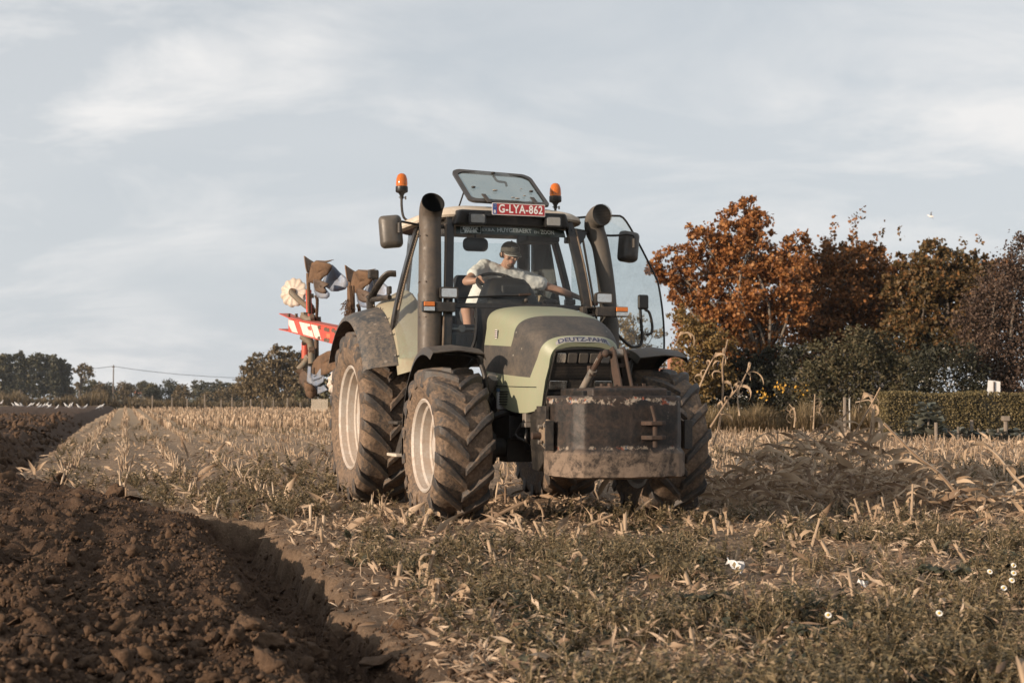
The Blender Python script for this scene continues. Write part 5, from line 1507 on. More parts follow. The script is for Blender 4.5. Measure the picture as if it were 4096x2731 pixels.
# cap
CAPM = flat('cap_grey', (.095, .085, .072), .9)
mb = MB(); rings = []
for k in range(9):
    a = PI / 2 * k / 8; r = math.cos(a) ** .85; z = .036 + .082 * math.sin(a)
    rings.append([hd(-.010 + .106 * r * math.cos(b), .090 * r * math.sin(b), z + .0) for b in [2 * PI * j / 28 for j in range(28)]])
rings.insert(0, [hd(-.010 + .107 * math.cos(b), .091 * math.sin(b), .014) for b in [2 * PI * j / 28 for j in range(28)]])
mb.loft(rings, True, False); cp = mb.build('cap', CAPM, DR, smooth=True)
sd = cp.modifiers.new('solid', 'SOLIDIFY'); sd.thickness = .003
mb = MB(); top = []; bot = []
for i in range(13):
    a = math.radians(-66 + 132 * i / 12); ca, sa = math.cos(a), math.sin(a)
    inn_ = hd(-.010 + .100 * ca, .088 * sa, .024); ln = .078 * (ca ** .5 if ca > 0 else 0)
    o_ = hd(-.010 + .100 * ca + ln * .96, .088 * sa * (1 + .05 * ca), .024 - .022 * ca - .028 * sa * sa * ca - .010)
    top.append([inn_, inn_.lerp(o_, .5) + Vector((0, 0, .003)), o_]); 
mb.add([p for r in top for p in r], [(i * 3 + j, (i + 1) * 3 + j, (i + 1) * 3 + j + 1, i * 3 + j + 1) for i in range(12) for j in range(2)])
br = mb.build('cap_brim', CAPM, cp, smooth=True); sd = br.modifiers.new('solid', 'SOLIDIFY'); sd.thickness = .004
mb = MB(); mb.tube([r[2] for r in top], .0025, 6); mb.build('brim_piping', SHIRT, cp)
mb = MB(); mb.ball(hd(-.012, 0, .120), .008, 8, 5); mb.build('cap_button', CAPM, cp)
def capface(u, v, w):
    b = u / .098; el = .40 + v / .10; r = math.cos(el) ** .85
    return hd(-.010 + (.108 * r + .003) * math.cos(b), (.092 * r + .003) * math.sin(b), .036 + .082 * math.sin(el) + .001)
text_obj('cap_lettering', 'syngenta', .024, capface, flat('thread_white', (.7, .7, .68), .8), cp, width=.074, bold=.0012)
# hair at the sides, beard shadow, eyes, brows
HAIR = flat('hair_brown', (.050, .032, .022), .8)
mb = MB()
for s in (-1, 1):
    cap_pts(mb, hd(.012, s * .080, .018), .010, hd(-.035, s * .082, -.010), .014, 8); cap_pts(mb, hd(.020, s * .078, .02), .006, hd(.018, s * .078, -.012), .005, 6)
cap_pts(mb, hd(-.075, -.05, -.02), .03, hd(-.075, .05, -.02), .03, 10)
mb.build('hair', HAIR, DR, smooth=True)
mb = MB(); mb.ball(hd(.055, 0, -.103), .033, 16, 10, (.86, 1.12, .66)); mb.build('beard', flat('beard_brown', (.15, .085, .055), .8), DR, smooth=True)
mb = MB(); mb.ball(hd(.092, 0, -.067), .0125, 12, 6, (.5, 1.5, .42)); mb.ball(hd(.091, 0, -.077), .0125, 12, 6, (.5, 1.3, .5)); mb.build('lips', flat('lip_pink', (.42, .17, .14), .5), DR, smooth=True)
mb = MB()
for s in (-1, 1): mb.tube([hd(.086, s * .016, .013), hd(.084, s * .032, .019), hd(.074, s * .048, .012)], [.004, .0045, .002], 6)
mb.build('eyebrows', HAIR, DR, smooth=True)
mb = MB()
for s in (-1, 1): mb.tube([hd(.0845, s * .020, -.001), hd(.083, s * .033, -.002), hd(.077, s * .044, -.001)], [.002, .0032, .002], 6)
mb.build('eyes', flat('eye_dark', (.04, .025, .02), .4), DR, smooth=True)
# grip he reaches for, outside the left post
mb = MB(); mb.tube([(.87, .93, 2.03), (.89, 1.06, 2.00)], .012, 8); mb.build('door_lever', BLACK, tractor); mb = MB(); mb.tube([(.89, 1.05, 2.00), (.90, 1.11, 1.99)], .024, 10); mb.build('lever_knob', flat('knob_red', (.45, .05, .02), .4), tractor, smooth=True)

# cool box on the cab floor
cbx = empty('cool_box', (TR[0] + .317 * 1.38 - .948 * .50, TR[1] - .948 * 1.38 - .317 * .50, 1.41), TRZ)
tag(cbx, 'grey blue cool box with white handle on the cab floor', 'cool box')
CB = flat('coolbox_blue', (.060, .078, .10), .5); CBL = flat('coolbox_grey', (.42, .42, .41), .5)
mb = MB(); mb.hexa([(-.10, -.12, 0), (.12, -.12, 0), (.12, .12, 0), (-.10, .12, 0), (-.12, -.135, .25), (.135, -.135, .25), (.135, .135, .25), (-.12, .135, .25)]); mb.build('box_body', CB, cbx, bevel=.02, seg=3)
mb = MB(); mb.box(-.13, .14, -.14, .14, .255, .32); mb.build('box_lid', CB, cbx, bevel=.015, seg=3)
mb = MB(); mb.tube([(.145, -.145, .275), (.15, 0, .275), (.145, .145, .275)], .010, 8); mb.tube([(.14, 0, .28), (.162, 0, .28)], .033, 20); mb.build('box_handle', CBL, cbx, smooth=True, angle=40)
for y in (-.05, 0, .05):
    mb = MB(); mb.box(.125, .137, y - .004, y + .004, .03, .20); mb.build('box_rib', CB, cbx)
# ------------------------------------------------------------------ reversible plough, lifted behind the tractor
PO = Vector((-2.2, 18.0, 0))
plow = empty('reversible_plough', PO)
tag(plow, 'red beam reversible plough with blue mouldboards lifted up behind the tractor', 'plough')
PB = mat('plough_blue', (.15, .20, .29), .45, .3, .36, (.24, .22, .20), 7, .15)
PS = mat('share_steel', (.045, .033, .025), .5, .4, .42, (.13, .08, .05), 7, .3)
PSOIL = mat('caked_soil', (.045, .028, .018), .9, 0, .48, (.16, .092, .050), 5, .9)
PG = mat('plough_grey', (.13, .16, .145), .5, .3, .5, (.20, .14, .09), 10, .3)
def r5(x, y, Y): return at(1080 + x * .40816, 980 + y * .40816, Y) - PO
def sheet(name, pts, Y0, m, bulge=(0, 0), th=.012, parent=None, tw=0):
    """a bent steel plate with the outline seen in the photograph; Y varies over it"""
    P2 = []
    for i in range(len(pts)):
        a_, b_ = pts[i], pts[(i + 1) % len(pts)]
        for k in range(3): P2.append(Vector((a_[0] + (b_[0] - a_[0]) * k / 3, a_[1] + (b_[1] - a_[1]) * k / 3, 0)))
    cxm = sum(p.x for p in P2) / len(P2); cym = sum(p.y for p in P2) / len(P2)
    xs_ = [p.x for p in P2]; w = max(xs_) - min(xs_) + 1e-6
    mb = MB(); rings = []
    for k in (1.0, .66, .33, .02):
        R = []
        for p in P2:
            x = cxm + (p.x - cxm) * k; y = cym + (p.y - cym) * k
            u = (x - min(xs_)) / w
            R.append(r5(x, y, Y0 + bulge[0] * (u - .5) + bulge[1] * math.sin(PI * u) + tw * (y - cym) / 200))
        rings.append(R)
    mb.loft(rings, True)
    o = mb.build(name, m, parent or plow, smooth=True, angle=80)
    s_ = o.modifiers.new('solid', 'SOLIDIFY'); s_.thickness = th
    return o
# beam with red and white bars
Yl, Yr = 20.4, 16.3
def beam(x, y, dY=0):
    u = (x - 180) / (730 - 180); return r5(x, y, 1 / (1 / Yl + (1 / Yr - 1 / Yl) * u) + dY)
mb = MB(); q = [beam(180, 722), beam(735, 838), beam(735, 1003), beam(180, 852)]; back = [p + Vector((.10, .18, 0)) for p in q]
mb.hexa([q[3], q[2], back[2], back[3], q[0], q[1], back[1], back[0]]); mb.build('main_beam', REDB, plow, bevel=.006)
for (t0, b0, dz) in (((92, 678), (330, 690), 0), ((88, 830), (325, 884), 0)):
    y0 = t0[1]
    mb = MB(); 
    a = [beam(t0[0], y0), beam(180, y0 + (40 if y0 < 700 else 20)), beam(330, (752 if y0 < 700 else 888)), beam(735, (838 if y0 < 700 else 1003))]
    bb = [p + Vector((.12, .26, .015)) for p in a]
    for p, r in ((a, bb),):
        mb.loft([[x_ + Vector((0, -.02, 0)) for x_ in p], [x_ + Vector((0, -.02, .014)) for x_ in p], [x_ + Vector((0, 0, .014)) for x_ in r], [x_ for x_ in r]], False)
        mb.loft([[x_ for x_ in r], [x_ + Vector((0, -.02, 0)) for x_ in p]], False)
    mb.build('beam_flange', REDB, plow)
WHD = mat('stripe_white', (.72, .68, .62), .5, 0, .3, (.4, .3, .22), 10, .1)
for (x0, x1) in ((182, 232), (285, 390), (400, 462)):
    sk = 45
    mb = MB(); ys = lambda x, k: (722 + (x - 180) * .2145) * (1 - k) + (852 + (x - 180) * .276) * k
    pts = [(x0, .05), (x1, .05), (x1 + sk, .97), (x0 + sk + 0, .97)] if x0 > 200 else [(x0, .06), (x1, .08), (x1 + sk, .95), (x0 + 38, .95), (x0, .45)]
    mb.add([beam(x, ys(x, k), -.012) for x, k in pts], [list(range(len(pts)))]); mb.build('stripe', WHD, plow, fix=False)
mb = MB(); mb.add([beam(365, 800, -.020), beam(395, 795, -.020), beam(405, 838, -.020), beam(375, 830, -.020)], [(0, 1, 2, 3)]); mb.build('stripe_notch', REDB, plow, fix=False)
mb = MB(); mb.add([beam(553, 865, -.012), beam(588, 872, -.012), beam(588, 910, -.012), beam(553, 903, -.012)], [(0, 1, 2, 3)]); mb.build('reflector', ORANGE, plow, fix=False)
for (x, y) in ((492, 807), (490, 912), (553, 825), (577, 833), (552, 930), (577, 937), (655, 852), (650, 957), (628, 836)):
    mb = MB(); p = beam(x, y, 0); mb.tube([p, p + Vector((-.01, -.025, 0))], .024, 6); mb.build('beam_bolt', PS, plow)
for (x, y) in ((185, 672), (258, 672)):
    mb = MB(); p = beam(x, y, 0.1); mb.tube([p, p + Vector((0, 0, -.05))], .022, 6); mb.build('flange_bolt', PS, plow)
mb = MB(); mb.add([beam(668, 830, -.012), beam(675, 830, -.012), beam(672, 985, -.012), beam(665, 985, -.012)], [(0, 1, 2, 3)]); mb.build('beam_joint', flat('joint_dark', (.08, .01, .01)), plow, fix=False)
# two raised bodies
def body_(dx, dy, Y0, sc=1.0):
    b = empty('plough_body', (0, 0, 0), 0, plow)
    f = lambda pts: [(dx + x * sc, dy + y * sc) for x, y in pts]
    sheet('mouldboard', f([(185, 70), (205, 68), (235, 95), (275, 140), (330, 185), (358, 215), (356, 275), (330, 310), (255, 330), (200, 330), (150, 290), (100, 270)]), Y0, PB, (-.5, -.12), .012, b)
    sheet('share_face', f([(18, 45), (62, 32), (150, 50), (180, 58), (205, 80), (195, 115), (160, 165), (120, 190), (60, 262), (20, 245), (-20, 240), (0, 120)]), Y0 - .17, PSOIL, (-.25, -.05), .03, b, .1)
    sheet('share_blade', f([(10, 55), (55, 25), (140, 30), (222, 18), (160, 45), (60, 75), (10, 90)]), Y0 - .23, PS, (-.35, 0), .014, b)
    sheet('landside', f([(-78, -18), (-40, 10), (18, 45), (20, 85), (-15, 150), (-48, 145), (-62, 100), (-72, 30)]), Y0 + .12, mat('land%g' % dx, (.26, .27, .28), .4, .7, .6, (.2, .12, .07), 9) , (.3, 0), .016, b)
    sheet('skimmer', f([(28, 210), (75, 215), (178, 258), (130, 290), (178, 350), (175, 380), (150, 402), (100, 400), (55, 385), (32, 330), (24, 260)]), Y0 - .38, PB, (-.2, -.05), .012, b)
    sheet('skimmer_point', f([(28, 210), (75, 215), (178, 258), (120, 292), (150, 330), (130, 348), (85, 345), (45, 325), (28, 260)]), Y0 - .42, PS, (-.15, -.04), .012, b)
    mb = MB(); mb.tube(smoothpath([r5(dx - 35 * sc, dy + 150, Y0 + .05), r5(dx - 32, dy + 280 * sc, Y0 + .05), r5(dx - 26, dy + 420, Y0 + .1), r5(dx - 22, dy + 540, Y0 + .2)], 4), .026, 8); mb.build('leg', PSOIL, b, smooth=True)
    mb = MB(); mb.tube(smoothpath([r5(dx + 40, dy + 370, Y0 - .35), r5(dx + 55, dy + 420, Y0 - .3), r5(dx + 48, dy + 590, Y0 - .1), r5(dx + 40, dy + 640, Y0)], 4), .022, 8); mb.build('skimmer_stalk', PS, b, smooth=True)
    return b
body_(408, 125, 19.3)
body_(820, 215, 17.8)
# roots and straw caught on the second body
mb = MB()
for k in range(60):
    a0 = (770 + rnd.gauss(0, 14), 520 + rnd.random() * 160); a1 = (a0[0] + rnd.gauss(-22, 28), a0[1] + rnd.uniform(20, 110))
    mb.tube([r5(*a0, 17.4), r5((a0[0] + a1[0]) / 2 + rnd.gauss(0, 10), (a0[1] + a1[1]) / 2, 17.4), r5(*a1, 17.4)], .004, 3)
tag(mb.build('caught_roots', PSOIL, plow), kind='stuff')
mb = MB(); mb.tube([r5(778, 400, 17.5), r5(790, 560, 17.5), r5(800, 700, 17.5)], [.03, .045, .03], 7); mb.tube([r5(815, 400, 17.5), r5(822, 700, 17.5)], .02, 6); mb.build('second_leg', PSOIL, plow, smooth=True)
# notched disc coulters
def disc(cx_, cy_, r_px, Y0, axis, m, name='disc_coulter'):
    d0 = empty(name, (0, 0, 0), 0, plow); c = r5(cx_, cy_, Y0); R = r_px * .40816 / 5834 * Y0; ax = Vector(axis).normalized(); a = ax.cross(Vector((0, 0, 1))).normalized(); b = ax.cross(a)
    n_ = 110; rings = []
    for (k, h) in ((0.0, .03), (.22, .030), (.30, .012), (.62, .005), (.80, 0), (1.0, -.010)):
        ring = []
        for i in range(n_):
            t_ = 2 * PI * i / n_; kk = k * (1 - (.085 * (.5 + .5 * math.cos(t_ * 11)) ** 1.6 if k == 1.0 else 0)); w_ = .010 * math.sin(t_ * 11) * (k if k > .5 else 0)
            ring.append(c + (a * math.cos(t_) + b * math.sin(t_)) * R * kk + ax * (h + w_))
        rings.append(ring)
    mb = MB(); mb.loft(rings[1:], True); o = mb.build('disc', m, d0, smooth=True, angle=80); sm = o.modifiers.new('s', 'SOLIDIFY'); sm.thickness = .006
    mb = MB(); mb.tube([c - ax * .02, c + ax * .05], R * .26, 20); mb.build('disc_bearing', PSOIL, d0, smooth=True, angle=40)
    mb = MB(); mb.tube([c + ax * .04, c + ax * .085], R * .11, 12); mb.build('disc_hub', PG, d0, smooth=True, angle=40)
    return d0
DW = mat('disc_white', (.58, .52, .46), .45, .15, .4, (.42, .33, .25), 8, .1)
disc(232, 465, 147, 20.2, (-.35, -.93, .10), DW)
disc(650, 1345, 128, 17.2, (-.55, -.80, .1), DW)
disc(345, 1130, 62, 19.6, (-.85, -.5, .1), mat('disc_dark', (.22, .24, .26), .4, .6, .5))
# arms and clamps
def rod(name, pts, r, m, Y0, n=8, flat_=1):
    mb = MB(); mb.tube([r5(x, y, Y0 + (z if True else 0)) for x, y, z in pts], r, n, flat=flat_); return mb.build(name, m, plow, smooth=True, angle=50, bevel=0)
rod('coulter_arm', [(205, 462, 0), (290, 545, -.05), (395, 625, -.1)], .042, PG, 20.0)
rod('arm_knuckle', [(375, 640, 0), (432, 610, 0)], .075, PSOIL, 19.8)
rod('coulter_stalk', [(408, 590, 0), (405, 735, 0)], .035, PS, 19.8)
rod('clamp_bracket', [(320, 690, 0), (370, 735, -.05), (440, 715, -.1)], .048, PG, 19.4)
rod('clamp_nut', [(400, 720, -.1), (436, 712, -.1)], .06, PS, 19.3, 6)
rod('bracket_block', [(335, 660, 0), (335, 700, 0)], .05, PG, 19.4, 6)
rod('red_leg', [(378, 440, 0), (385, 700, 0)], .04, REDB, 19.7)
rod('leg_clamp', [(395, 480, 0), (398, 520, 0)], .05, PS, 19.6, 6)
rod('stalk_socket', [(468, 705, 0), (472, 760, 0)], .045, PS, 19.3, 6)
rod('lower_bracket', [(318, 890, 0), (395, 945, -.05), (410, 1025, -.05)], .055, PG, 19.4)
rod('lower_nut', [(388, 1035, -.1), (440, 1030, -.1)], .055, PS, 19.2, 6)
rod('lower_stalk', [(455, 920, 0), (457, 1080, 0), (430, 1150, 0)], .030, PS, 19.2)
rod('lower_post', [(405, 1040, 0), (408, 1160, 0)], .045, PG, 19.1)
rod('lower_leg', [(345, 950, .1), (345, 1110, .1)], .05, REDB, 19.6)
rod('lower_pin', [(315, 962, 0), (350, 958, 0)], .035, PS, 19.5, 6)
rod('lower_arm', [(370, 1115, 0), (330, 1170, 0), (280, 1220, 0)], .045, PG, 19.3)
rod('lower_arm_end', [(275, 1215, 0), (300, 1240, 0), (330, 1235, 0)], .05, PS, 19.3)
lo = empty('plough_body', (0, 0, 0), 0, plow)
sheet('landside', [(300, 1250), (345, 1230), (385, 1260), (400, 1400), (420, 1500), (395, 1505), (340, 1400), (292, 1340)], 19.2, PS, (-.2, 0), .02, lo)
sheet('mouldboard', [(470, 1090), (560, 1040), (640, 1025), (700, 1030), (700, 1110), (650, 1200), (560, 1260), (440, 1290), (400, 1240), (420, 1150)], 18.6, PSOIL, (-1.2, -.2), .02, lo)
sheet('share_plate', [(412, 1320), (500, 1310), (535, 1265), (530, 1340), (470, 1378), (425, 1382)], 18.75, PB, (-.3, 0), .012, lo)
sheet('share_plate', [(400, 1260), (440, 1290), (490, 1210), (540, 1250), (500, 1300), (410, 1330)], 18.7, PB, (-.3, 0), .012, lo)
sheet('share_blade', [(430, 1395), (470, 1380), (530, 1370), (570, 1420), (500, 1450), (440, 1470)], 18.8, PB, (-.3, 0), .012, lo)
sheet('shin', [(382, 1185), (408, 1190), (405, 1320), (432, 1385), (380, 1345), (370, 1330)], 18.95, PB, (-.1, 0), .016, lo)
sheet('soil_lump', [(368, 1345), (410, 1370), (435, 1450), (410, 1500), (385, 1480), (370, 1410)], 18.9, PSOIL, (0, -.05), .05, lo)
sheet('soil_cake', [(560, 1200), (600, 1130), (690, 1060), (700, 1180), (640, 1240), (590, 1230)], 17.9, PSOIL, (-.3, -.1), .04, lo)
# headstock between plough and tractor
mb = MB(); p0 = beam(735, 920); p1 = Vector((TR[0] - .317 * 1.0, TR[1] + .948 * 1.0, 1.2)) - PO
mb.tube([p0, p1 + Vector((0, 0, .5))], .12, 8); mb.tube([p1 + Vector((-.4, 0, -.5)), p1 + Vector((.0, .2, .7)), p1 + Vector((.4, 0, -.5))], .06, 8); mb.build('headstock', REDB, plow)
# ------------------------------------------------------------------ leaf and plant prototypes (numpy, triangles)
def P_leaf(L=1.0, W=.45, fold=.12):
    V = np.array([(0, 0, 0), (W / 2, L * .45, fold), (0, L, -.05 * L), (-W / 2, L * .45, fold), (0, L * .5, 0)]); F = np.array([(0, 1, 4), (1, 2, 4), (2, 3, 4), (3, 0, 4)]); return V, F
def P_quad(L=1.0, W=.7):
    V = np.array([(0, -L * .5, 0), (W / 2, 0, .10), (0, L * .5, 0), (-W / 2, 0, .10)]); return V, np.array([(0, 1, 2), (0, 2, 3)])
def P_oak():
    pts = [(0, 0), (.14, .16), (.34, .22), (.20, .36), (.48, .52), (.24, .60), (.36, .82), (.10, .80), (0, 1.05), (-.12, .80), (-.34, .80), (-.22, .60), (-.46, .50), (-.20, .34), (-.32, .20), (-.12, .15)]
    V = [(x, y, .10 * abs(x) + .05 * math.sin(y * 5)) for x, y in pts] + [(0, .5, 0)]
    n = len(pts); return np.array(V), np.array([(i, (i + 1) % n, n) for i in range(n)])
OAK = P_oak(); LEAF = P_leaf(); QUAD = P_quad()
def merge(parts):
    Vs, Fs, b = [], [], 0
    for V, F in parts: Vs.append(V); Fs.append(F + b); b += len(V)
    return np.concatenate(Vs), np.concatenate(Fs)
def xf(proto, p, a, tilt, roll, s):
    V, F = proto; R = (rot_z(np.array([a]))[0] @ rot_x(np.array([tilt]))[0] @ np.array([[math.cos(roll), 0, math.sin(roll)], [0, 1, 0], [-math.sin(roll), 0, math.cos(roll)]]))
    return (V * np.asarray(s)) @ R.T + np.asarray(p), F
def seg_tube(pts, rs, n=3):
    mb = MB(); mb.tube(pts, rs, n, cap=False); V = np.array([tuple(v) for v in mb.v]); F = []
    for f in mb.f: F.append((f[0], f[1], f[2])); F.append((f[0], f[2], f[3]))
    return V, np.array(F)
def herb(seed, h=.22, n=16, lf=.035, spread=.06):
    r = random.Random(seed); parts = []; parts_s = []
    for s in range(r.randint(2, 4)):
        a = r.uniform(0, 6.28); tip = Vector((math.cos(a) * spread * r.uniform(.4, 1.6), math.sin(a) * spread * r.uniform(.4, 1.6), h * r.uniform(.6, 1.1)))
        parts.append(seg_tube([(0, 0, -.01), tip * .5 + Vector((0, 0, .01)), tip], [.0022, .0018, .0008]))
        for k in range(n):
            u = .2 + .8 * k / n; p = tip * u; parts.append(xf(LEAF, p, r.uniform(0, 6.28), r.uniform(-.5, .9), r.uniform(-.6, .6), lf * r.uniform(.6, 1.3) * (1.15 - .5 * u)))
    return merge(parts)
def rosette(seed, n=7, L=.10):
    r = random.Random(seed); parts = []
    for k in range(n):
        a = 6.28 * k / n + r.uniform(-.4, .4); parts.append(xf(P_leaf(1, .42, .08), (0, 0, .005), a, r.uniform(.15, .95), r.uniform(-.3, .3), L * r.uniform(.6, 1.2)))
    return merge(parts)
def tuft(seed, n=16, h=.16):
    r = random.Random(seed); parts = []
    for k in range(n):
        a = r.uniform(0, 6.28); l = h * r.uniform(.5, 1.2); b = r.uniform(.2, .9); w = .0028; p0 = np.array((math.cos(a) * .015, math.sin(a) * .015, 0)); d = np.array((math.cos(a), math.sin(a), 0)); sd = np.array((-math.sin(a), math.cos(a), 0)) * w
        p1 = p0 + d * l * b * .35 + np.array((0, 0, l * .6)); p2 = p0 + d * l * b + np.array((0, 0, l * (1 - b * .5)))
        parts.append((np.array([p0 - sd, p0 + sd, p1 + sd * .8, p1 - sd * .8, p2]), np.array([(0, 1, 2), (0, 2, 3), (3, 2, 4)])))
    return merge(parts)
def ribbon(seed, L=1.0, W=.08, n=7, curl=1.0, droop=1.2, el0=None):
    r = random.Random(seed); p = np.zeros(3); a = 0; el = r.uniform(.3, 1.1) if el0 is None else el0; V = []; tw = r.uniform(-.5, .5); dtw = r.uniform(-.5, .5) * curl
    for i in range(n + 1):
        u = i / n; w = W * (min(1, .45 + u * 2.4)) * (1 - u ** 2.5) + .002
        d = np.array((math.cos(a) * math.cos(el), math.sin(a) * math.cos(el), math.sin(el))); sd = np.array((-math.sin(a), math.cos(a), 0)); up = np.cross(d, sd) * -1
        s_ = sd * math.cos(tw) + up * math.sin(tw); nn = np.cross(s_, d)
        V += [p - s_ * w / 2, p - nn * w * .22, p + s_ * w / 2]
        p = p + d * L / n; el -= droop * r.uniform(.5, 1.5) / n * 1.3; a += r.uniform(-.5, .5) * curl / n * 3; tw += dtw + r.uniform(-.25, .25)
    F = []
    for i in range(n):
        b = i * 3
        F += [(b, b + 1, b + 4), (b, b + 4, b + 3), (b + 1, b + 2, b + 5), (b + 1, b + 5, b + 4)]
    return np.array(V), np.array(F)
def strip(seed, L=1.0, W=.12):
    return ribbon(seed, L, W, 4, 1.6, .25, .12)

WEED = leaf_mat('weed_leaves', [(.10, (.048, .042, .026)), (.32, (.125, .102, .056)), (.52, (.21, .165, .092)), (.75, (.31, .235, .14)), (.95, (.43, .32, .21))], .25, .6)
DWEED = leaf_mat('dark_weed_leaves', [(.10, (.028, .034, .024)), (.5, (.062, .066, .044)), (.85, (.12, .11, .07))], .2, .6)
GRASSM = leaf_mat('dry_grass', [(.15, (.13, .10, .050)), (.5, (.24, .18, .10)), (.85, (.38, .28, .17))], .3, .6)
STRAW = leaf_mat('maize_straw', [(.12, (.14, .088, .056)), (.40, (.28, .195, .13)), (.70, (.43, .32, .225)), (.92, (.58, .46, .34))], .2, .65)
STUBM = leaf_mat('maize_stubs', [(.12, (.18, .118, .075)), (.45, (.32, .228, .148)), (.75, (.44, .33, .23)), (.95, (.56, .45, .33))], .05, .6)
def place(pts, s=0.0): return np.stack([pts[:, 0], pts[:, 1], height(pts[:, 0], pts[:, 1]) + s], -1)

def land_points(n, y0, y1, umax=.42, fn=None, gap=.12):
    out = []; c = 0
    while c < n:
        Y = y0 * (y1 / y0) ** rng.random(n * 2); X = (rng.random(n * 2) * 2 - 1) * umax * Y
        k = plowed_mask(X, Y) < -gap
        if fn is not None: k &= rng.random(len(X)) < fn(X, Y)
        out.append(np.stack([X[k], Y[k]], -1)); c += int(k.sum())
    return np.concatenate(out)[:n]
# how weedy the ground is: thick in the foreground strip, thin beyond the wheels
def weedy(X, Y):
    e = plow_edge(Y); base = sstep(13.6, 11.4, Y + .8 * (fbm(X * .7, Y * .7, 2, 5) - .5)) * sstep(.1, .7, X - e)
    return np.clip(base * (.05 + 1.3 * sstep(.44, .60, fbm(X * 1.3, Y * 1.3, 3, 15))), 0, 1)
herbs = [herb(i, h, n, lf, sp) for i, (h, n, lf, sp) in enumerate(((.15, 11, .046, .06), (.20, 13, .050, .08), (.11, 9, .055, .06), (.25, 15, .042, .07), (.09, 8, .068, .07), (.17, 18, .034, .06)))]
pts = land_points(2300, 3.3, 13.6, .42, weedy)
tag(scatter('weeds', herbs, place(pts), rot_z(rng.random(len(pts)) * 6.28), rng.uniform(.55, 1.15, len(pts)), WEED), 'low olive brown weeds covering the foreground strip', 'weeds', kind='stuff')
pts = land_points(420, 3.2, 13, .42, weedy)
tag(scatter('dark_weeds', [rosette(i, 7, .12) for i in range(5)] + [herb(30, .14, 12, .045, .07)], place(pts), rot_z(rng.random(len(pts)) * 6.28), rng.uniform(.5, 1.25, len(pts)), DWEED), 'dark green broad leaved weeds among the straw', 'weeds', kind='stuff')
pts = land_points(900, 3.1, 13.5, .42, weedy)
tag(scatter('grass', [tuft(i, 15, .13) for i in range(6)], place(pts), rot_z(rng.random(len(pts)) * 6.28), rng.uniform(.5, 1.3, len(pts)), GRASSM), 'thin drying grass between weeds and straw', 'grass', kind='stuff')
# patches of weed along the stubble rows behind
def rows_w(X, Y):
    return sstep(.56, .70, fbm(X * .45, Y * .16, 3, 25)) * .9 + .04
pts = land_points(1300, 12.5, 55, .40, rows_w)
tag(scatter('row_weeds', herbs[:3], place(pts), rot_z(rng.random(len(pts)) * 6.28), rng.uniform(.6, 1.4, len(pts)), WEED), 'patches of green weed growing along the stubble rows', 'weeds', kind='stuff')

# straw litter
def litter_d(X, Y): return np.clip(.35 + sstep(.4, .65, fbm(X * .9, Y * .9, 3, 35)), 0, 1)
strips = [strip(i, 1, w) for i, w in enumerate((.05, .09, .13, .06, .20, .11))]
def lay(n, y0, y1, l0, fn=litter_d, gap=.05):
    pts = land_points(n, y0, y1, .43, fn, gap); P = place(pts, .012)
    R = rot_z(rng.random(n) * 6.28) @ rot_x(rng.normal(0, .22, n)); 
    R = R @ np.stack([np.stack([np.cos(a := rng.normal(0, .5, n)), 0 * a, np.sin(a)], -1), np.stack([0 * a, 0 * a + 1, 0 * a], -1), np.stack([-np.sin(a), 0 * a, np.cos(a)], -1)], -2)
    return P, R, np.clip(np.exp(rng.normal(math.log(l0), .5, n)), l0 * .3, l0 * 3.0)
P, R, S = lay(20000, 3.1, 14.5, .056); P[:, 2] += (rng.random(len(P)) ** 3) * .10
tag(scatter('straw_litter', strips, P, R, S, STRAW), 'pale broken maize straw lying on the foreground soil', 'straw', kind='stuff')
P, R, S = lay(16000, 11, 60, .13)
tag(scatter('chaff', strips, P, R, S, STUBM), 'scattered maize chaff between the stubble rows', 'straw', kind='stuff')

P, R, S = lay(7000, 17, 50, .16, lambda X, Y: sstep(1.5, 4.5, X) * .95 + .02)
tag(scatter('straw_carpet', strips, P, R, S, STUBM), 'pale straw carpet on the stubble right of the tractor', 'straw', kind='stuff')
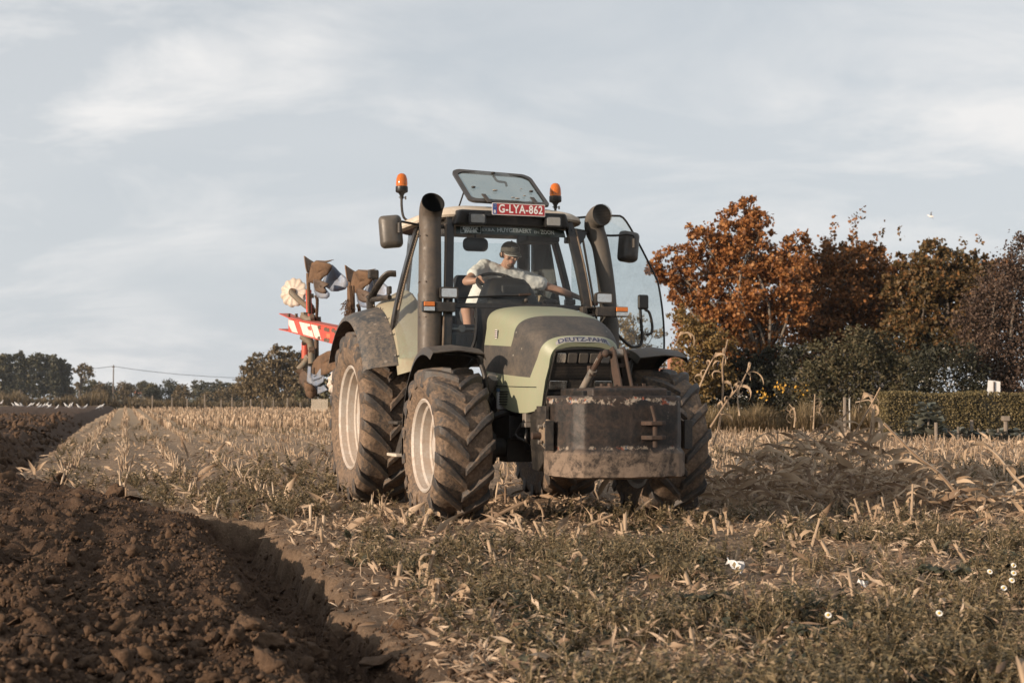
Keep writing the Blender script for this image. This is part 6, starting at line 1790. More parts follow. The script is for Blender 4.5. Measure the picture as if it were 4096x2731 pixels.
# maize stubs in drilled rows
def stub_proto(seed, n=6, h=1.0):
    r = random.Random(seed); lean = Vector((r.uniform(-.25, .25), r.uniform(-.25, .25), 0)); k = r.uniform(.8, 1.2)
    p = [Vector((0, 0, -.1)), Vector(lean) * .35 + Vector((0, 0, h * .35)), Vector(lean) * .38 + Vector((0, 0, h * .39)), Vector(lean) + Vector((0, 0, h))]
    V, F = seg_tube([tuple(x) for x in p], [.070 * k, .068 * k, .080 * k, .071 * k], n)
    m = len(p) * n; V = V.copy()
    V[-n:, 2] += np.array([r.uniform(-.14, .10) for _ in range(n)])          # torn top
    c = V[-n:].mean(0) - np.array((0, 0, .05)); V = np.concatenate([V, c[None]]); F = np.concatenate([F, np.array([(m - n + i, m - n + (i + 1) % n, len(V) - 1) for i in range(n)])])
    return V, F
def stub_rows(y0, y1, umax=.40, keep=.8):
    """row coordinate v = X + .265 Y, plants every 15 cm along it"""
    out = []
    v0, v1 = -.45 * y1 + .265 * y0 - 30, .45 * y1 + .265 * y1
    vs = np.arange(math.floor(v0 / .75) * .75, v1, .75)
    for v in vs:
        Y = np.arange(y0, y1, .15) + rng.uniform(-.05, .05, len(np.arange(y0, y1, .15))); X = v - .265 * Y + rng.normal(0, .035, len(Y))
        k = (np.abs(X) < umax * Y + 1) & (plowed_mask(X, Y) < -.18) & (rng.random(len(X)) < keep * (.55 + .6 * vnoise(X * .8, Y * .8, 91)))
        # crushed flat where the wheels have been, and where the tractor stands
        lx = (X - TR[0]) * .317 - (Y - TR[1]) * .948; ly = (X - TR[0]) * .948 + (Y - TR[1]) * .317
        under = (np.abs(np.abs(ly) - 1.0) < .33) & (lx < 3.3) & (lx > -30)
        k &= ~(under & (rng.random(len(X)) < .93))
        out.append(np.stack([X[k], Y[k]], -1))
    return np.concatenate(out)
pts = stub_rows(3.2, 17.0, .42, .80)
fg = (pts[:, 1] < 12.5); k = rng.random(len(pts)) < np.where(fg, .50, .9); pts = pts[k]
order = np.argsort(pts[:, 1]); pts = pts[order]; n_ind = 110
near_p = pts[:n_ind]; pts = pts[n_ind:]
protos6 = [stub_proto(i) for i in range(8)]
def stub_R(n, t=.28): return rot_z(rng.random(n) * 6.28) @ rot_x(rng.normal(0, t, n))
hgt = rng.uniform(.09, .19, len(pts)); S = np.stack([hgt * 0 + rng.uniform(.12, .19, len(pts)), hgt * 0 + .155, hgt], -1)
tag(scatter('stubble', protos6, place(pts, -.01), stub_R(len(pts)), S, STUBM), 'rows of cut maize stubs around the tractor', 'stubble', kind='stuff')
shared = []
for i, (x, y) in enumerate(near_p):
    if i < 8:
        V, F = stub_proto(100 + i, 8); V = V * np.array((.135, .135, .14)); sh_ = ribbon(200 + i, .10, .016, 6, 1.8, 2.6, .5)
        V, F = merge([(V, F), (sh_[0] + np.array((0, 0, .03)), sh_[1]), (ribbon(300 + i, .09, .014, 5, 1.5, .6, .1)[0] * np.array((-1, -1, 1)) + np.array((0, 0, .02)), ribbon(300 + i, .09, .014, 5, 1.5, .6, .1)[1])])
        o = mesh_np('maize_stub', V, F, STUBM); shared.append(o)
    else:
        o = shared[i % 8].copy(); COL.objects.link(o)
    z = float(height(np.array([x]), np.array([y]))[0]); o.location = (x, y, z - .01); o.rotation_euler = (rnd.gauss(0, .42), rnd.gauss(0, .42), rnd.uniform(0, 6.28)); q = rnd.uniform(.65, 1.25); o.scale = (q, q, q * rnd.uniform(.7, 1.15))
    tag(o, 'short pale maize stub standing in the weedy foreground strip', 'maize stub', 'maize stubs in the foreground weeds')
pts = stub_rows(17.0, 48, .39, .85)
hgt = rng.uniform(.09, .22, len(pts)); S = np.stack([hgt * 0 + .15, hgt * 0 + .15, hgt], -1)
p4 = [stub_proto(i + 50, 4) for i in range(6)]
tag(scatter('middle_stubble', p4, place(pts, -.01), stub_R(len(pts), .34), S, STUBM), 'rows of pale maize stubs beyond the tractor', 'stubble', kind='stuff')
Y = 48 * (165 / 48.) ** rng.random(26000); X = (rng.random(26000) * 2 - 1) * .38 * Y; vrow = np.round((X + .265 * Y) / .75) * .75; X = vrow - .265 * Y + rng.normal(0, .05, len(Y))
k = (plowed_mask(X, Y) < -.3) & ((X < 14) | (Y < 50)); pts = np.stack([X[k], Y[k]], -1)
p3 = []
for i in range(4):
    V = np.array([(-.1, 0, -.1), (.1, 0, -.1), (.05 + .1 * i / 4, 0, 1), (-.05, 0, .9), (0, -.1, -.1), (0, .1, -.1), (.02, .05, 1)]); p3.append((V, np.array([(0, 1, 2), (0, 2, 3), (4, 5, 6)])))
hgt = rng.uniform(.14, .30, len(pts)); S = np.stack([hgt * 0 + .28, hgt * 0 + .28, hgt], -1)
tag(scatter('far_stubble', p3, place(pts, 0), rot_z(rng.normal(0, .8, len(pts))), S, STUBM), 'far stubble stretching to the field edge', 'stubble', kind='stuff')

# ------------------------------------------------------------------ broken maize plants on the right
def zz(px, py):      # big zoom pixel -> display measure
    return 1607.8 + .4141 * px, 918.8 + .4141 * py
DRYLEAF = leaf_mat('dry_maize_leaf', [(.15, (.20, .13, .080)), (.45, (.37, .26, .165)), (.75, (.52, .39, .265)), (.92, (.64, .51, .37))], .3, .6)
def maize(label, pts, Y0, r=.013, leaves=5, seedk=0, Lr=(.3, .6), group=None, Y1=None):
    W = []
    for i, (a, b) in enumerate(pts):
        Yk = Y0 + ((Y1 if Y1 else Y0) - Y0) * i / (len(pts) - 1); W.append(atd(a, b, Yk))
    base = W[0].copy(); root = empty('maize_plant', base); tag(root, label, 'maize plant', group)
    P = smoothpath([w - base for w in W], 5); rs = []
    for i in range(len(P)): rs.append(r * (1.0 - .45 * i / len(P)) * (1.22 if i % 5 == 0 else 1))
    mb = MB(); mb.tube(P, rs, 7); mb.build('stalk', STUBM, root, smooth=True)
    rr = random.Random(seedk + 5)
    for k in range(leaves):
        i = int((.25 + .72 * (k + .5) / leaves) * (len(P) - 1)); L = rr.uniform(*Lr)
        V, F = ribbon(seedk * 31 + k, L, rr.uniform(.030, .055), 8, 1.8, rr.uniform(1.8, 4.2)); a = rr.uniform(0, 6.28); Rz = rot_z(np.array([a]))[0]
        mesh_np('leaf', V @ Rz.T + np.array(P[i]), F, DRYLEAF, parent=root)
    return root
mz = [
 ('upright snapped maize stalk with a frayed white top, tallest above the heap', [(890, 520), (915, 400), (935, 260), (955, 110), (968, 30)], 14.5, .020, 4),
 ('long maize stalk leaning left with drooping curled leaves', [(1560, 680), (1440, 540), (1330, 410), (1190, 300), (1020, 130)], 13.2, .020, 6),
 ('maize stalk leaning in from the picture edge with pale husks', [(1797, 480), (1740, 420), (1650, 310), (1590, 255)], 13.6, .018, 3),
 ('maize stalk with many brown leaves arching up over the heap', [(560, 430), (640, 290), (700, 190), (830, 60)], 15.0, .016, 7),
 ('thin upright maize stem at the left end of the heap', [(410, 560), (425, 330), (432, 170)], 15.0, .010, 4),
 ('bent maize stalk whose tip points at the hedge', [(700, 520), (740, 300), (850, 190), (930, 60), (1000, -70)], 15.5, .013, 3),
]
for i, (lb, pp_, Y0, r_, nl) in enumerate(mz):
    maize(lb, [zz(*p) for p in pp_], Y0, r_, nl, i + 1)
for i, (a, b) in enumerate((((905, 690), (855, 545)), ((962, 690), (925, 555)), ((1036, 690), (1008, 535)), ((825, 640), (765, 520)), ((1110, 690), (1075, 560)), ((1170, 690), (1180, 465)), ((1600, 720), (1585, 620)), ((1045, 740), (1040, 660)), ((755, 770), (752, 665)), ((605, 860), (665, 655)), ((148, 700), (138, 570)), ((118, 690), (112, 600)))):
    a, b = zz(*a), zz(*b); Yb = 3350 * 1.04 / max(40, a[1] - 915); maize(('%s short maize stem from the left at the near side of the heap' % ('fourth', 'fifth', 'sixth', 'third', 'seventh', 'eighth', 'tenth', 'ninth', 'rather tall', 'slanted', 'second', 'leftmost')[i]), [a, ((a[0] + b[0]) / 2, (a[1] + b[1]) / 2), b], Yb, .013, 1, 40 + i, (.12, .3), 'stems at the near side of the heap')
for i, (a, b) in enumerate((((1520, 640), (960, 450)), ((1450, 610), (1200, 530)), ((900, 560), (500, 530)), ((1640, 640), (1280, 520)), ((700, 580), (60, 575)), ((1350, 600), (940, 470)), ((1700, 560), (1420, 500)))):
    a, b = zz(*a), zz(*b); maize(('dry maize stalk lying flat across the heap, %s' % ('rising steeply to the left', 'short one on the right side', 'at the left middle', 'pointing up left at the right end', 'longest and nearest the wheel', 'crossing the middle', 'at the far right end')[i]), [a, ((a[0] + b[0]) / 2, (a[1] + b[1]) / 2 - 2), b], 13.4 + .2 * i, .014, 2, 60 + i, (.2, .45), 'stalks lying across the heap')
# heap of loose leaves
n = 850; u = rng.random(n); bx = 1640 + 680 * u; P = []
for i in range(n):
    Yh = rng.uniform(12.9, 15.6); xw = (bx[i] - 1176) / 3350 * Yh; hh = .55 * math.exp(-((bx[i] - 1900) / 190) ** 2) + .14; P.append((xw, Yh, rng.random() ** 1.4 * hh))
P = np.array(P); P[:, 2] += height(P[:, 0], P[:, 1])
ribs = [ribbon(400 + i, 1, (.14, .10, .07)[i % 3], 7, 2.2, .8) for i in range(9)]
o = scatter('maize_leaf_heap', ribs, P, rot_z(rng.random(n) * 6.28) @ rot_x(rng.normal(0, .5, n)), rng.uniform(.18, .50, n), DRYLEAF)
tag(o, 'heap of brown dried maize leaves right of the tractor', 'maize leaves', kind='stuff')
# plants standing behind the wheel and along the garden edge
def z7(px, py): return (2560 + px * .6632) / 1.7415, (760 + py * .6632) / 1.7415
mz2 = [
 ('tall dry maize plant with a thin tassel behind the front wheel', [(440, 1540), (480, 1400), (500, 1200), (498, 1050), (530, 900)], 21, .016, 6),
 ('dry maize plant leaning right beside the tall one by the wheel', [(425, 1430), (520, 1280), (600, 1180), (655, 1080)], 20.5, .015, 5),
 ('leaning maize plant whose tip nears the wheel fender', [(350, 1210), (400, 1090), (460, 980)], 20, .013, 4),
 ('drooping maize plant nearest the wheel with hanging leaves', [(600, 1360), (590, 1230), (640, 1110), (660, 1040)], 21.5, .012, 4),
 ('maize top showing above the black wheel fender', [(180, 1000), (230, 900), (226, 890)], 20, .010, 3),
 ('lone straw coloured maize plant before the yellow flowers', [(1045, 1440), (1050, 1330), (1055, 1230)], 34, .018, 5),
 ('crumpled maize plant before the dark shrubs', [(930, 1430), (935, 1340), (900, 1290)], 34, .018, 5),
 ('maize plant with arched top left of the hedge', [(1390, 1500), (1400, 1350), (1390, 1270), (1300, 1280)], 24, .016, 4),
]
for i, (lb, pp_, Y0, r_, nl) in enumerate(mz2):
    maize(lb, [z7(*p) for p in pp_], Y0, r_, nl, 80 + i, (.22, .48))
# one long bent stalk lying in front of the wheels, one by the right wheel
def z5(px, py): return (1600 + px * .5527) / 1.7415, (1900 + py * .5527) / 1.7415
for i, (lb, pp_, r_) in enumerate((
  ('broken maize stalk bent over between the front wheels', [(560, 355), (700, 290), (850, 215), (960, 180), (1020, 230), (1040, 300)], .017),
  ('long maize stem lying slanted before the weight block', [(1120, 480), (1320, 380), (1480, 310), (1540, 285)], .014),
  ('thick maize piece leaning on the clods by the right front wheel', [(60, 430), (130, 350), (225, 258)], .020),
  ('frayed maize stalk piece standing in the weeds mid picture', [(1145, 755), (1210, 660), (1275, 575)], .016),
  ('two-node maize stem rising from the weeds', [(1235, 575), (1270, 480), (1300, 385)], .014),
  ('pale maize stump with split top near the furrow', [(190, 830), (205, 700), (250, 545)], .018),
  ('thick short maize stump beside the furrow edge', [(245, 940), (270, 850), (275, 745)], .022),
  ('leaning split maize stump right of the furrow', [(325, 950), (400, 870), (480, 790)], .018))):
    D = [atd(*z5(*p), 10) for p in pp_]; low = z5(*pp_[0]); Yb = 3350 * 1.03 / (low[1] - 915)
    maize(lb, [z5(*p) for p in pp_], Yb, r_, 3, 120 + i, (.10, .22))
# white litter, daisies, a scrap of plastic
DAISY = flat('petal_white', (.78, .78, .76), .7)
DAISYC = flat('daisy_yellow', (.55, .35, .05), .8)
dz = [(1735, 915), (1603, 950), (1735, 958), (1725, 998), (1680, 1040), (1322, 1180), (707, 1190)]
dl = ['upper right daisy of the white cluster', 'left daisy of the white cluster, a little apart', 'second daisy down on the right of the cluster', 'third daisy down in the right cluster', 'lowest daisy of the white cluster', 'single small daisy below and left of the cluster', 'lone daisy low in the weeds below the plastic scrap']
for (px, py), lb in zip(dz, dl):
    a, b = zz(px, py); Yb = 3350 * (1.04 - .17) / (b - 915); c = atd(a, b, Yb); d0 = empty('daisy', (c.x, c.y, c.z - .15)); tag(d0, 'white ' + lb, 'daisy')
    mb = MB(); mb.tube([(0, 0, 0), (.006, 0, .08), (0, 0, .15)], .0018, 4); mb.build('stem', WEED, d0)
    mb = MB()
    for k in range(13):
        t_ = 6.28 * k / 13; ca, sa = math.cos(t_), math.sin(t_); R_ = .0145; f_ = lambda r, w: Vector((ca * r - sa * w, -.012 + sa * r * .5 - .0, .152 + (sa * r + ca * w) * .8))
        mb.add([f_(.004, -.002), f_(.004, .002), f_(R_ * .8, .004), f_(R_, 0), f_(R_ * .8, -.004)], [(0, 1, 2, 3, 4)])
    mb.build('petals', DAISY, d0, fix=False); mb = MB(); mb.ball((0, -.012, .152), .0065, 8, 5); mb.build('eye', DAISYC, d0)
PLW = flat('plastic_white', (.75, .76, .78), .4)
for lb, (px, py), sz in (('torn white plastic scrap lying in the weeds', (190, 925), .055), ('small white shell-like scrap in the lower weeds', (487, 1240), .022), ('white feather on the weeds right of the plastic scrap', (900, 1020), .028)):
    a, b = zz(px, py); Yb = 3350 * (1.04 - .06) / (b - 915); c = atd(a, b, Yb)
    mb = MB(); N = 7; mb.add([Vector(((i / N - .5) * 2 * sz, .3 * sz * math.sin(i * 1.7 + j), (j / 4 - .5) * sz + .4 * sz * math.sin(i * .9 + j * .8) * .6 + sz * .3)) for i in range(N + 1) for j in range(5)], [(i * 5 + j, (i + 1) * 5 + j, (i + 1) * 5 + j + 1, i * 5 + j + 1) for i in range(N) for j in range(4)])
    o = mb.build('plastic_scrap' if 'plastic' in lb else ('feather' if 'feather' in lb else 'shell'), PLW, None, fix=False, smooth=True); o.location = c; o.rotation_euler = (.3, .4, rnd.uniform(-.5, .5)); tag(o, lb, 'litter' if 'feather' not in lb else 'feather')
# large beet-like leaves at the right
for i, ((px, py), sz, lb) in enumerate((((1390, 950), .20, 'big crumpled grey green leaf left of the daisies'), ((1640, 640 + 270), .16, 'broad leaf behind the daisy cluster'), ((60, 1090), .17, 'dark broad leaf at the left of the plastic scrap'), ((650, 1280), .12, 'dark leaf clump low beside the shell'), ((1790, 840), .15, 'large dark leaf at the picture edge'))):
    a, b = zz(px, py); Yb = 3350 * .98 / (b - 915); c = atd(a, b, Yb); root = empty('broadleaf_plant', (c.x, c.y, float(height(np.array([c.x]), np.array([c.y]))[0]))); tag(root, lb, 'plant')
    rr = random.Random(i)
    for k in range(5):
        N = 8; mb = MB(); a0 = rr.uniform(0, 6.28) if k else -1.2; L = sz * rr.uniform(.8, 1.2); el = rr.uniform(.1, .6)
        vs = []
        for u in range(N + 1):
            for w in range(7):
                ww = (w / 6 - .5); uu = u / N; wd = L * .62 * math.sin(PI * min(1, uu * .9 + .08)) ** .6; x = uu * L * math.cos(el); z = uu * L * math.sin(el) * (1.4 - uu) + .018 * math.sin(uu * 9 + w * 2) + abs(ww) * wd * .2
                vs.append(Vector((x * math.cos(a0) - ww * wd * math.sin(a0), x * math.sin(a0) + ww * wd * math.cos(a0), z + .02)))
        mb.add(vs, [(u * 7 + w, (u + 1) * 7 + w, (u + 1) * 7 + w + 1, u * 7 + w + 1) for u in range(N) for w in range(6)])
        mb.build('leaf', DWEED, root, smooth=True, fix=False)
# ------------------------------------------------------------------ trees
BARK = mat('bark', (.075, .060, .048), .9, 0, .3, (.12, .10, .08), 8, .5)
BARKL = mat('bark_light', (.16, .135, .11), .9, 0, .3, (.10, .08, .06), 8, .5)
def lm(name, c0, c1, c2, tr=.3): return leaf_mat(name, [(.12, c0), (.5, c1), (.88, c2)], tr, .6)
OAKM = leaf_mat('oak_orange', [(.10, (.09, .036, .014)), (.35, (.22, .086, .026)), (.62, (.37, .155, .048)), (.90, (.47, .26, .11))], .35, .5)
OAKB = leaf_mat('oak_brown', [(.10, (.055, .034, .015)), (.4, (.16, .078, .028)), (.7, (.27, .115, .038)), (.93, (.40, .17, .055))], .3, .5)
OAKC = leaf_mat('oak_olive', [(.10, (.050, .040, .018)), (.4, (.11, .075, .030)), (.7, (.18, .11, .045)), (.95, (.28, .12, .04))], .3, .5)
YELL = lm('yellowing_leaves', (.10, .065, .022), (.20, .130, .045), (.30, .20, .075))
OLIV = lm('laurel_leaves', (.030, .030, .014), (.065, .058, .028), (.13, .10, .055), .15)
DKGR = lm('dark_evergreen', (.012, .014, .008), (.026, .027, .015), (.050, .045, .026), .1)
PURP = lm('purple_leaves', (.034, .022, .016), (.080, .050, .036), (.14, .092, .062), .2)
HEDG = lm('hedge_leaves', (.070, .058, .024), (.150, .118, .052), (.23, .18, .09), .2)
FARG = lm('far_green', (.050, .050, .026), (.090, .082, .042), (.15, .125, .065), .2)
FARD = lm('far_dark', (.030, .034, .022), (.055, .056, .034), (.095, .085, .050), .15)
FARB = lm('far_brown', (.085, .065, .034), (.150, .110, .058), (.22, .165, .09), .25)
def px_m(Y): return Y / 3350.0
def make_tree(label, base_px, Y, blobs, n, leaf, lsize, m, bark=BARK, r0=.16, group=None, name='tree', clump=26, spread=.26, shell=.5, flat_=.9, cat='tree', limbs=True, seed=0, sprays=0, trunk_top=None, grow=1.12):
    """blobs: crown lobes (x, y, radius) in picture measure at distance Y, given depth of their own"""
    g_ = np.random.default_rng(seed + 1000); rr = random.Random(seed)
    bx = atd(base_px[0], 915, Y); base = Vector((bx.x, Y, 0)); root = empty(name, base); tag(root, label, cat, group)
    C = []; Rb = []
    for b_ in blobs:
        x, y, r = b_[:3]; dy = b_[3] if len(b_) > 3 else g_.normal(0, .45) * r * px_m(Y)
        c = atd(x, y, Y); C.append((c.x - base.x, dy, c.z)); Rb.append(r * px_m(Y) * grow)
    C = np.array(C); Rb = np.array(Rb)
    # trunk and limbs
    mb = MB(); tp = Vector(C.mean(0)); tp.z *= .55 if trunk_top is None else trunk_top
    tp.x *= .5; wob = Vector((rr.uniform(-.1, .1), rr.uniform(-.1, .1), 0)) * tp.z * .3
    mb.tube(smoothpath([Vector((0, 0, -.1)), tp * .5 + wob, tp], 4), [r0 * (1.15 - .5 * i / 8) for i in range(9)], 8)
    if limbs:
        for c, r in zip(C, Rb):
            c = Vector(c); st = tp * rr.uniform(.55, 1.0); mid = st.lerp(c, .5) + Vector((rr.gauss(0, .1), rr.gauss(0, .1), rr.uniform(-.05, .15))) * (c - st).length
            mb.tube(smoothpath([st, mid, c], 4), [r0 * .42 * (1 - .75 * i / 8) for i in range(9)], 5)
            for k in range(5):
                d = Vector((rr.gauss(0, 1), rr.gauss(0, 1), rr.gauss(.2, 1))).normalized() * r * .95; q = mid.lerp(c, rr.uniform(.4, 1)); mb.tube([q, q + d * .5 + Vector((0, 0, .06 * r)), q + d], [r0 * .14, r0 * .09, r0 * .04], 4)
    mb.build('trunk', bark, root, smooth=True, fix=False)
    # leaves in clumps: each lobe holds many small clusters, mostly near its skin
    w = Rb ** 2; nb = np.maximum(1, (n * w / w.sum() / clump)).astype(int); P = []
    for c, r, k in zip(C, Rb, nb):
        d = g_.normal(size=(k, 3)); d /= np.linalg.norm(d, axis=1)[:, None]; rad = r * (shell + (1.08 - shell) * g_.random(k) ** .6); cc = c + d * rad[:, None] * np.array((1, 1, flat_))
        cc = np.repeat(cc, clump, 0); P.append(cc + g_.normal(size=cc.shape) * r * spread * np.array((1, 1, .75)) * np.repeat(g_.uniform(.4, 1.1, k), clump)[:, None] * .62)
    for k in range(sprays):        # upright shoots above the crown
        c, r = C[rr.randrange(len(C))], Rb[rr.randrange(len(Rb))]; L = r * rr.uniform(.25, .7); a = c + np.array((rr.uniform(-.8, .8) * r, rr.uniform(-.3, .3) * r, r * .8)); t_ = g_.random((14, 1)); P.append(a + t_ * np.array((rr.uniform(-.15, .15) * L, 0, L)) + g_.normal(size=(14, 3)) * .05)
    P = np.concatenate(P); P = P[P[:, 2] > .05]
    S = lsize * g_.uniform(.65, 1.3, len(P))
    o = scatter('crown', [leaf], P, rot_rand(len(P), g_), S, m, parent=root); o['kind'] = 'stuff'
    return root
YO = 50.0
make_tree('tall orange leaved oak just right of the tractor, brightest tree', (1800, 985), YO,
  [(1715, 492, 36), (1688, 530, 46), (1745, 530, 44), (1660, 560, 44), (1612, 548, 30), (1590, 535, 20), (1578, 590, 34), (1530, 610, 34), (1500, 608, 20), (1505, 640, 18), (1545, 655, 30), (1640, 620, 56), (1700, 600, 56), (1765, 590, 48), (1815, 570, 36), (1845, 540, 18), (1620, 690, 58), (1690, 690, 64), (1760, 660, 64), (1820, 640, 50), (1600, 740, 44), (1660, 760, 58), (1730, 750, 60), (1790, 730, 58), (1590, 690, 34), (1690, 815, 42), (1750, 810, 44), (1630, 805, 34), (1720, 460, 16), (1740, 850, 34), (1680, 865, 34), (1640, 850, 36), (1570, 640, 30), (1575, 770, 26), (1830, 690, 40)],
  27000, OAK, .135, OAKM, BARKL, .17, clump=34, spread=.27, shell=.30, seed=1)
make_tree('dark brown oak behind and right of the orange oak', (1900, 985), YO + 3,
  [(1880, 600, 46), (1930, 610, 50), (1975, 610, 50), (1870, 660, 56), (1930, 680, 64), (1990, 690, 60), (1850, 730, 56), (1910, 750, 60), (1975, 760, 60), (2030, 720, 46), (2035, 650, 36), (1960, 575, 26), (1985, 585, 30), (1865, 800, 46), (1930, 810, 50)],
  20000, OAK, .135, OAKB, BARK, .17, grow=1.25, clump=34, spread=.27, shell=.35, seed=2, sprays=26)
make_tree('olive and russet oak left of the purple tree', (2120, 985), YO + 1,
  [(2145, 590, 36), (2190, 600, 36), (2130, 640, 50), (2190, 650, 50), (2245, 610, 26), (2275, 602, 16), (2230, 660, 40), (2100, 700, 54), (2165, 720, 60), (2220, 730, 50), (2085, 770, 52), (2150, 790, 50), (2060, 650, 26), (2065, 600, 16), (2085, 650, 30), (2215, 790, 46)],
  20000, OAK, .13, OAKC, BARK, .17, grow=1.25, clump=34, spread=.27, shell=.35, seed=3, sprays=12)
make_tree('purple brown thin leaved tree at the right picture edge', (2310, 985), YO - 4,
  [(2330, 600, 34), (2350, 560, 26), (2295, 650, 44), (2345, 660, 56), (2270, 700, 44), (2320, 740, 60), (2370, 740, 50), (2260, 780, 50), (2310, 830, 56), (2360, 830, 50), (2250, 850, 40), (2300, 880, 44), (2380, 640, 50), (2400, 800, 60), (2230, 740, 34)],
  22000, QUAD, .095, PURP, BARKL, .14, clump=14, spread=.5, shell=.1, seed=4)
make_tree('small yellowing tree under the left side of the orange oak', (1600, 985), YO - 2.5,
  [(1585, 745, 34), (1600, 790, 42), (1640, 780, 40), (1580, 830, 36), (1625, 850, 46), (1560, 720, 20), (1600, 890, 40), (1660, 870, 36), (1575, 880, 26)],
  6500, QUAD, .11, YELL, BARK, .09, clump=22, spread=.34, shell=.3, seed=5)
make_tree('brown tree mass closing the gap behind the two darker oaks', (2040, 985), 57,
  [(1860, 650, 46), (1905, 615, 34), (2030, 650, 48), (2060, 625, 30), (2075, 690, 48), (2250, 655, 42), (2285, 640, 36), (2040, 740, 50), (2260, 720, 50), (1860, 740, 44), (2150, 660, 46), (2240, 800, 50), (2060, 800, 50)],
  14000, OAK, .14, OAKB, BARK, .17, grow=1.2, clump=34, spread=.3, shell=.35, seed=21)
def bush(label, px0, Y, blobs, n, ls, m, leaf=None, seed=0, cat='shrub', name='shrub', **kw):
    return make_tree(label, (px0, 985), Y, blobs, n, leaf or LEAF, ls, m, BARK, kw.pop('r0', .05), name=name, cat=cat, seed=seed, **kw)
bush('large olive leaved laurel bush under the brown oak', 1950, 47, [(1890, 830, 48), (1940, 810, 52), (2000, 820, 52), (2040, 800, 40), (1880, 880, 50), (1940, 880, 56), (2010, 880, 54), (2060, 860, 44), (1900, 930, 46), (1965, 930, 50), (2030, 930, 46), (1985, 790, 30)], 10500, .145, OLIV, seed=6, clump=20, spread=.34)
bush('dark rounded bush dotted with tiny white flowers', 2170, 45, [(2150, 830, 40), (2190, 825, 42), (2140, 880, 48), (2195, 880, 50), (2230, 860, 40), (2160, 930, 40), (2220, 920, 44), (2120, 850, 30)], 5500, .095, DKGR, QUAD, seed=7, clump=20, spread=.36)
bush('dark shrub mass filling the gap left of the cypress', 1730, 49, [(1680, 900, 46), (1730, 880, 50), (1770, 920, 46), (1640, 930, 44), (1700, 945, 44), (1600, 935, 40), (1640, 885, 40), (1760, 860, 40), (1850, 930, 40), (1860, 890, 34), (1700, 840, 40), (1780, 830, 36), (1650, 850, 34), (1840, 830, 34)], 10000, .13, DKGR, QUAD, seed=8, clump=24, spread=.36)
bush('dark shrubs under the olive oak behind the hedge', 2090, 50, [(2080, 860, 44), (2100, 910, 46), (2060, 930, 44), (2110, 830, 34), (2240, 930, 44), (2290, 930, 44), (2340, 930, 44), (2150, 800, 40)], 8000, .14, DKGR, QUAD, seed=9, clump=24, spread=.36)
bush('narrow dark columnar cypress under the oaks', 1815, 48, [(1812, 810, 16), (1812, 835, 20), (1813, 865, 23), (1814, 895, 25), (1815, 925, 26), (1816, 950, 24)], 3800, .085, DKGR, QUAD, seed=10, clump=20, spread=.4, shell=.6, name='cypress', cat='cypress')
bush('brown weedy bank of stems below the shrubs', 1700, 46.5, [(1640, 960, 26), (1690, 965, 24), (1740, 960, 26), (1790, 965, 22), (1840, 960, 24), (1890, 960, 24), (1940, 960, 26), (1990, 960, 26)], 3400, .10, FARB, QUAD, seed=11, clump=16, spread=.5, limbs=False)
bush('hedgerow bush seen left behind the tractor wheel', 745, 130, [(700, 900, 20), (725, 905, 20), (750, 895, 26), (775, 900, 30), (755, 870, 26)], 2200, .30, FARG, QUAD, seed=12)
# tiny white flowers on the dark bush, yellow flowers before the shrubs
BLOS = flat('blossom_cream', (.50, .48, .43), .8)
P = []
for k in range(110):
    a = at(0, 0, 1); x = rnd.gauss(2165, 42); y = rnd.gauss(880, 34); c = atd(x, y, 45 - 1.0 + rnd.uniform(0, .5)); P.append(c[:])
tag(scatter('white_blossom', [QUAD], np.array(P), rot_rand(len(P)), rng.uniform(.04, .06, len(P)), BLOS), 'tiny white blossoms on the dark rounded bush', 'blossoms', kind='stuff')
BLOS = flat('blossom_cream', (.50, .48, .43), .8)
P = []
for k in range(80):
    x = rnd.choice((1745, 1765, 1790, 1800, 1835, 1850)) + rnd.gauss(0, 9); y = 898 + rnd.gauss(0, 9) - (6 if x > 1780 else -6); P.append(atd(x, y, 45 + rnd.uniform(-.4, .4))[:])
YF = flat('flower_yellow', (.50, .27, .03), .7)
tag(scatter('yellow_flowers', [QUAD], np.array(P), rot_rand(len(P)), rng.uniform(.06, .11, len(P)), YF), 'orange yellow flowers before the dark shrubs', 'flowers', kind='stuff')
# birch far behind the open door
make_tree('weeping birch seen through the open tractor door', (1450, 930), 95, [(1430, 735, 26), (1455, 750, 30), (1420, 780, 34), (1460, 800, 40), (1500, 770, 22), (1410, 830, 36), (1460, 860, 44), (1500, 840, 30), (1515, 870, 30), (1550, 880, 26), (1395, 880, 34)], 5200, QUAD, .19, YELL, BARKL, .2, seed=13, clump=18, spread=.36)

# clipped hedge with leafy surface
Yh = 38.5; x0 = (2035 - 1176) / 3350 * Yh; x1 = x0 + 10
hed = empty('hedge', (x0, Yh, 0)); tag(hed, 'long clipped brown green hedge at the right edge', 'hedge')
mb = MB(); mb.box(.10, 10, .12, .9, 0, 1.12); mb.build('hedge_core', flat('hedge_core_dark', (.02, .018, .01), .9), hed)
n = 26000; P = np.stack([rng.uniform(0, 10, n), rng.uniform(-.02, .16, n), rng.uniform(0, 1.2, n)], -1)
top = rng.random(n) < .22; P[top, 1] = rng.uniform(0, 1, top.sum()); P[top, 2] = rng.uniform(1.08, 1.22, top.sum())
lft = rng.random(n) < .07; P[lft, 0] = rng.uniform(-.03, .15, lft.sum()); P[lft, 1] = rng.uniform(0, 1, lft.sum())
P[:, 2] += .03 * np.sin(P[:, 0] * 3.1) * (P[:, 2] > .9); P[:, 1] += .05 * np.sin(P[:, 0] * 4.3 + P[:, 2] * 3)
o = scatter('foliage', [QUAD], P, rot_rand(n), rng.uniform(.035, .07, n), HEDG, parent=hed); o['kind'] = 'stuff'
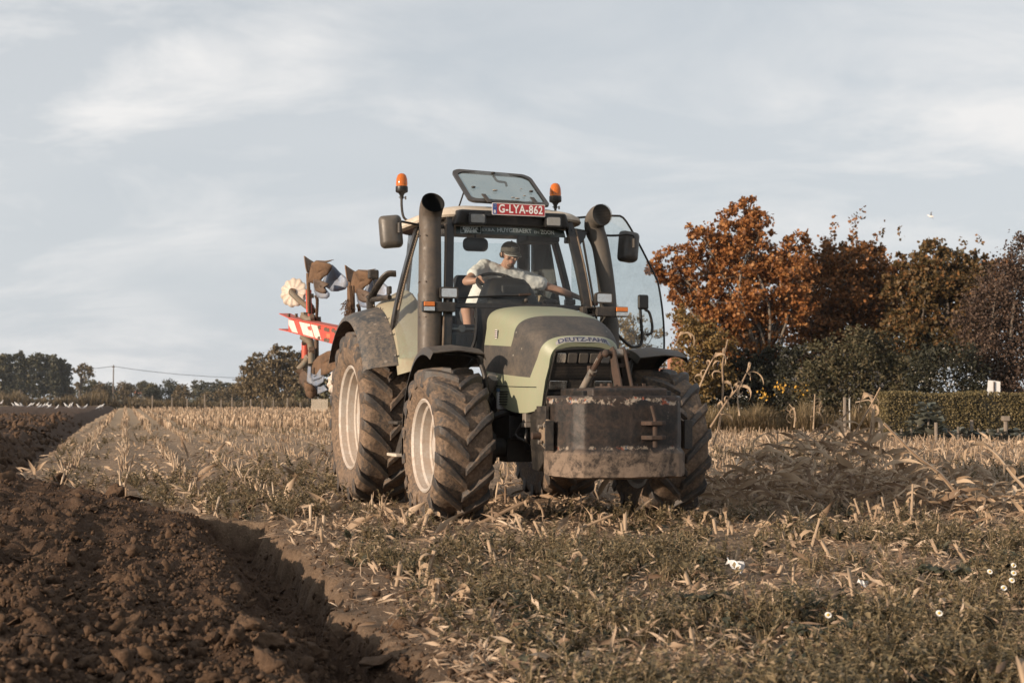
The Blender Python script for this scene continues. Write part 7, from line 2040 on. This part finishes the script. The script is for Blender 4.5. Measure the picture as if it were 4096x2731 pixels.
# posts, board, cabbages, sprouts at the hedge
POSTW = mat('post_grey', (.22, .18, .145), .9, 0, .3, (.12, .10, .08), 8, .4)
def dpost(label, px, pyt, pyb, Y, r=.045, capped=False, name='garden_post', m=None):
    a = atd(px, 915, Y); t_ = atd(px, pyt, Y).z; b_ = max(0, atd(px, pyb, Y).z); o = empty(name, (a.x, Y, 0)); tag(o, label, 'post')
    mb = MB(); mb.tube([(0, 0, -.1), (0, 0, t_)], r, 7); mb.build('shaft', m or POSTW, o, smooth=True, angle=40)
    if capped: mb = MB(); mb.box(-.085, .085, -.085, .085, t_ - .10, t_ + .02); mb.build('post_cap', m or POSTW, o, bevel=.01)
dpost('garden post with a square cap, rightmost before the hedge', 2309, 957, 1005, 36.5, .05, True)
dpost('plain wooden post before the hedge, left of the capped one', 2231, 964, 1000, 37, .045)
dpost('pale post in front of the big sprout plant', 2149, 970, 1002, 35.5, .042)
dpost('thin post at the left end of the hedge', 2020, 962, 1005, 37, .035)
dpost('tall grey post among the shrubs left of the hedge', 1940, 912, 985, 43, .05)
dpost('thin white stake beside the tall grey post', 1951, 915, 985, 43, .02, m=flat('stake_white', (.5, .48, .44)))
wb = atd(2282, 893, 39.8); bo = empty('white_board', (wb.x, 39.8, 0)); tag(bo, 'white upright board with a brown stick behind the hedge', 'board')
mb = MB(); z0 = 1.0; mb.prism([(-.20, 0, .9), (.17, 0, .9), (.19, 0, wb.z + .20), (-.14, 0, wb.z + .24)], (0, .02, 0)); mb.build('panel', WHITE, bo); mb = MB(); mb.tube([(.0, -.03, .9), (.01, -.03, wb.z + .2)], .02, 6); mb.build('stick', RUST, bo)
CABM = leaf_mat('cabbage_leaves', [(.12, (.060, .070, .060)), (.5, (.115, .125, .105)), (.88, (.20, .20, .16))], .1, .5)
def cabbage(label, px, py, Y, R, h, seed, tall=False, cat='cabbage', group=None):
    a = atd(px, 915, Y); r = random.Random(seed); o = empty(cat.replace(' ', '_'), (a.x, Y, 0)); tag(o, label, cat, group); parts = []
    for k in range(60 if tall else 22):
        aa = r.uniform(0, 6.28); zz_ = r.uniform(.12, 1) * h if tall else r.uniform(.05, .5) * h; rr_ = R * r.uniform(.15, .62) * (math.sin(PI * min(1, zz_ / h * .85 + .15)) ** .5 if tall else 1)
        parts.append(xf(P_leaf(1, .95, .16), (math.cos(aa) * rr_ * .6, math.sin(aa) * rr_ * .6, zz_), aa - PI / 2, r.uniform(-.2, .7), r.uniform(-.3, .3), R * r.uniform(.45, .75)))
    V, F = merge(parts); c_ = mesh_np('leaves', V, F, CABM, parent=o); c_['kind'] = 'stuff'
    mb = MB(); mb.tube([(0, 0, -.05), (0, 0, h * .7)], .03, 6); mb.build('stem', BARKL, o)
cabbage('big bushy sprout plant before the hedge', 2132, 0, 36.5, .55, .85, 1, True, 'sprout plant')
cabbage('second sprout plant leaning on the big one', 2108, 0, 36.8, .42, .55, 2, True, 'sprout plant')
for i, (px, lb) in enumerate(((2070, 'leftmost blue green cabbage below the hedge'), (2092, 'second cabbage from the left below the hedge'), (2178, 'cabbage just right of the big sprout plant'), (2200, 'larger cabbage left of the plain wooden post'), (2222, 'cabbage at the foot of the plain wooden post'), (2246, 'cabbage right of the plain wooden post'), (2268, 'cabbage midway between the two right posts'), (2292, 'cabbage at the foot of the capped post'), (2318, 'cabbage right of the capped post'), (2342, 'cabbage at the right picture edge'))):
    cabbage(lb, px, 0, 36.2 + .3 * (i % 3), .36, .42 + .08 * (i == 3), 10 + i)
# houses glimpsed behind the oaks
BRICK = mat('brick_red', (.30, .13, .075), .9, 0, .3, (.2, .12, .08), 10, .3); TILE = mat('roof_tile', (.40, .14, .065), .8, 0, .3, (.25, .1, .06), 6, .3); SLATE = mat('roof_slate', (.10, .11, .12), .7, 0, .2); WALLW = flat('wall_white', (.62, .61, .58), .8); PANE = flat('window_dark', (.03, .035, .04), .2)
def house(label, px, Y, w, d, h, rh, wall, roofm, chim=None, rot=0, wins=(), name='house', gable=True):
    a = atd(px, 915, Y); o = empty(name, (a.x, Y, 0), rot); tag(o, label, 'house')
    mb = MB(); mb.box(-w / 2, w / 2, -d / 2, d / 2, 0, h)
    if gable: mb.prism([(-w / 2, -d / 2, h), (-w / 2, d / 2, h), (-w / 2, 0, h + rh * .96)], (.25, 0, 0)); mb.prism([(w / 2 - .25, -d / 2, h), (w / 2 - .25, d / 2, h), (w / 2 - .25, 0, h + rh * .96)], (.25, 0, 0))
    mb.build('wall', wall, o)
    mb = MB(); e = .35; 
    for s in (-1, 1): mb.prism([(-w / 2 - e, s * (d / 2 + e), h - .2), (w / 2 + e, s * (d / 2 + e), h - .2), (w / 2 + e, 0, h + rh), (-w / 2 - e, 0, h + rh)] if gable else [(-w / 2 - e, s * (d / 2 + e), h - .2), (w / 2 + e, s * (d / 2 + e), h - .2), (w * .2, 0, h + rh), (-w * .2, 0, h + rh)], (0, 0, .18))
    if not gable:
        for s in (-1, 1): mb.prism([(s * (w / 2 + e), -d / 2 - e, h - .2), (s * (w / 2 + e), d / 2 + e, h - .2), (s * w * .2, 0, h + rh)], (0, 0, .18))
    rf = mb.build('roof', roofm, o)
    if chim:
        mb = MB(); mb.box(chim[0] - .4, chim[0] + .4, chim[1] - .35, chim[1] + .35, h, h + chim[2]); mb.build('chimney', chim[3], rf)
    for (x, z, ww, hh) in wins:
        mb = MB(); mb.box(x - ww / 2, x + ww / 2, -d / 2 - .05, -d / 2 + .02, z, z + hh); f = mb.build('window', WALLW, o); mb = MB(); mb.box(x - ww / 2 + .12, x + ww / 2 - .12, -d / 2 - .08, -d / 2 - .052, z + .12, z + hh - .12); mb.build('pane', PANE, f)
house('brick house with chimney hidden behind the yellowing tree', 1560, 85, 7, 7, 2.2, .4, WALLW, TILE, (-.2, 0, 1.68, BRICK), .2)
house('low slate roofed shed glimpsed right of the cypress', 1870, 62, 5, 4, 1.5, 1.3, WALLW, SLATE, None, .1)
house('orange roofed white gabled house on the far left horizon', 328, 620, 6.0, 5.0, 3.2, 3.2, WALLW, TILE, (-2.0, -1.2, 3.0, WALLW), .5, ((-1.5, .5, 1.2, 1.6), (.8, .5, 1.2, 1.6), (-1.0, 2.3, 1.4, .6)), gable=False)
house('low brick house hidden by trees left of the pole', 247, 640, 6, 5, 2.6, 2.2, BRICK, TILE, None, .3)
house('red roofed house at the far left edge', 6, 640, 6.5, 5, 2.4, 2.4, BRICK, TILE, None, 0)

# ---- far tree lines on the left
def far(label, px, Y, blobs, n, ls, m, group, seed, **kw):
    return make_tree(label, (px, 920), Y, blobs, n, QUAD, ls, m, BARK, kw.pop('r0', .3), group=group, seed=seed, limbs=kw.pop('limbs', False), **kw)
g_pop = 'poplars in the far left row'
ppx = [2, 16, 31, 46, 60, 74, 88, 102, 116, 129, 141, 152]; ptop = [814, 812, 813, 811, 815, 814, 813, 816, 814, 820, 824, 834]
names = ['first', 'second', 'third', 'fourth', 'fifth', 'sixth', 'seventh', 'eighth', 'ninth', 'tenth', 'eleventh', 'twelfth']
for i, (x, t_) in enumerate(zip(ppx, ptop)):
    Y = 300 + 8 * (i % 3); bl = []; yy = t_ + 9
    while yy < 905: bl.append((x + rnd.uniform(-2, 2), yy, rnd.uniform(8, 11), rnd.uniform(-1, 1))); yy += 10
    lb = ('tall dark poplar at the left picture edge' if i == 0 else 'last and lowest poplar at the right end of the far row' if i == 11 else 'tall dark poplar, %s from the left in the far row' % names[i])
    far(lb, x, Y, bl, 1700, .62, FARD if i % 4 else FARG, g_pop, 100 + i, name='poplar', cat='poplar', clump=16, spread=.45, r0=.25)
far('lone spreading tree with a bare leaning trunk right of the poplars', 182, 290, [(178, 848, 8), (192, 843, 9), (203, 850, 9), (212, 858, 7), (186, 857, 7), (200, 862, 7), (180, 888, 8)], 1100, .42, FARB, None, 120, clump=14, spread=.5, limbs=True, r0=.3, trunk_top=.92)
low = [
 (37, 380, 'rounded brown bush at the foot of the poplars, far left', [(34, 893, 13), (38, 905, 14)], FARB), (160, 310, 'pointed brown shrub under the last poplars', [(160, 900, 9), (160, 912, 10)], FARB),
 (208, 300, 'mid green tree right of the lone spreading tree', [(205, 885, 13), (215, 897, 15), (196, 900, 13)], FARG), (230, 290, 'brown rounded tree left of the utility pole', [(232, 893, 11), (232, 907, 14)], FARB),
 (252, 370, 'distant tree top just behind the utility pole', [(252, 888, 8), (258, 900, 10), (262, 908, 10)], FARD), (292, 285, 'brown rounded tree between pole and orange roof', [(290, 893, 13), (297, 903, 16), (282, 908, 12)], FARB),
 (326, 400, 'tree crown behind the orange roofed house', [(327, 887, 9), (335, 893, 9)], FARG), (352, 290, 'rounded tree hugging the orange roofed house', [(350, 895, 12), (354, 906, 14)], FARG),
 (387, 330, 'broad dark tree right of the orange roofed house', [(378, 892, 14), (392, 889, 15), (402, 898, 14), (384, 907, 16), (404, 908, 14)], FARD), (420, 290, 'brown rounded tree at the right end of the low trees', [(418, 897, 11), (420, 908, 14), (408, 908, 10)], FARB)]
for i, (x, Y, lb, bl, m_) in enumerate(low): far(lb, x, Y, bl, 2000, .42, m_, 'low trees along the far left horizon', 130 + i, clump=16, spread=.4, grow=1.3)
for i, x in enumerate((452, 466, 480, 495, 510, 524, 538, 548)):
    t_ = 873 + (i % 3) * 3 + (4 if i > 5 else 0); far(('leftmost' if i == 0 else 'rightmost' if i == 7 else names[i]) + ' tree of the even dark row beyond the wire', x, 380, [(x, t_ + 9, 9), (x - 2, t_ + 20, 11), (x + 2, t_ + 32, 12), (x, t_ + 42, 11)], 1000, .60, FARD if i % 2 else FARG, 'even row of trees beyond the wire', 150 + i, clump=16, spread=.42)
for i, (x, bl, lb) in enumerate(((520, [(515, 905, 14), (535, 900, 14), (500, 908, 12), (478, 908, 10)], 'low brown thicket in front of the even row'), (562, [(555, 905, 16), (570, 895, 18), (560, 880, 16)], 'brown thicket at the foot of the big pair'))):
    far(lb, x, 260, bl, 1500, .36, FARB, None, 165 + i, clump=16, spread=.42)
far('left and smaller tree of the big brown pair behind the plough', 583, 175, [(588, 823, 15), (578, 840, 18), (597, 842, 18), (572, 862, 22), (598, 866, 24), (578, 890, 26), (604, 893, 24), (560, 900, 20), (590, 910, 22)], 4600, .34, FARB, 'big brown pair behind the plough', 170, clump=18, spread=.36, r0=.25, limbs=True)
far('right and taller tree of the big brown pair behind the plough', 650, 170, [(640, 806, 13), (660, 806, 13), (632, 825, 20), (660, 828, 22), (685, 822, 16), (620, 850, 26), (655, 855, 30), (688, 855, 26), (612, 885, 28), (650, 888, 32), (690, 890, 30), (628, 912, 24), (675, 912, 26), (705, 905, 22), (700, 835, 18)], 8500, .34, FARB, 'big brown pair behind the plough', 171, clump=18, spread=.36, r0=.3, limbs=True)
# rough grass, reeds and scrub along the far field edge
tf = tuft(77, 12, 1.0); tf = (tf[0] * np.array((9, 9, 1)) * np.array((.10, .10, 1)), tf[1])
def edge_veg(name, x0, x1, Y0, Y1, n, h0, h1, m, label):
    px = rng.uniform(x0, x1, n); Y = rng.uniform(Y0, Y1, n); X = (px - 1176) / 3350 * Y; c = .4 + .9 * vnoise(px * .03, Y * .05, 95)
    V = tuft(78, 14, 1.0); V = (V[0] * np.array((1.0, 1.0, 1.0)), V[1]); V[0][:, :2] *= 1.0
    W = V[0].copy(); 
    q = scatter(name, [(V[0], V[1])], np.stack([X, Y, np.zeros(n)], -1), rot_z(rng.random(n) * 6.28), np.stack([rng.uniform(1.2, 2.2, n)] * 2 + [rng.uniform(h0, h1, n) * c], -1), m)
    tag(q, label, 'rough grass', kind='stuff')
FG = lm('far_reeds', (.075, .055, .028), (.14, .105, .058), (.22, .165, .10), .2)
def thick(v, k):      # wider blades so that they hold together at this distance
    V, F = v; V = V.copy(); c = V.reshape(-1, 5, 3); m_ = (c[:, 0:1] + c[:, 1:2]) / 2; m2 = (c[:, 3:4] + c[:, 2:3]) / 2; c[:, 0:2] = m_ + (c[:, 0:2] - m_) * k; c[:, 2:4] = m2 + (c[:, 2:4] - m2) * k; return c.reshape(-1, 3), F
def edge_veg(name, x0, x1, Y0, Y1, n, h0, h1, m, label, k=14):
    px = rng.uniform(x0, x1, n); Y = rng.uniform(Y0, Y1, n); X = (px - 1176) / 3350 * Y; c = .35 + 1.0 * vnoise(px * .05, Y * .05, 95)
    q = scatter(name, [thick(tuft(80 + i, 9, 1.0), k) for i in range(4)], np.stack([X, Y, np.zeros(n)], -1), rot_z(rng.random(n) * 6.28), np.stack([rng.uniform(.8, 1.5, n)] * 2 + [rng.uniform(h0, h1, n) * c], -1), m)
    tag(q, label, 'rough grass', kind='stuff')
edge_veg('rough_grass', -40, 360, 172, 186, 2600, .9, 2.2, FG, 'tall brown reeds along the far left field edge')
edge_veg('field_margin', 300, 780, 150, 175, 2400, .4, 1.2, FG, 'low rough grass along the far field edge')
edge_veg('garden_margin', 1560, 2040, 44.2, 46.2, 2200, .35, .95, GRASSM, 'rough dry grass at the foot of the garden shrubs', 3)
edge_veg('horizon_scrub', 760, 1500, 135, 160, 1800, .5, 1.6, FG, 'scrub along the field edge behind the tractor')
# low fence posts along the margin, pale wooden pallets
for i, (x, t_) in enumerate(((350, 908), (395, 912), (430, 915), (470, 905), (533, 912), (576, 916), (602, 917), (628, 918), (660, 914), (508, 918), (560, 920), (690, 918))):
    a = atd(x, 915, 148); o = empty('fence_post', (a.x, 148, 0)); tag(o, 'thin grey fence post, %s from the left along the far field edge' % names[i], 'post', 'fence posts along the far field edge')
    mb = MB(); mb.tube([(0, 0, -.1), (0, 0, max(.5, atd(x, t_, 148).z))], .07, 5); mb.build('shaft', POSTW, o)
fn = atd(734, 930, 110); fo = empty('wooden_fence_panel', (fn.x, 110, 0)); tag(fo, 'pale wooden slat panel standing at the field edge behind the wheel', 'fence panel')
PALE = flat('pale_wood', (.50, .43, .34), .8); slat = None
for k in range(13):
    if slat is None:
        mb = MB(); mb.box(-.032, .032, -.012, .012, .10, 1.0); slat = mb.build('slat', PALE, fo); o = slat
    else:
        o = slat.copy(); COL.objects.link(o)
    o.location = ((k - 6) * .096, rnd.uniform(-.01, .01), rnd.uniform(-.03, .03))
for z in (.3, .8):
    mb = MB(); mb.box(-.62, .62, .015, .045, z, z + .08); mb.build('rail', PALE, fo)
# utility poles and wire
POLE = mat('pole_wood', (.13, .105, .085), .9, 0, .2)
pt = []
for (x, yt, Y, lb) in ((260, 838, 300, 'tall wooden utility pole standing before the far trees'), (507, 886, 520, 'shorter distant utility pole before the even tree row')):
    a = atd(x, 915, Y); h = atd(x, yt, Y).z; o = empty('utility_pole', (a.x, Y, 0)); tag(o, lb, 'utility pole')
    mb = MB(); mb.tube([(0, 0, -.2), (0, 0, h)], [.16, .11], 7); mb.build('shaft', POLE, o, smooth=True, angle=40); mb = MB(); mb.box(-.3, .3, -.05, .05, h - .5, h - .35); mb.build('crossarm', POLE, o); pt.append(Vector((a.x, Y, h - .35)))
for lb, P in (('thin wire sagging right from the utility pole', [atd(260, 841, 300), atd(330, 851, 302), atd(430, 861, 306), atd(560, 868, 310), atd(700, 866, 318)]), ('thin wire running left from the utility pole', [atd(260, 841, 300), atd(200, 848, 290), atd(100, 856, 280), atd(-60, 862, 265)])):
    b0_ = P[0].copy(); mb = MB(); mb.tube([p - b0_ for p in smoothpath(P, 5)], .045, 4); o = mb.build('overhead_wire', flat('wire_black', (.03, .03, .03)), None); o.location = b0_; tag(o, lb, 'wire')
# gulls on the ploughed land
GW = flat('gull_white', (.78, .77, .75), .7); GG = flat('gull_grey', (.30, .32, .35), .7)
def gull_mesh(flying=False):
    mb = MB(); rings = []
    for (x, z, r) in ((-.20, .15, .012), (-.16, .165, .035), (-.05, .17, .068), (.06, .19, .070), (.13, .225, .045), (.17, .265, .036), (.20, .285, .034), (.23, .28, .018), (.275, .272, .004)):
        rings.append([Vector((x, r * math.cos(a), z + r * math.sin(a))) for a in [2 * PI * k / 8 for k in range(8)]])
    mb.loft(rings, True, True); mb.cur = 1
    if flying:
        for s in (-1, 1): mb.add([(.05, s * .05, .2), (-.08, s * .05, .2), (-.06, s * .35, .30), (-.16, s * .62, .22), (-.02, s * .40, .31)], [(0, 1, 2, 4), (4, 2, 3)])
    else:
        for s in (-1, 1): mb.loft([[Vector((.08, s * .062, .21)), Vector((.08, s * .066, .17))], [Vector((-.08, s * .062, .215)), Vector((-.08, s * .066, .15))], [Vector((-.30, s * .015, .175)), Vector((-.30, s * .02, .165))]], False)
        mb.tube([(.0, -.025, -.05), (.01, -.025, .12)], .006, 4); mb.tube([(.0, .025, -.05), (.01, .025, .12)], .006, 4)
    return mb
gx = [(15, 466), (87, 480), (108, 480), (122, 483), (140, 480), (207, 484), (222, 478), (258, 482), (272, 490), (300, 484), (320, 478), (326, 488), (340, 492), (392, 496), (438, 484), (472, 490), (486, 486), (522, 492), (580, 496), (668, 498), (690, 492)]
g0 = None; ordn = ['first', 'second', 'third', 'fourth', 'fifth', 'sixth', 'seventh', 'eighth', 'ninth', 'tenth', 'eleventh', 'twelfth', 'thirteenth', 'fourteenth', 'fifteenth', 'sixteenth', 'seventeenth', 'eighteenth', 'nineteenth', 'twentieth', 'last']
for i, (x, y) in enumerate(gx):
    dx, dy = x * .3418, 769.5 + .3418 * y; Yg = 118 + (500 - y) * .8; a = atd(dx, 915, Yg); zg = float(height(np.array([a.x]), np.array([Yg]))[0])
    if g0 is None: g0 = gull_mesh().build('gull', [GW, GG], None, smooth=True); o = g0
    else: o = g0.copy(); COL.objects.link(o)
    s_ = rnd.uniform(.95, 1.2); o.scale = (s_, s_, s_); o.location = (a.x, Yg, max(zg, atd(dx, dy, Yg).z) ); o.rotation_euler = (0, rnd.uniform(-.55, -.2), rnd.uniform(-.7, .7) + (PI if rnd.random() < .3 else 0))
    tag(o, 'white gull on the ploughed soil, ' + ('leftmost of the flock' if i == 0 else 'rightmost of the flock' if i == 20 else '%s from the left of the flock' % ordn[i]), 'gull', 'gulls resting on the ploughed soil')
o = gull_mesh(True).build('gull', [GW, GG], None, smooth=True); o.location = atd(2138, 503, 95); o.rotation_euler = (.3, 0, 2.8); tag(o, 'single gull flying in the sky above the right trees', 'gull')
# ------------------------------------------------------------------ air
hz_ = MB(); hz_.box(-420, 420, -40, 900, -1.3, 24)
hm = bpy.data.materials.new('haze_air'); hm.use_nodes = True; ht = hm.node_tree; ht.nodes.clear()
pv = ht.nodes.new('ShaderNodeVolumePrincipled'); pv.inputs['Color'].default_value = (.86, .89, .93, 1); pv.inputs['Density'].default_value = .0002; pv.inputs['Anisotropy'].default_value = .3
ho = ht.nodes.new('ShaderNodeOutputMaterial'); ht.links.new(pv.outputs[0], ho.inputs['Volume'])
haze = hz_.build('haze', hm); tag(haze, 'thin autumn haze over the fields', kind='stuff')
haze.display_type = 'WIRE'
scn.cycles.volume_bounces = 0
